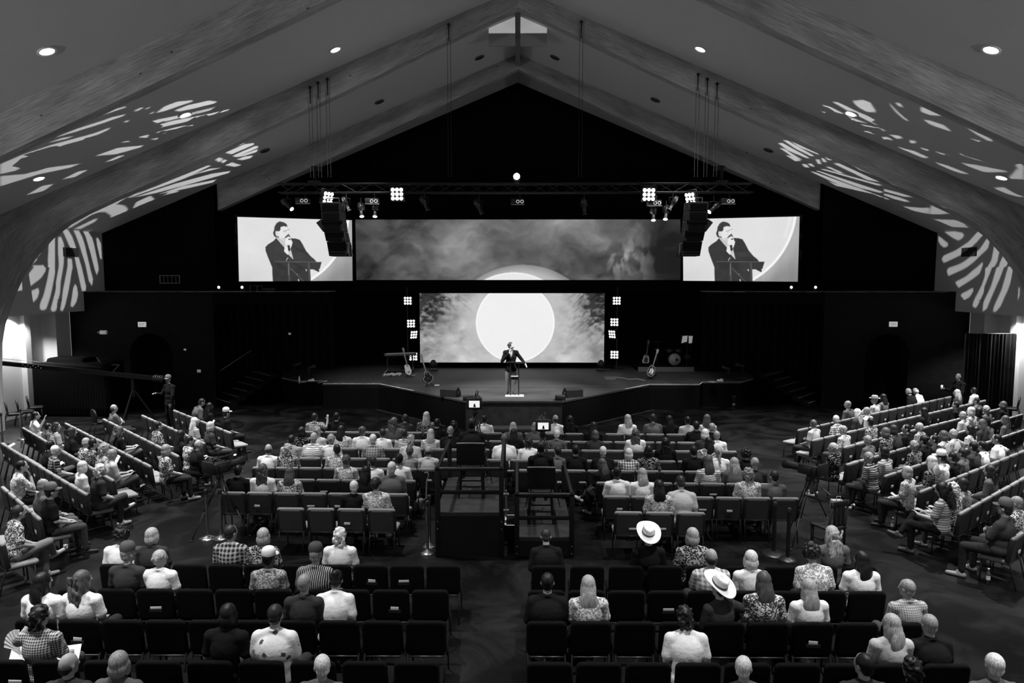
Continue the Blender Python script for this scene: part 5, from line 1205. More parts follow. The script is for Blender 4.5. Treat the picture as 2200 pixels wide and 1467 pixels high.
# floor monitors, small speakers, floor lamps
def wedge(px, py, s, label):
    p = gz(px, py, 1.0); t = thing('floor_monitor', label, 'monitor', (p.x, p.y, 1.0), s*.35, 'stage floor monitors'); w, h, dd = .62, .34, .42
    MB().prism([(-dd/2, 0), (dd/2, 0), (dd/2, .12), (dd*.05, h), (-dd/2, h*.75)], -w/2, w/2, 'x').build('cabinet', M_BLKPLA, t)
    n = Vector((0, .22, .19)).normalized()
    MB().add([(-w/2+.03, dd/2+.004, .13), (w/2-.03, dd/2+.004, .13), (w/2-.03, dd*.05+.012, h-.01), (-w/2+.03, dd*.05+.012, h-.01)], [(0, 1, 2, 3)]).build('grille', mat('monitor_grille', .02, .5), t)
    MB().lathe([(.035, 0), (.035, .004)], n=12, M=Matrix.Translation((s*-(w/2+.003), -.02, .15)) @ rotm(ry=math.pi/2)).build('handle_cup', mat('cup_steel', .4, .3), t)
wedge(968, 851, -1, 'black wedge floor monitor at the left of the thrust stage'); wedge(1230, 852, 1, 'black wedge floor monitor at the right of the thrust stage')
for px, lab in ((1005, 'small black speaker box on the stage front edge, left of the lectern'), (1204, 'small black speaker box on the stage front edge, right of the lectern')):
    p = gz(px, 861, 1.0); t = thing('front_fill_speaker', lab, 'speaker', (p.x, p.y+.16, 1.0)); MB().rbox(-.17, -.14, 0, .17, .14, .17, .015).build('cabinet', M_BLKPLA, t); MB().rbox(-.15, -.148, .02, .15, -.138, .15, .004).build('grille', mat('monitor_grille', .02, .5), t); MB().rbox(.08, -.152, .01, .14, -.147, .02, .002).build('badge', M_STEEL, t)
def floor_lamp_(px, lab):
    p = gy(px, 780, 31.3); t = thing('floor_wash_light', lab, 'stage light', (p.x, 31.3, 1.0)); MB().rbox(-.2, -.12, 0, .2, .12, .08, .02).build('base', M_BLKPLA, t); MB().tube([(-.17, 0, .06), (-.17, 0, .34), (.17, 0, .34), (.17, 0, .06)], .02, 6).build('yoke', M_BLKPLA, t); MB().ell((0, 0, .3), (.15, .16, .2), 14, 10).build('head', M_BLKPLA, t); MB().lathe([(.1, 0), (.1, .004)], n=14, M=Matrix.Translation((0, .12, .4)) @ rotm(rx=-.9)).build('lens', mat('unlit_glass', .02, .1), t)
floor_lamp_(931, 'dark moving-head lamp on the floor before the LED wall, left end'); floor_lamp_(1291, 'dark moving-head lamp on the floor before the LED wall, right end')
# guitars
def guitar(px, py, lean, rz, kind, body_m, lab, top_m=None, stand=True):
    p = gz(px, py, 1.0); t = thing('guitar', lab, 'guitar', (p.x, p.y, 1.0), rz)
    N = 44; pts = []
    for k in range(N):
        a = 2*math.pi*k/N; c_, s_ = math.cos(a), math.sin(a)
        if kind == 'acoustic': r = (.19+.035*math.cos(2*a)-.018*s_-.03*math.cos(4*a)*.35)*(1.0+.0*c_); x, z = r*c_*.92, .25+s_*.245*(1-.08*abs(c_)); wst = 1-.25*math.exp(-((z-.31)/.06)**2); x *= wst*(1.05 if z < .28 else .84)
        else:
            x, z = .165*c_, .22+.21*s_; x *= 1-.16*math.exp(-((z-.26)/.06)**2)
            if z > .36: z += .07*abs(c_)**.6*(1 if c_ < 0 else .6)
        pts.append((x, z))
    th = .10 if kind == 'acoustic' else .045; M0 = Matrix.Translation((0, 0, .12)) @ rotm(rx=-.22) @ rotm(ry=lean)
    def add(name, mb, m): o = MB().add(mb.v, mb.f, False, M0); o.sm = mb.sm; return o.build(name, m, t)
    add('body', MB().prism(pts, -th/2, th/2, 'y', smooth=True), body_m)
    add('binding', MB().tube([(x*1.0, -th/2, z) for x, z in pts]+[(pts[0][0], -th/2, pts[0][1])], .006, 5, False), mat('guitar_binding', .75, .4))
    if kind == 'acoustic': add('sound_hole', MB().lathe([(.05, 0), (.05, .003)], n=16, M=Matrix.Translation((0, -th/2-.004, .32)) @ rotm(rx=math.pi/2)), mat('sound_hole_dark', .004, .9))
    else: add('pickguard', MB().prism([(-.09, .12), (.08, .10), (.1, .28), (.03, .36), (-.06, .33)], -th/2-.004, -th/2-.001, 'y'), top_m or M_WHITE)
    add('bridge', MB().rbox(-.06, -th/2-.014, .125, .06, -th/2-.002, .155, .004), M_BLKPLA)
    add('neck', MB().rbox(-.026, -th/2-.016, .36, .026, -th/2+.012, 1.0, .008), mat('guitar_neck', .22 if top_m else .06, .4))
    add('headstock', MB().prism([(-.03, .99), (.03, .99), (.05, 1.06), (.035, 1.17), (-.045, 1.18), (-.04, 1.06)], -th/2-.012, -th/2+.006, 'y'), mat('guitar_neck', .22 if top_m else .06, .4))
    for k in range(6): add('string', MB().cone((-.018+.0072*k, -th/2-.019, .15), (-.018+.0072*k, -th/2-.019, 1.02), .0012, n=4, cap=False), M_STEEL)
    for k in range(6): add('tuning_peg', MB().ell(((-1 if k < 3 else 1)*.055, -th/2, 1.04+.045*(k % 3)), .011, 6, 5), M_CHROME)
    if stand:
        st_ = thing('guitar_stand', lab.replace('guitar', 'guitar stand under the guitar', 1) if False else 'folding stand holding the ' + lab, 'stand', (p.x, p.y, 1.0), rz)
        for a in (-.9, .9, math.pi): MB().cone((0, .06, .22), (.22*math.sin(a), -.16*math.cos(a)+.05, .0), .012, n=6).build('leg', M_BLKMET, st_)
        MB().cone((0, .06, .22), (0, .2, .62), .012, n=6).build('mast', M_BLKMET, st_); MB().tube([(-.12, -.06, .16), (-.1, .05, .13), (.1, .05, .13), (.12, -.06, .16)], .011, 6).build('cradle', M_BLKMET, st_)
GW = mat('guitar_cream', .62, .3); GK = mat('guitar_black', .01, .2, spec=.5)
guitar(879, 812, -.10, .9, 'electric', GW, 'cream electric guitar beside the keyboard', top_m=M_WHITE); guitar(922, 830, -.22, .55, 'acoustic', GK, 'black acoustic guitar with pale binding at stage left')
guitar(1386, 789, .12, -.2, 'electric', mat('guitar_pale', .7, .3), 'white electric guitar at the back of stage right', top_m=mat('pick_dark', .02, .4)); guitar(1396, 815, .22, -.5, 'electric', GK, 'dark glossy electric guitar in front on stage right')
# keyboard on its stand
p = gz(860, 806, 1.0); t = thing('keyboard', 'black stage keyboard tilted on its stand at stage left', 'keyboard', (p.x, p.y, 1.86), .35)
MB().rbox(-.68, -.18, 0, .68, .18, .1, .015).build('body', mat('keyboard_body', .05, .4, spec=.4), t)
for k in range(35):
    MB().box(-.6+k*.034, -.175, .1, -.6+k*.034+.031, -.03, .112).build('key', mat('white_key', .4, .3), t)
ks = thing('keyboard_stand', 'black keyboard stand with a chrome triangular foot at stage left', 'stand', (p.x, p.y, 1.0), .35)
for x in (-.55, .55):
    MB().cone((x, 0, 0), (x, 0, .86), .022, n=8).build('upright', M_BLKMET, ks); MB().tube([(x-.25, -.2, .02), (x, -.1, .3), (x, -.05, .32)], .015, 6).build('foot', M_CHROME, ks); MB().cone((x-.25, -.2, .02), (x+.05, -.2, .02), .015, n=6).build('foot_bar', M_CHROME, ks)
MB().cone((-.55, 0, .8), (.55, 0, .8), .02, n=8).build('crossbar', M_BLKMET, ks)
# heap of pale cloth and coiled cables
b = MB(); rs = np.random.RandomState(4)
for k in range(26): b.ell((rs.uniform(-.35, .35), rs.uniform(-.1, .1), rs.uniform(.03, .1)), (rs.uniform(.05, .12), .06, rs.uniform(.03, .07)), 8, 6)
p = gz(843, 808, 1.0); o = link('crumpled_cloth', remeshed(b, .015, 2, 2500, 'crumpled_cloth'), cloth_mat(.35, 'p')); o.location = (p.x, p.y, 1.0); tag(o, 'crumpled pale cloth lying by the keyboard stand', 'cloth')
def coil(px, py, lab, r=.22, m=None):
    p = gz(px, py, 1.0); pts = [(r*(1+.15*math.sin(k*.9))*math.cos(k*.42), r*.6*math.sin(k*.42)*(1+.1*math.cos(k)), .012+.004*(k % 5)) for k in range(60)]
    o = MB().tube(pts, .01, 5).build('coiled_cable', m or mat('grey_cable', .25, .5)); o.location = (p.x, p.y, 1.0); tag(o, lab, 'cable')
coil(1311, 815, 'pale cable coiled on the stage floor at right'); coil(886, 807, 'small cable coil at the foot of the cream guitar', .14)
o = MB().tube([gz(px, py, 1.012) for px, py in ((1298, 810), (1318, 810.5), (1340, 812), (1352, 815), (1368, 813.5), (1385, 817))], .014, 5).build('loose_cable', mat('pale_cable', .35, .5)); tag(o, 'loose pale cable running across the stage to the guitars', 'cable')
p = gz(939, 829, 1.0); t = thing('pedal_tuner', 'small pale tuner pedal on the stage floor by the acoustic guitar', 'pedal', (p.x, p.y, 1.0)); MB().rbox(-.1, -.06, 0, .1, .06, .05, .01).build('case', mat('pedal_case', .5, .4), t); MB().lathe([(.02, .05), (.02, .065), (0, .067)], n=10).build('switch', M_CHROME, t)
# drum kit on a riser behind
p = gz(1432, 786, 1.0); dx, dyy = p.x, 31.6
t = thing('drum_riser', 'low grey-fronted drum riser at the back of stage right', 'riser', (dx+.6, dyy+.4, 1.0)); MB().box(-2.3, -.9, 0, 2.3, .9, .2).build('deck', M_BLACK, t); MB().box(-2.3, -.93, .0, .2, -.9, .2).build('front_panel', mat('riser_front', .09, .7), t)
t = thing('drum_kit', 'dark drum kit with a pale bass drum head behind the guitars', 'drums', (dx, dyy, 1.2))
MB().lathe([(.28, -.2), (.29, -.2), (.29, .2), (.28, .2)], n=28, M=Matrix.Translation((0, 0, .3)) @ rotm(rx=math.pi/2), caps=False).build('bass_drum_shell', M_BLKPLA, t)
MB().lathe([(.27, 0), (.27, .004)], n=28, M=Matrix.Translation((0, -.205, .3)) @ rotm(rx=math.pi/2)).build('bass_drum_head', mat('drum_head', .22, .6), t); MB().lathe([(.065, 0), (.065, .004)], n=16, M=Matrix.Translation((.09, -.211, .29)) @ rotm(rx=math.pi/2)).build('port_hole', mat('sound_hole_dark', .004, .9), t)
for x, z in ((-.2, .68), (.2, .68), (.62, .4)): MB().lathe([(.15, -.1), (.16, -.1), (.16, .1), (.15, .1), (0, .1)], n=20, M=Matrix.Translation((x, 0, z)) @ rotm(rx=.25)).build('tom_drum', M_BLKPLA, t)
for x, z, r in ((-.7, 1.1, .22), (.75, 1.15, .25), (-.75, .75, .17)):
    MB().lathe([(0, .03), (.05, .012), (r, 0), (r, -.003), (.05, .008), (0, .026)], n=24, M=Matrix.Translation((x, .1, z)) @ rotm(rx=.2)).build('cymbal', mat('cymbal_bronze', .08, .3, metal=.8), t); MB().cone((x, .1, 0), (x, .1, z), .012, n=6).build('cymbal_stand', M_BLKMET, t)
p = gy(1477, 729, 31.2); t = thing('drum_side_panel', 'small framed panel with dim emissive panes beside the drum kit', 'monitor', (p.x, 31.2, 1.2)); MB().cone((0, .03, 0), (0, .03, p.z-1.35), .015, n=6).build('stand_pole', M_BLKMET, t)
MB().rbox(-.30, 0, p.z-1.4, .28, .04, p.z-1.0, .01).build('frame', M_BLKPLA, t); MB().add([(-.27, -.004, p.z-1.37), (-.02, -.004, p.z-1.3), (.0, -.004, p.z-1.03), (-.22, -.004, p.z-1.05)], [(0, 1, 2, 3)]).build('display', mat('dim_pane', .1, .4, emit=.22), t); MB().add([(.06, -.004, p.z-1.38), (.2, -.004, p.z-1.36), (.23, -.004, p.z-1.05), (.05, -.004, p.z-1.04)], [(0, 1, 2, 3)]).build('display', mat('dim_pane', .1, .4, emit=.22), t)  # two dim emissive panes set in a dark frame
# odds and ends along the stage edges
def bottle(loc, lab, h=.23, m=None):
    t = thing('water_bottle', lab, 'bottle', loc); MB().lathe([(.0, 0), (.032, .002), (.033, h*.62), (.03, h*.72), (.013, h*.88), (.013, h*.93)], n=14).build('bottle_body', m or mat('clear_plastic', .5, .15, spec=.6), t); MB().lathe([(.016, h*.92), (.016, h), (0, h)], n=12).build('cap', M_WHITE, t); MB().lathe([(.0345, h*.3), (.0345, h*.55)], n=14, caps=False).build('label', mat('bottle_label', .5, .6), t); return t
bottle(gz(639, 826, 1.0)+Vector((0, .25, 0)), 'clear water bottle standing on the left stage edge', .3)
for px, py, lab, s in ((652, 828, 'small white-rimmed dish on the left stage edge', 1), (1531, 829, 'small white-rimmed dish on the right stage edge', 1)):
    p = gz(px, py-6, 1.0); t = thing('offering_dish', lab, 'dish', (p.x, p.y, 1.0)); MB().lathe([(.0, .01), (.1, .012), (.15, .06), (.16, .062), (.11, .0), (0, 0)], n=22).build('bowl', mat('dish_steel', .6, .25, metal=.8), t); MB().lathe([(.152, .06), (.162, .064), (.166, .058)], n=22, caps=False).build('rim', M_WHITE, t)
for px, py, lab, rz in ((669, 822, 'white paper tissue pack on the left stage edge', .2), (1547, 822, 'white paper tissue pack on the right stage edge', -.2)):
    p = gz(px, py-3, 1.0); t = thing('tissue_pack', lab, 'tissues', (p.x, p.y, 1.0), rz); MB().rbox(-.12, -.06, 0, .12, .06, .07, .012).build('pack', M_WHITE, t); MB().rbox(-.0, -.03, .07, .1, .03, .11, .012).build('tissue', M_WHITE, t)
# ================================================================== camera platforms, cameras and floor things
PY0 = gz(1010, 1197, 0).y; PD = 2.35
M_PLAT = mat('platform_deck', .022, .6, var=.3, scale=5); M_PBLK = mat('platform_black', .004, .6)
def platform(pxa, pxb, pydeck, pyrail, pymid, label):
    x0, x1 = gy(pxa, 1150, PY0).x, gy(pxb, 1150, PY0).x; zd = gy(1100, pydeck, PY0).z; zr = gy(1100, pyrail, PY0).z; zm = gy(1100, pymid, PY0).z
    t = thing('camera_platform', label, 'platform', ((x0+x1)/2, PY0, 0)); w = (x1-x0)/2
    MB().box(-w, 0, zd-.06, w, PD, zd).build('deck', M_PLAT, t); MB().box(-w, .0, .02, w, .03, zd-.06).build('skirt', M_PBLK, t)
    for s in (-1, 1): MB().box(s*w-(.02 if s > 0 else 0), .03, .02, s*w+(0 if s > 0 else .02), PD, zd-.06).build('skirt', M_PBLK, t)
    for x in (-w+.03, w-.03):
        for y in (.03, PD-.03): MB().rbox(x-.045, y-.04, 0, x+.045, y+.04, zr if y < 1 else zr-.1, .008).build('rail_post', M_PBLK, t)
        for z in (zd-.16, zd-.3): MB().ell((x, -.012, z), .012, 8, 6).build('bolt', M_STEEL, t)
    MB().rbox(-w-.01, -.01, zr-.06, w+.01, .07, zr, .01).build('top_rail', mat('rail_dark', .012, .4, spec=.4), t); MB().rbox(-w, .0, zm-.045, w, .06, zm+.02, .008).build('mid_rail', M_PBLK, t)
    for s in (-1, 1): MB().rbox(s*(w-.03)-.03, .05, zr-.06, s*(w-.03)+.03, PD-.03, zr-.01, .008).build('side_rail', M_PBLK, t)
    return t, (x0+x1)/2, zd
pl1, cx1_, zd1 = platform(937, 1081, 1102, 1005, 1057, 'taller black camera platform with guard rails, left of the pair')
pl2, cx2_, zd2 = platform(1107, 1232, 1155, 1060, 1112, 'lower black camera platform with guard rails, right of the pair')
# taped step between the platforms
a = gz(1084, 1129, .32); b_ = gz(1107, 1106, .32)
t = thing('platform_step', 'black step with white taped edges between the camera platforms', 'step', ((a.x+b_.x)/2, (a.y+b_.y)/2, 0)); w, h = abs(b_.x-a.x)/2, abs(b_.y-a.y)/2
MB().box(-w, -h, 0, w, h, .32).build('tread_box', M_PBLK, t); MB().box(-w, -h, .32, w, -h+.03, .325).build('edge_tape', M_TAPE, t); MB().box(-w, h-.03, .32, w, h, .325).build('edge_tape', M_TAPE, t); MB().box(-w, -h, .32, -w+.03, h, .325).build('edge_tape', M_TAPE, t)
p = gy(1078, 1090, PY0-.02); t = thing('clamp_tube', 'short pale steel tube clamped to the platform post', 'tube', (p.x+.08, PY0-.06, zd1-.05)); MB().cone((0, 0, 0), (0, 0, .5), .018, n=8).build('tube', M_STEEL, t); MB().rbox(-.05, -.02, .1, .05, .04, .14, .008).build('clamp', M_STEEL, t); MB().rbox(-.05, -.02, .4, .05, .04, .44, .008).build('clamp', M_STEEL, t)
def tall_chair(loc, seat, label, rz=0.):
    t = thing('tall_chair', label, 'chair', loc, rz); w = .22; m = mat('stool_black', .006, .5)
    for x in (-w, w):
        for y in (-.2, .2): MB().cone((x*1.08, y*1.1, 0), (x*.92, y*.92, seat), .02, n=8).build('leg', m, t)
    MB().rbox(-w-.03, -.24, seat, w+.03, .24, seat+.06, .025).build('seat', m, t)
    pts = [(x, -.26-.05*math.cos(x*3), 0) for x in np.linspace(-.27, .27, 9)]; b = MB()
    for k in range(8):
        (xa, ya, _), (xb, yb, _) = pts[k], pts[k+1]; b.prism([(xa, ya), (xb, yb), (xb, yb+.03), (xa, ya+.03)], seat+.12, seat+.52)
    b.build('backrest', m, t); MB().tube([(x, y+.015, seat+.53+.015*math.cos(x*4)) for x, y, _ in pts], .016, 6).build('top_rail', mat('stool_rail_highlight', .16, .3, spec=.5), t)  # top rail paler than the stool, its highlight put into the colour
    for x in (-w, w): MB().cone((x*.92, -.2, seat), (x*.92, -.28, seat+.3), .016, n=6).build('back_post', m, t)
    for y in (-.2, .2): MB().cone((-w, y, seat*.4), (w, y, seat*.4), .014, n=6).build('footrest', m, t)
    return t
M_DISP1 = mat('viewfinder_display', .1, .4, emit=.85)
def tripod(loc, h, label, spread=.5, rz=0.):
    t = thing('tripod', label, 'tripod', loc, rz)
    for k in range(3):
        a = math.pi/2+2*math.pi*k/3; e = V(spread*math.cos(a), spread*math.sin(a), 0); n = V(-math.sin(a), math.cos(a), 0)*.03
        m_ = V(0, 0, h).lerp(e, .55)
        g = MB(); g.tube([V(0, 0, h)+n, m_+n*.9], .013, 6); g.tube([V(0, 0, h)-n, m_-n*.9], .013, 6); g.tube([m_, e], .012, 6); g.build('leg', M_BLKMET, t); MB().ell(e+V(0, 0, .015), (.025, .025, .016), 8, 5).build('foot', M_BLKPLA, t)
        MB().cone(V(0, 0, h*.42), V(0, 0, h).lerp(e, .6), .007, n=5).build('spreader_arm', M_BLKMET, t)
    MB().lathe([(.06, h-.03), (.07, h), (.05, h+.05), (.05, h+.09), (.0, h+.1)], n=14).build('fluid_head', M_BLKMET, t); MB().cone((0, 0, h+.05), (.12, -.45, h-.16), .011, n=6).build('pan_bar', M_BLKMET, t); MB().cone((.105, -.40, h-.13), (.125, -.48, h-.18), .018, n=8).build('grip', M_BLKPLA, t)
    return t
def camera_(loc, label, rz=0., mon=True, lit=True):
    t = thing('video_camera', label, 'camera', loc, rz)
    MB().rbox(-.09, -.2, 0, .09, .2, .2, .02).build('body', M_BLKPLA, t); MB().cone((0, .2, .1), (0, .42, .1), .07, .08, n=16).build('lens', M_BLKPLA, t); MB().lathe([(.085, 0), (.1, .12), (.09, .12)], n=16, M=Matrix.Translation((0, .42, .1)) @ rotm(rx=-math.pi/2), caps=False).build('lens_hood', M_BLKPLA, t)
    MB().tube([(0, -.15, .2), (0, -.14, .28), (0, .12, .28), (0, .14, .2)], .016, 6).build('handle', M_BLKPLA, t); MB().cone((.05, .0, .3), (.05, .28, .31), .016, n=8).build('shotgun_microphone', M_BLKPLA, t); MB().tube([(0, -.05, .28), (.03, -.05, .36), (.05, -.05, .40)], .008, 5).build('antenna', M_BLKPLA, t)
    if mon:
        MB().rbox(-.16, -.30, .03, .16, -.255, .27, .012).build('monitor_case', M_BLKPLA, t)
        if lit:
            d = MB().add([(-.11, -.302, .07), (.11, -.302, .07), (.11, -.302, .21), (-.11, -.302, .21)], [(0, 1, 2, 3)]).build('monitor_display', M_DISP1, t)
            MB().add([(-.02, -.304, .075), (.03, -.304, .075), (.022, -.304, .13), (.004, -.304, .16), (-.012, -.304, .13)], [(0, 1, 2, 3, 4)]).build('figure_on_display', mat('display_dark', .01, .6), d)
    for s in (-1, 1): MB().rbox(s*.1-.012, -.1, .04, s*.1+.012, .06, .16, .006).build('side_pod', M_BLKPLA, t)
    return t
# platform one: operator, chair, tripod, camera
Yc1 = PY0+2.1; m1 = gy(1019, 867, Yc1-.3); tripod((m1.x, Yc1, zd1), m1.z-.15-.1-zd1, 'black tripod on the taller camera platform', .42); camera_((m1.x, Yc1, m1.z-.15), 'video camera with a lit monitor on the taller platform')
h1 = gy(1013, 912, PY0+1.15); dz1 = h1.z-1.235; tall_chair((h1.x, PY0+1.08, zd1), dz1+.40-zd1, 'tall black chair on the taller camera platform')
person((h1.x, PY0+1.15), 0, 'k', 'shortk', 'Kp', 'camera operator in black shirt seated on the taller platform', 'camera operators', dz=dz1, trousers=.01, skin=.05)
Yc2 = PY0+1.95; m2 = gy(1167, 914, Yc2-.3); tripod((m2.x, Yc2, zd2), m2.z-.15-.1-zd2, 'black tripod on the lower camera platform', .42); camera_((m2.x, Yc2, m2.z-.15), 'video camera with a lit monitor on the lower platform')
h2 = gy(1162, 962, PY0+1.0); dz2 = h2.z-1.235; tall_chair((h2.x, PY0+.93, zd2), dz2+.40-zd2, 'tall black chair on the lower camera platform')
person((h2.x, PY0+1.0), 0, 'a', 'shortk', 'Kp', 'camera operator in black shirt seated on the lower platform', 'camera operators', dz=dz2, trousers=.01, skin=.05)
# aisle cameras
c3 = gz(478, 1146, 0); z3 = gy(478, 1003, c3.y).z; tripod((c3.x, c3.y, 0), z3-.2, 'black tripod in the left aisle beside the chairs', .62, .3); camera_((c3.x, c3.y, z3-.1), 'unmanned black video camera in the left aisle', -.5, lit=False)
c4 = gz(1733, 1165, 0); z4 = gy(1733, 1008, c4.y).z; tripod((c4.x, c4.y, 0), z4-.2, 'black tripod in the right aisle beside the wooden chair', .6, .2); camera_((c4.x, c4.y, z4-.1), 'unmanned black video camera in the right aisle', .6, lit=False)
# stanchions
def stanchion(px, py, label, h=1.0, black=False, br=.17):
    p = gz(px, py, 0); t = thing('stanchion', label, 'stanchion', (p.x, p.y, 0), 0, 'belt stanchions'); m = M_CHROME if not black else mat('stanchion_black', .012, .35, spec=.5)
    MB().lathe([(br, 0), (br, .012), (br*.8, .035), (br*.35, .055), (.03, .07), (0, .075)], n=28).build('base', m, t); MB().cone((0, 0, .06), (0, 0, h-.08), .028 if not black else .034, n=14).build('post', m, t); MB().lathe([(.036, h-.1), (.038, h-.09), (.038, h-.01), (.03, h), (0, h)], n=16).build('belt_head', M_BLKPLA, t)
    return p
s1 = stanchion(446, 1157, 'chrome stanchion beside the left aisle tripod, outer one'); s2 = stanchion(476, 1156, 'chrome stanchion beside the left aisle tripod, inner one')
stanchion(919, 1187, 'chrome stanchion at the corner of the taller platform, nearer one'); stanchion(923, 1172, 'chrome stanchion at the corner of the taller platform, farther one'); stanchion(47, 944, 'chrome stanchion by the far end of the left wing rows'); stanchion(6, 955, 'chrome stanchion at the left edge beyond the wing rows')
stanchion(1662, 1190, 'black stanchion with a wide ring base in the right aisle', 1.0, True, .24); stanchion(1692, 1203, 'black stanchion with a plain disc base in the right aisle', .98, True, .17)
# wooden chair
p = gz(1778, 1178, 0); t = thing('wooden_chair', 'dark wooden slat-back chair standing alone in the right aisle', 'chair', (p.x, p.y, 0), .4); m = mat('dark_oak', .018, .4, spec=.4, var=.4, scale=10)
for x in (-.2, .2):
    MB().rbox(x-.022, .17, 0, x+.022, .215, .44, .006).build('leg', m, t); MB().add(*(lambda g: (g.v, g.f))(MB().tube([(x, -.2, 0), (x, -.19, .45), (x, -.25, .98)], .022, 6)), True).build('back_leg', m, t)
    MB().cone((x, -.2, .2), (x, .19, .2), .014, n=6).build('stretcher', m, t)
MB().rbox(-.235, -.22, .43, .235, .235, .47, .012).build('seat', m, t); MB().rbox(-.22, -.265, .88, .22, -.225, 1.0, .012).build('crest_rail', m, t); MB().rbox(-.2, -.225, .5, .2, -.195, .55, .006).build('back_rail', m, t)
for x in (-.1, 0, .1): MB().rbox(x-.035, -.243, .54, x+.035, -.222, .9, .004, M=None).build('back_slat', m, t)
MB().cone((-.2, .0, .2), (.2, .0, .2), .012, n=6).build('stretcher', m, t)
# left side: stored chairs, covered piano, jib crane
CH_ROUND = chair_meshes(.46, .2)
def black_chair(px, py, rz, label):
    p = gz(px, py, 0); bk, se, lg, rl, tr_, pn_ = CH_ROUND; t = thing('banquet_chair', label, 'chair', (p.x, p.y, 0), rz, 'black round-backed chairs'); m = mat('black_vinyl', .008, .5)
    link('backrest', bk, m, t); link('seat', se, m, t); [link('leg', l, M_CHROME_LEG, t) for l in lg]; link('seat_frame', rl, M_CHROME_LEG, t)
black_chair(12, 917, -.9, 'black round-backed chair by the left wall, first of three'); black_chair(36, 912, -.9, 'black round-backed chair by the left wall, second of three'); black_chair(58, 902, -.9, 'black round-backed chair by the left wall, third of three'); black_chair(200, 936, -.7, 'single black round-backed chair beyond the left wing rows')
for px, py, rz, lab in ((2190, 905, .9, 'black round-backed chair at the right wall, edge of view'),): black_chair(px, py, rz, lab)
x0, x1 = gy(97, 800, 26.4).x, gy(255, 800, 26.4).x; z1 = gy(150, 766, 26.4).z; z0_ = gy(100, 776, 26.4).z
b = MB(); b.rbox(x0, 25.6, .0, x1, 26.9, z0_, .12); b.rbox(x0+.35, 25.9, .3, x1-1.0, 26.8, z1, .12)
rs = np.random.RandomState(2)
for k in range(26): xx = x0+.1+(x1-x0-.2)*k/25; b.cone((xx, 25.62, .02), (xx+rs.uniform(-.03, .03), 25.62, z0_-.15), .05, .02, n=6)
o = link('covered_piano', remeshed(b, .03, 3, 5000, 'covered_piano'), mat('black_cover_cloth', .003, .9, spec=.05)); tag(o, 'upright piano hidden under a black cloth beside the left wall', 'piano')
t = thing('folding_stand', 'pale steel folding stand leaning beside the covered piano', 'stand'); Yq = 26.0
for a, b2 in (((208, 768), (233, 804)), ((219, 783), (256, 784)), ((256, 784), (236, 805))): MB().cone(gy(*a, Yq), gy(*b2, Yq), .025, n=8).build('tube', mat('stand_steel', .12, .4, spec=.5), t)
MB().cone(gy(234, 804, Yq), V(gy(234, 804, Yq).x, Yq, 0), .03, n=8).build('mast', M_BLKMET, t)
# jib crane
Yj = 24.6; A_ = gy(4, 780, Yj); B_ = gy(330, 812, Yj+.1); d = (B_-A_).normalized(); n_ = V(0, 1, 0).cross(d).normalized()
t = thing('camera_jib', 'long black camera jib boom reaching in from the left edge', 'jib crane'); u = V(0, 1, 0)
seg = MB(); hh = .075
for p_, q_ in ((A_, B_),): seg.add([p_+n_*hh+u*.06, p_+n_*hh-u*.06, p_-n_*hh-u*.06, p_-n_*hh+u*.06, q_+n_*hh+u*.06, q_+n_*hh-u*.06, q_-n_*hh-u*.06, q_-n_*hh+u*.06], [(0, 1, 2, 3), (7, 6, 5, 4), (0, 4, 5, 1), (1, 5, 6, 2), (2, 6, 7, 3), (3, 7, 4, 0)])
seg.build('boom', mat('boom_black', .003, .7, spec=.1), t)
for k in range(8):
    c = A_.lerp(B_, .145+.017*k)+n_*(.03 if k % 2 else -.03)-u*.062; MB().ell(c, (.018, .004, .018), 8, 6).build('boom_hole', M_WHITE, t)
MB().cone(A_-n_*-.0+V(0, 0, .16), B_.lerp(A_, .35)+V(0, 0, .2), .008, n=5).build('stay_cable', M_BLKMET, t)
for k in range(5): c = B_+d*(.02+.07*k); MB().lathe([(.12, 0), (.13, .01), (.13, .03), (.12, .04)], n=20, M=Matrix.Translation(c) @ V(0, 0, 1).rotation_difference(d).to_matrix().to_4x4()).build('counterweight', mat('weight_steel', .05, .3, metal=.6), t)
pv = A_.lerp(B_, .86); MB().cone((pv.x, pv.y, .9), (pv.x, pv.y, pv.z), .07, .05, n=12).build('pivot_column', mat('boom_black', .003, .7, spec=.1), t)
for k in range(3): a = 2*math.pi*k/3+.4; MB().cone((pv.x, pv.y, 1.2), (pv.x+.7*math.cos(a), pv.y+.7*math.sin(a), .0), .03, n=8).build('tripod_leg', mat('boom_black', .003, .7, spec=.1), t)
p = gz(363, 818, 1.66); ST = standing(.2, {1: V(.28, .10, 1.18), -1: V(-.28, .08, 1.18)}, {1: V(.30, .30, 1.25), -1: V(-.24, .12, .92)}, {1: (V(-.2, .9, .1), V(0, .2, .9), .7), -1: (V(0, .2, -.9), V(-.9, 0, .1), .4)})
def stand_person(p, rz, lab, hair, skin=.2, hat=None):
    t = thing('person', lab, 'person', (p.x, p.y, 0), rz); link('body', ST['body'], skin_mat(skin), t); link('jacket', ST['jacket'], cloth_mat(.006, 'p'), t); link('trousers', ST['trousers'], cloth_mat(.008, 'p'), t)
    for s in (-1, 1): link('shoe', ST['shoe%d' % s], mat('shoe_005', .02, .4), t)
    if hair: link('hair', HAIR[hair[:-1]], hair_mat(TONE[hair[-1]]), t).matrix_local = ST['H']
    if hat: link('baseball_cap', HATS['cap'], mat('hat_felt_%03d' % int(hat*100), hat, .85, spec=.1), t).matrix_local = ST['H'] @ Matrix.Translation((0, -.008, .062))
    return t
stand_person(p, 2.6, 'jib operator in black clothes and cap standing by the brick wall', 'shortk', .2, .12)
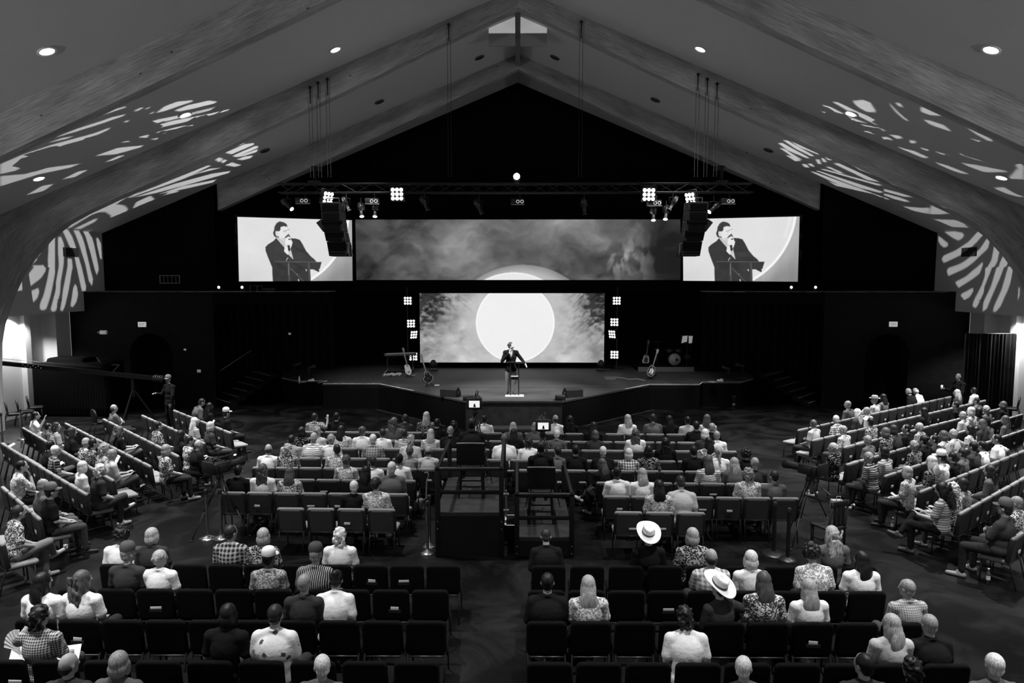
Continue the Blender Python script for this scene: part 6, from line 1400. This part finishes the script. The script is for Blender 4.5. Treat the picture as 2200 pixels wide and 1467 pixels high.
p = gz(2060, 812, 1.66); w_ = stand_person(p, 1.7, 'person in black clothes standing at the far right, raising a white cup', 'thind', .15)
mw = Matrix.Translation((p.x, p.y, 0)) @ Matrix.Rotation(1.7, 4, 'Z'); c = mw @ (ST['wr'][1]+V(-.01, .10, .04))
t = thing('paper_cup', 'white paper cup held by the person standing at far right', 'cup', c); MB().lathe([(.03, -.06), (.042, .07), (.04, .07), (.028, -.05)], n=16).build('cup_wall', M_WHITE, t); MB().lathe([(.044, .068), (.044, .08), (.03, .085), (0, .085)], n=16).build('lid', M_WHITE, t)
# bin, cup, bottle, bag on the floor
p = gz(1574, 872, 0); t = thing('waste_bin', 'small pale bin on the floor in front of the stage, right', 'bin', (p.x, p.y, 0)); MB().lathe([(.0, .02), (.13, .0), (.16, .42), (.17, .42), (.175, .44), (.15, .43), (.12, .03)], n=20).build('bin_body', mat('bin_grey', .09, .5), t); MB().lathe([(.145, .04), (.152, .14)], n=20, caps=False).build('band', mat('bin_band', .25, .5), t)
t = thing('paper_cup', 'white paper cup on the floor by the nearest left wing row', 'cup', gz(141, 1184, 0)); MB().lathe([(.0, .0), (.032, .0), (.044, .12), (.041, .12), (.03, .01)], n=16).build('cup_wall', M_WHITE, t); MB().lathe([(.044, .115), (.047, .12), (.044, .125)], n=16, caps=False).build('rim', M_WHITE, t)
bottle(gz(2122, 1255, 0), 'clear water bottle on the floor by the nearest right wing row', .28, mat('bottle_dark', .06, .1, spec=.8)); bottle(gz(1917, 1138, 0), 'grey metal bottle on the floor under the right wing seats', .26, mat('steel_bottle', .2, .3, metal=.5))
def handbag(loc, lab, g=.15, s=1.0):
    t = thing('handbag', lab, 'bag', loc, .3, None, s); q = pad_mesh(.34, .26, .12, .06, .04); MB().add(q.v, q.f, True, Matrix.Translation((0, 0, .13))).build('bag_body', mat('bag_leather_%d' % int(g*100), g, .5), t); MB().tube([(-.1, 0, .25), (-.09, 0, .40), (.09, 0, .40), (.1, 0, .25)], .01, 6).build('bag_handle', mat('bag_leather_%d' % int(g*100), g, .5), t); MB().rbox(-.02, -.075, .17, .02, -.062, .21, .004).build('clasp', M_CHROME, t)
handbag(gz(893, 1098, 0), 'grey leather handbag on the floor at the middle block aisle', .2, 1.1); handbag(gz(1790, 1172, 0)+V(0.35, -.3, 0), 'small pale paper bag beside the right wing aisle', .5, .6) if False else None
p = gz(1797, 1100, 0); t = thing('gift_bag', 'pale paper bag on the floor at a right wing row end', 'bag', (p.x, p.y, 0)); MB().rbox(-.12, -.07, 0, .12, .07, .28, .008).build('bag_body', mat('paper_bag', .28, .8), t); MB().tube([(-.05, -.07, .28), (-.04, -.08, .38), (.04, -.08, .38), (.05, -.07, .28)], .005, 5).build('bag_handle', M_WHITE, t)
# cards tucked into chair backs
def row_for(px, py):
    best = None
    for k in range(8):
        x = (px-1112)/FPX*cy_[k]; q = gy(px, py, row_y(k, x)-.03); e = abs(q.z-.60)
        if best is None or e < best[0]: best = (e, q, 'C')
    for k in range(4):
        q = gy(px, py, by_[k]-.03); e = abs(q.z-.60)
        if e < best[0]: best = (e, q, 'B')
    return best[1]
CARD = [MB().rbox(-.055, -.004, -.03, .055, .004, .03, .003, M=rotm(ry=.05)).mesh('card'), MB().rbox(-.075, -.004, -.02, .075, .004, .02, .003).mesh('card')]
POCK = MB().box(-.085, -.012, -.05, .085, .002, -.012).mesh('pocket')
cards = [(553, 1087), (668, 1087), (725, 1088), (838, 1090), (746, 1125), (696, 1056), (923, 1032), (1097, 1011), (1202, 1036), (1251, 1036), (1331, 1094), (1360, 1136), (1391, 1094), (1509, 1095), (1567, 1098), (1422, 1136), (1488, 1136), (1532, 1062), (1480, 1061), (336, 1305), (168, 1373), (538, 1379), (799, 1248), (868, 1248), (848, 1307), (1436, 1309), (1746, 1381), (34, 1463)]
rows_seen = {}
for px, py in cards: rows_seen.setdefault(round(row_for(px, py).y), []).append((px, py))
for i, (px, py) in enumerate(cards):
    q = row_for(px, py); blk = 'middle front' if q.y > 11 else ('rear left' if px < 1050 else 'rear right')
    if q.y > 11: r = min(range(8), key=lambda k: abs(row_y(k, q.x)-.03-q.y))
    else: r = min(range(4), key=lambda k: abs(by_[k]-.03-q.y))
    mates = sorted(p_[0] for p_ in cards if (row_for(*p_).y > 11) == (q.y > 11) and abs(row_for(*p_).y-q.y) < .3 and (q.y > 11 or (p_[0] < 1050) == (px < 1050)))
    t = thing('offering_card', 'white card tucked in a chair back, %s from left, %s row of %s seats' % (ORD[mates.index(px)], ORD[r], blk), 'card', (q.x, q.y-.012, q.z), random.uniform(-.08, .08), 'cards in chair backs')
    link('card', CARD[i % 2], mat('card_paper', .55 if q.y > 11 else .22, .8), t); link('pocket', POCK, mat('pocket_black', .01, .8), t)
for (blk, r, i), c in list(CHAIRS.items()):
    if blk in 'LR' and (i*7+r*3) % 5 < 3:
        q = c.matrix_world if False else (Matrix.Translation(c.location) @ c.rotation_euler.to_matrix().to_4x4()); w_ = q @ V(.04, .0, .585)
        t = thing('offering_card', 'white card in back of chair, %s from left in %s row of %s' % (ORD[i], ORD[r], PHR[blk]), 'card', w_, c.rotation_euler.z, 'cards in chair backs'); link('card', CARD[0], mat('card_paper', .55, .8), t)
# hand fan, papers, books and phones in hands
def hand_fan(p, rz, label, r=.22, span=2.0, tilt=0.):
    t = thing('hand_fan', label, 'fan', p, rz); n = 14
    for k in range(n):
        a0, a1 = -span/2+span*k/n, -span/2+span*(k+1)/n; y = .008*(k % 2)
        MB().add([(0, 0, 0), (r*math.sin(a0), y, r*math.cos(a0)), (r*math.sin(a1), .008-y, r*math.cos(a1)), (0, .003, 0), (r*math.sin(a0), y+.003, r*math.cos(a0)), (r*math.sin(a1), .011-y, r*math.cos(a1))], [(0, 1, 2), (5, 4, 3), (1, 4, 5, 2)]).build('fan_leaf', M_WHITE, t)
    MB().cone((0, 0, .03), (0, 0, -.05), .008, n=6).build('fan_handle', mat('fan_handle', .3, .5), t); t.rotation_euler = (0, tilt, rz)
q = gy(43, 1399, by_[3]+.45); hand_fan(q, -.3, 'large white folding fan held by the person at the rear left corner', .26, 1.6, -.75)
q = gy(690, 916, row_y(0, -5.2)+.45); hand_fan(q, .2, 'small pale fan raised above the first middle row', .13, 1.6, .2)
def paper(px, py, z, rz, label, w=.11, h=.15, rx=.5, g=.8, name='paper_sheet', cat='paper', Y=None):
    q = gz(px, py, z) if Y is None else gy(px, py, Y); t = thing(name, label, cat, q, rz); b = rotm(rx=rx)
    MB().rbox(-w, -h, 0, w, h, .006, .002, M=b).build('page', mat('paper_%d' % int(g*100), g, .8), t); MB().rbox(-w*.98, -h*.98, -.008, w*.98, h*.98, -.001, .002, M=b).build('backing', mat('paper_back', .3, .8), t)
for px, py, z, rz, lab, k in ((252, 955, .72, -.8, 'open white pages on a lap in the fourth left wing row', {}), (250, 991, .78, -.8, 'white paper held upright in the fifth left wing row', dict(rx=1.1)), (122, 1001, .70, -.8, 'white booklet on a lap in the sixth left wing row', {}), (455, 912, .8, -.8, 'white paper held in the front left wing row', dict(rx=1.0, w=.06)),
                            (1922, 1064, .72, .7, 'white phone held over a lap in the sixth right wing row', dict(w=.04, h=.08)), (2003, 1105, .74, .7, 'white notepad held on a lap in the seventh right wing row', dict(w=.1, h=.12, rx=.3)), (2002, 1114, .66, .7, 'closed grey book under the notepad in the seventh right wing row', dict(g=.3, rx=.1)),
                            (19, 960, .75, -.8, 'white sheet on a lap near the left edge of the wing rows', {}), (1776, 1006, .74, .7, 'white tissue in hands at the fourth right wing row end', dict(w=.05, h=.06)), (2085, 954, .8, .7, 'white leaflet held in the fifth right wing row', dict(w=.05, h=.08)), (505, 977, .75, -.8, 'white card in hand at the second left wing row end', dict(w=.05, h=.03))):
    paper(px, py, z, rz, lab, **k)
for px, py, lab in ((142, 1412, 'open white book on the lap at the rear left corner'), (52, 1402, 'white sheet beside the fan at the rear left corner')): paper(px, py, 0, .3, lab, w=.14, h=.14, rx=.7, Y=by_[3]+.5)
# walking cane hooked at the platform aisle
pts = [gz(917, 1078, .02), gy(918, 1040, 12.9)]; t = thing('walking_cane', 'pale twisted walking cane leaning at the middle block aisle', 'cane'); MB().tube([gy(908, 1076, 13.2), gy(916, 1070, 13.2), gy(917, 1030, 13.2), gy(921, 1022, 13.2), gy(918, 1014, 13.2), gy(912, 1016, 13.2)], .014, 6).build('cane_shaft', mat('cane_pale', .18, .5), t); MB().ell(gy(908, 1076, 13.2), .018, 8, 6).build('ferrule', M_BLKPLA, t)
# ================================================================== gobo projectors that throw the zebra pattern on walls and roof
def _conv(ox, oy, s): return lambda L_: [(ox+x/s, oy+y/s) for x, y in L_]
c1, c2, bb = _conv(0, 380, 7.333), _conv(0, 570, 7.333), _conv(0, 0, 2.973)
r3, r4, rb = _conv(1900, 380, 7.333), _conv(1900, 570, 7.333), _conv(1460, 0, 2.973)
GOBO_LB = [  # left, far bay: wall and roof
 c1([(975,818),(1090,818),(1180,1060),(1290,1440)])+c2([(1355,330),(1350,400),(1290,405),(1215,60)])+c1([(1180,1280)]),
 c1([(1165,835),(1260,838),(1330,1050),(1420,1440)])+c2([(1465,220),(1450,320),(1400,250),(1350,0)])+c1([(1260,1100)]),
 c1([(1325,848),(1415,848),(1480,1060),(1545,1380)])+c2([(1555,60),(1525,155),(1490,60)])+c1([(1440,1250)]),
 c1([(1515,965),(1545,960),(1590,1050),(1605,1290),(1580,1290),(1530,1080)]),
 c1([(915,950),(960,940),(1008,1060),(1010,1200)])+c2([(1000,0),(955,260),(945,440),(910,560),(850,720),(800,735),(770,700),(830,470),(890,220),(930,0)])+c1([(915,1200)]),
 c1([(775,960),(865,890),(865,1340)])+c2([(865,0),(800,330),(770,480),(700,690),(650,715),(600,690),(600,620),(660,470),(720,220),(760,0)])+c1([(755,1300)]),
 c1([(1065,1285),(1130,1290),(1145,1440)])+c2([(1135,60),(1080,400),(1020,650),(985,720),(950,700),(975,540),(990,400),(1050,100)])+c1([(1065,1400)]),
 c2([(1185,290),(1215,350),(1230,460),(1200,580),(1150,655),(1110,640),(1130,520),(1155,350)]),
 c2([(530,0),(690,0),(690,90),(620,200),(480,310),(330,390),(210,420),(290,240),(400,170)]),
 c1([(600,1170),(690,1060),(680,1130),(605,1250)]), c1([(500,1285),(590,1285),(560,1330),(410,1440),(390,1450)]),
 c2([(570,360),(590,420),(560,520),(480,600),(420,610),(340,550),(330,500),(400,440)]),
 c1([(975,800),(1040,735),(1300,585),(1800,340),(2000,265),(2200,180),(2200,240),(2000,318),(1830,430),(1960,450),(2010,510),(1960,630),(1800,760),(1640,822),(1600,840),(1580,835),(1690,770),(1755,650),(1740,600),(1660,552),(1560,555),(1440,600),(1110,800)]),
 c1([(1175,815),(1500,655),(1530,665),(1500,705),(1270,820)]), c1([(1335,830),(1480,765),(1545,752),(1500,800),(1410,835)]), c1([(2015,325),(2190,255),(2195,275),(2060,325)]),
 bb([(860,1205),(1230,1040),(1270,1035),(960,1180)]), bb([(835,1252),(1000,1188),(1330,1055),(1345,1060),(1180,1140),(900,1238)]), bb([(1010,1195),(1340,1077),(1410,1072),(1250,1112)]), bb([(850,1262),(1110,1175),(1350,1110),(1470,1092),(1460,1105),(1250,1165),(1000,1232)]), bb([(1010,1240),(1170,1188),(1380,1147),(1360,1165),(1200,1202)]),
 bb([(870,1290),(960,1250),(985,1270),(960,1330),(880,1400),(800,1440),(740,1445),(800,1380),(850,1330)]), bb([(1040,1250),(1100,1215),(1140,1220),(1100,1270),(1000,1330),(965,1338),(1020,1290)]), bb([(1170,1230),(1220,1207),(1250,1207),(1200,1235)]),
 bb([(1315,1010),(1380,982),(1400,985),(1340,1015)]), bb([(1375,1020),(1400,1005),(1425,1015),(1400,1035)]), bb([(1440,1055),(1480,1037),(1540,1055),(1500,1065)]), bb([(1410,1030),(1435,1018),(1450,1025),(1425,1042)]),
 bb([(1390,965),(1440,925),(1555,908),(1560,916),(1440,963)]), bb([(1440,975),(1560,922),(1620,913),(1622,924),(1480,985)]), bb([(1485,995),(1630,932),(1648,935),(1645,945),(1510,1003)]), bb([(1500,1005),(1645,953),(1640,970),(1560,995)]), bb([(1515,1017),(1560,1000),(1615,993),(1600,1010),(1550,1022)]),
]
GOBO_LA = [ # left, near bay
 bb([(1000,720),(1050,680),(1130,650),(1225,640),(1230,648),(1150,675),(1050,710)]), bb([(1115,705),(1200,672),(1330,643),(1385,648),(1370,660),(1250,690),(1150,712)]), bb([(905,800),(1000,765),(1200,725),(1450,665),(1460,672),(1300,715),(1000,790)]), bb([(935,820),(1100,772),(1300,735),(1475,695),(1460,705),(1200,775),(980,825)]), bb([(1000,845),(1150,805),(1330,755),(1290,785),(1100,845),(1030,852)]),
 bb([(420,800),(560,740),(700,705),(800,680),(805,685),(700,720),(560,765)]), bb([(330,885),(500,820),(650,772),(720,747),(800,730),(790,740),(640,792),(480,842)]), bb([(230,940),(400,880),(470,870),(430,885),(300,915)]), bb([(0,1050),(150,985),(330,925),(600,852),(700,815),(690,830),(560,890),(330,960),(200,1030),(100,1090),(0,1112)]), bb([(0,1005),(120,952),(360,848),(250,905),(120,970),(0,1030)]),
 bb([(160,1065),(300,1020),(500,985),(540,985),(480,1010),(300,1045)]), bb([(160,1112),(300,1072),(510,1045),(450,1070),(300,1102),(250,1112),(0,1190),(0,1125)]), bb([(400,1145),(500,1095),(560,1085),(480,1130)]), bb([(170,1245),(270,1187),(340,1175),(280,1220)]), bb([(610,995),(750,945),(915,928),(900,940),(740,985)]), bb([(670,1035),(760,995),(800,992),(720,1025)]), bb([(765,912),(800,895),(830,905)]), bb([(870,875),(950,860),(940,880)]), bb([(960,890),(1010,880),(1000,892)]),
 bb([(860,705),(905,685),(912,690),(870,712)]), bb([(925,700),(955,680),(950,692)]), bb([(790,780),(820,765),(815,780)]), bb([(955,728),(985,710),(975,725)]),
]
GOBO_RB = [
 r3([(850,935),(900,960),(1005,1050),(1000,1090),(940,1112),(880,1070),(850,1000)]), r3([(930,862),(1100,855),(1230,882),(1255,920),(1220,975),(1160,1000),(1060,950)]),
 r3([(1500,830),(1575,890),(1430,1050),(1310,1160),(1180,1240),(940,1355),(905,1300),(930,1240),(1120,1160),(1330,1020)]),
 r3([(1640,935),(1668,965),(1635,1120),(1440,1310),(1300,1425)])+r4([(1200,80),(1010,165),(980,95),(1010,40)])+r3([(1180,1380),(1330,1280),(1500,1140)]),
 r3([(1540,1345),(1555,1380),(1530,1440)])+r4([(1500,130),(1350,240),(1170,350),(1120,280),(1130,255),(1280,180),(1430,50)])+r3([(1440,1445)]),
 r3([(1740,1030),(1820,1115),(1780,1335),(1720,1440)])+r4([(1690,130),(1560,440),(1470,630),(1430,675),(1390,640),(1400,580),(1540,300),(1640,0)])+r3([(1690,1300)]),
 r3([(1870,1250),(1930,1250),(1965,1290),(1950,1335),(1910,1440)])+r4([(1860,180),(1720,500),(1640,690),(1590,725),(1550,700),(1560,640),(1700,360),(1810,0)])+r3([(1820,1345)]),
 r3([(2005,1370),(2080,1440)])+r4([(2085,80),(1980,380),(1860,650),(1780,740),(1740,720),(1760,640),(1880,380),(1990,0)]),
 r4([(2140,330),(2165,380),(2160,480),(2100,630),(2090,520),(2115,380)]), r4([(2070,420),(2055,640),(1995,690),(1965,660),(2000,550)]), r4([(1395,355),(1400,400),(1350,490),(1260,545),(1205,480),(1215,450)]),
 r3([(0,78),(240,150),(470,280),(450,295),(240,215),(0,110)]), r3([(0,190),(240,252),(440,316),(300,310),(0,228)]), r3([(475,300),(640,322),(850,430),(1075,570),(860,590),(705,583),(735,470),(747,450),(690,405),(560,360)]), r3([(698,582),(350,518),(0,438),(0,408),(300,467),(620,489),(715,485)]), r3([(0,260),(240,320),(400,385),(330,392),(160,350),(0,290)]), r3([(0,318),(85,355),(0,345)]),
 r3([(130,540),(400,600),(760,665),(1120,680),(1250,730),(1315,795),(1100,790),(850,745),(480,650),(280,600)]), r3([(450,670),(800,762),(1080,838),(930,846),(830,825)]),
 rb([(985,1045),(1030,1040),(1200,1120),(1300,1165),(1200,1150)]), rb([(935,1066),(960,1066),(1050,1105),(1020,1105)]), rb([(900,1081),(930,1081),(1290,1180),(1270,1186)]), rb([(870,1091),(890,1091),(1300,1225),(1280,1232),(1150,1200)]), rb([(840,1098),(860,1097),(1300,1258),(1280,1260),(1050,1195)]), rb([(950,1157),(1150,1225),(1130,1233),(1000,1187)]),
 rb([(700,890),(740,890),(900,980),(880,986),(760,938)]), rb([(660,895),(690,898),(860,995),(840,998),(740,950)]), rb([(630,915),(655,912),(830,1008),(810,1010),(690,960)]), rb([(640,945),(670,950),(780,1020),(740,1015)]), rb([(680,992),(720,998),(775,1026),(740,1030)]),
 rb([(780,1048),(808,1048),(830,1070),(800,1068)]), rb([(818,1045),(845,1045),(862,1065),(840,1062)]), rb([(870,1020),(890,1016),(905,1045),(885,1048)]), rb([(905,1010),(925,1013),(940,1035),(917,1035)]), rb([(930,1000),(955,1000),(975,1022),(950,1023)]),
]
GOBO_RA = [
 rb([(890,700),(930,705),(1080,780),(1230,850),(1250,860),(1180,840),(960,750)]), rb([(915,670),(960,680),(1090,747),(1310,830),(1290,840),(1080,772),(930,690)]), rb([(975,650),(1010,652),(1130,710),(1330,795),(1470,850),(1450,858),(1250,795),(1060,700)]), rb([(1110,645),(1170,637),(1220,655),(1255,715),(1200,715),(1150,690),(1120,665)]),
 rb([(1540,690),(1560,675),(1620,675),(1690,725),(1680,740),(1600,735),(1545,715)]), rb([(1560,765),(1600,770),(1690,800),(1735,840),(1700,830),(1600,795)]), rb([(1790,770),(1840,775),(1950,825),(2000,905),(1960,895),(1890,855),(1810,795)]), rb([(1860,885),(1960,908),(2040,940),(2150,1030),(2200,1060),(2200,1145),(2100,1140),(2160,1075),(2120,1010),(2000,975),(1920,930)]), rb([(1400,940),(1500,965),(1590,1005),(1560,1010),(1450,975)]), rb([(1630,1035),(1720,1060),(1845,1110),(1800,1108),(1700,1075)]), rb([(1800,1040),(1900,1055),(2080,1090),(2095,1098),(1950,1100),(1850,1065)]), rb([(1790,985),(1830,975),(1940,1030),(1900,1022)]), rb([(2010,1200),(2070,1195),(2150,1240),(2200,1255),(2170,1258),(2060,1230)]), rb([(1640,835),(1700,855),(1795,895),(1740,885),(1670,860)]), rb([(1290,875),(1330,875),(1360,895),(1310,895)]), rb([(1340,860),(1400,865),(1425,880),(1390,888)]),
 rb([(1380,655),(1410,660),(1425,685),(1395,675)]), rb([(1330,650),(1400,720),(1470,780),(1460,782),(1385,720)]), rb([(1470,895),(1510,900),(1500,915),(1475,915)]), rb([(1530,940),(1590,955),(1580,965)]), rb([(1630,965),(1700,985),(1680,988)]),
]
def surf(px, py, s):
    p = groof(px, py)
    return p if abs(p.x) <= HW else gx(px, py, s*HW)
def gobo(pos, polys, s, watts, label, bz=1.0):
    pos = Vector(pos); T = []
    for P_ in polys:
        Q = []
        for i in range(len(P_)):
            (xa, ya), (xb, yb) = P_[i], P_[(i+1) % len(P_)]; n = max(1, int(math.hypot(xb-xa, yb-ya)/12))
            for k in range(n): Q.append(surf(xa+(xb-xa)*k/n, ya+(yb-ya)*k/n, s))
        T.append(Q)
    dirs = [(q-pos).normalized() for Q in T for q in Q]; ax = sum(dirs, Vector()).normalized()
    for _ in range(20):      # smallest cone by pushing towards the farthest ray
        w = min(dirs, key=lambda d: d.dot(ax)); ax = (ax+(w-ax)*.06).normalized()
    half = max(math.acos(min(1, d.dot(ax))) for d in dirs)+math.radians(1.2)
    u, v, d_ = basis(ax); F_ = .25
    P2 = [[(F_*(q-pos).dot(u)/(q-pos).dot(ax), F_*(q-pos).dot(v)/(q-pos).dot(ax)) for q in Q] for Q in T]
    R_ = F_*math.tan(half)*1.12
    verts = []; edges = []
    for Q in P2+[[(R_*math.cos(2*math.pi*k/48), R_*math.sin(2*math.pi*k/48)) for k in range(48)]]:
        o = len(verts); verts += [Vector(q) for q in Q]; edges += [(o+i, o+(i+1) % len(Q)) for i in range(len(Q))]
    vs, es, fs, *_ = delaunay_2d_cdt(verts, edges, [], 0, 1e-7)
    cen = np.array([[sum(vs[i].x for i in f)/3, sum(vs[i].y for i in f)/3] for f in fs]); hole = np.zeros(len(fs), bool)
    for Q in P2: hole |= in_poly(Q, cen[:, 0], cen[:, 1])
    t = thing('gobo_projector', label, 'stage light', pos, 0, 'pattern projectors on the stage')
    q = Vector((0, 0, 1)).rotation_difference(ax).to_matrix().to_4x4()
    MB().add([u*p.x+v*p.y+ax*F_ for p in vs], [tuple(f) for f, h_ in zip(fs, hole) if not h_]).build('gobo_plate', M_BLKMET, t)
    MB().lathe([(.04, -.12), (R_+.02, -.08), (R_+.03, .0), (R_+.03, F_+.01), (R_+.002, F_+.01)], n=28, M=q, caps=False).build('barrel', M_BLKPLA, t); MB().lathe([(.0, -.12), (.045, -.12)], n=20, M=q, caps=False).build('end_cap', M_BLKPLA, t)
    MB().rbox(-.2, -.16, bz-pos.z, .2, .16, bz+.1-pos.z, .02).build('base', M_BLKPLA, t); r = R_+.05
    MB().tube([(0, -r-.02, bz+.08-pos.z), (0, -r-.02, 0), (0, -r+.03, 0)], .02, 6).build('yoke_arm', M_BLKPLA, t); MB().tube([(0, r+.02, bz+.08-pos.z), (0, r+.02, 0), (0, r-.03, 0)], .02, 6).build('yoke_arm', M_BLKPLA, t)
    l = spot('gobo_beam', pos, pos+ax, watts, math.degrees(half)*2+1.0, .02, .0004)
gobo((9.25, 28.65, 1.55), GOBO_LB[12:], -1, GOBO_W*1.2, 'pattern projector at stage right aimed at the far left roof bay'); gobo((8.5, 28.1, 1.5), GOBO_LA, -1, GOBO_W*1.15, 'pattern projector at stage right aimed at the near left roof bay')
gobo((-9.25, 28.75, 1.55), GOBO_RB[11:], 1, GOBO_W, 'pattern projector at stage left aimed at the far right roof bay'); gobo((-8.5, 28.25, 1.5), GOBO_RA, 1, GOBO_W*.95, 'pattern projector at stage left aimed at the near right roof bay')
gobo((6.9, TY+.1, zt_+.55), GOBO_LB[:12], -1, GOBO_W*.75, 'pattern projector on the truss aimed at the left side wall', zt_+.02); gobo((-6.9, TY+.1, zt_+.55), GOBO_RB[:11], 1, GOBO_W*.62, 'pattern projector on the truss aimed at the right side wall', zt_+.02)
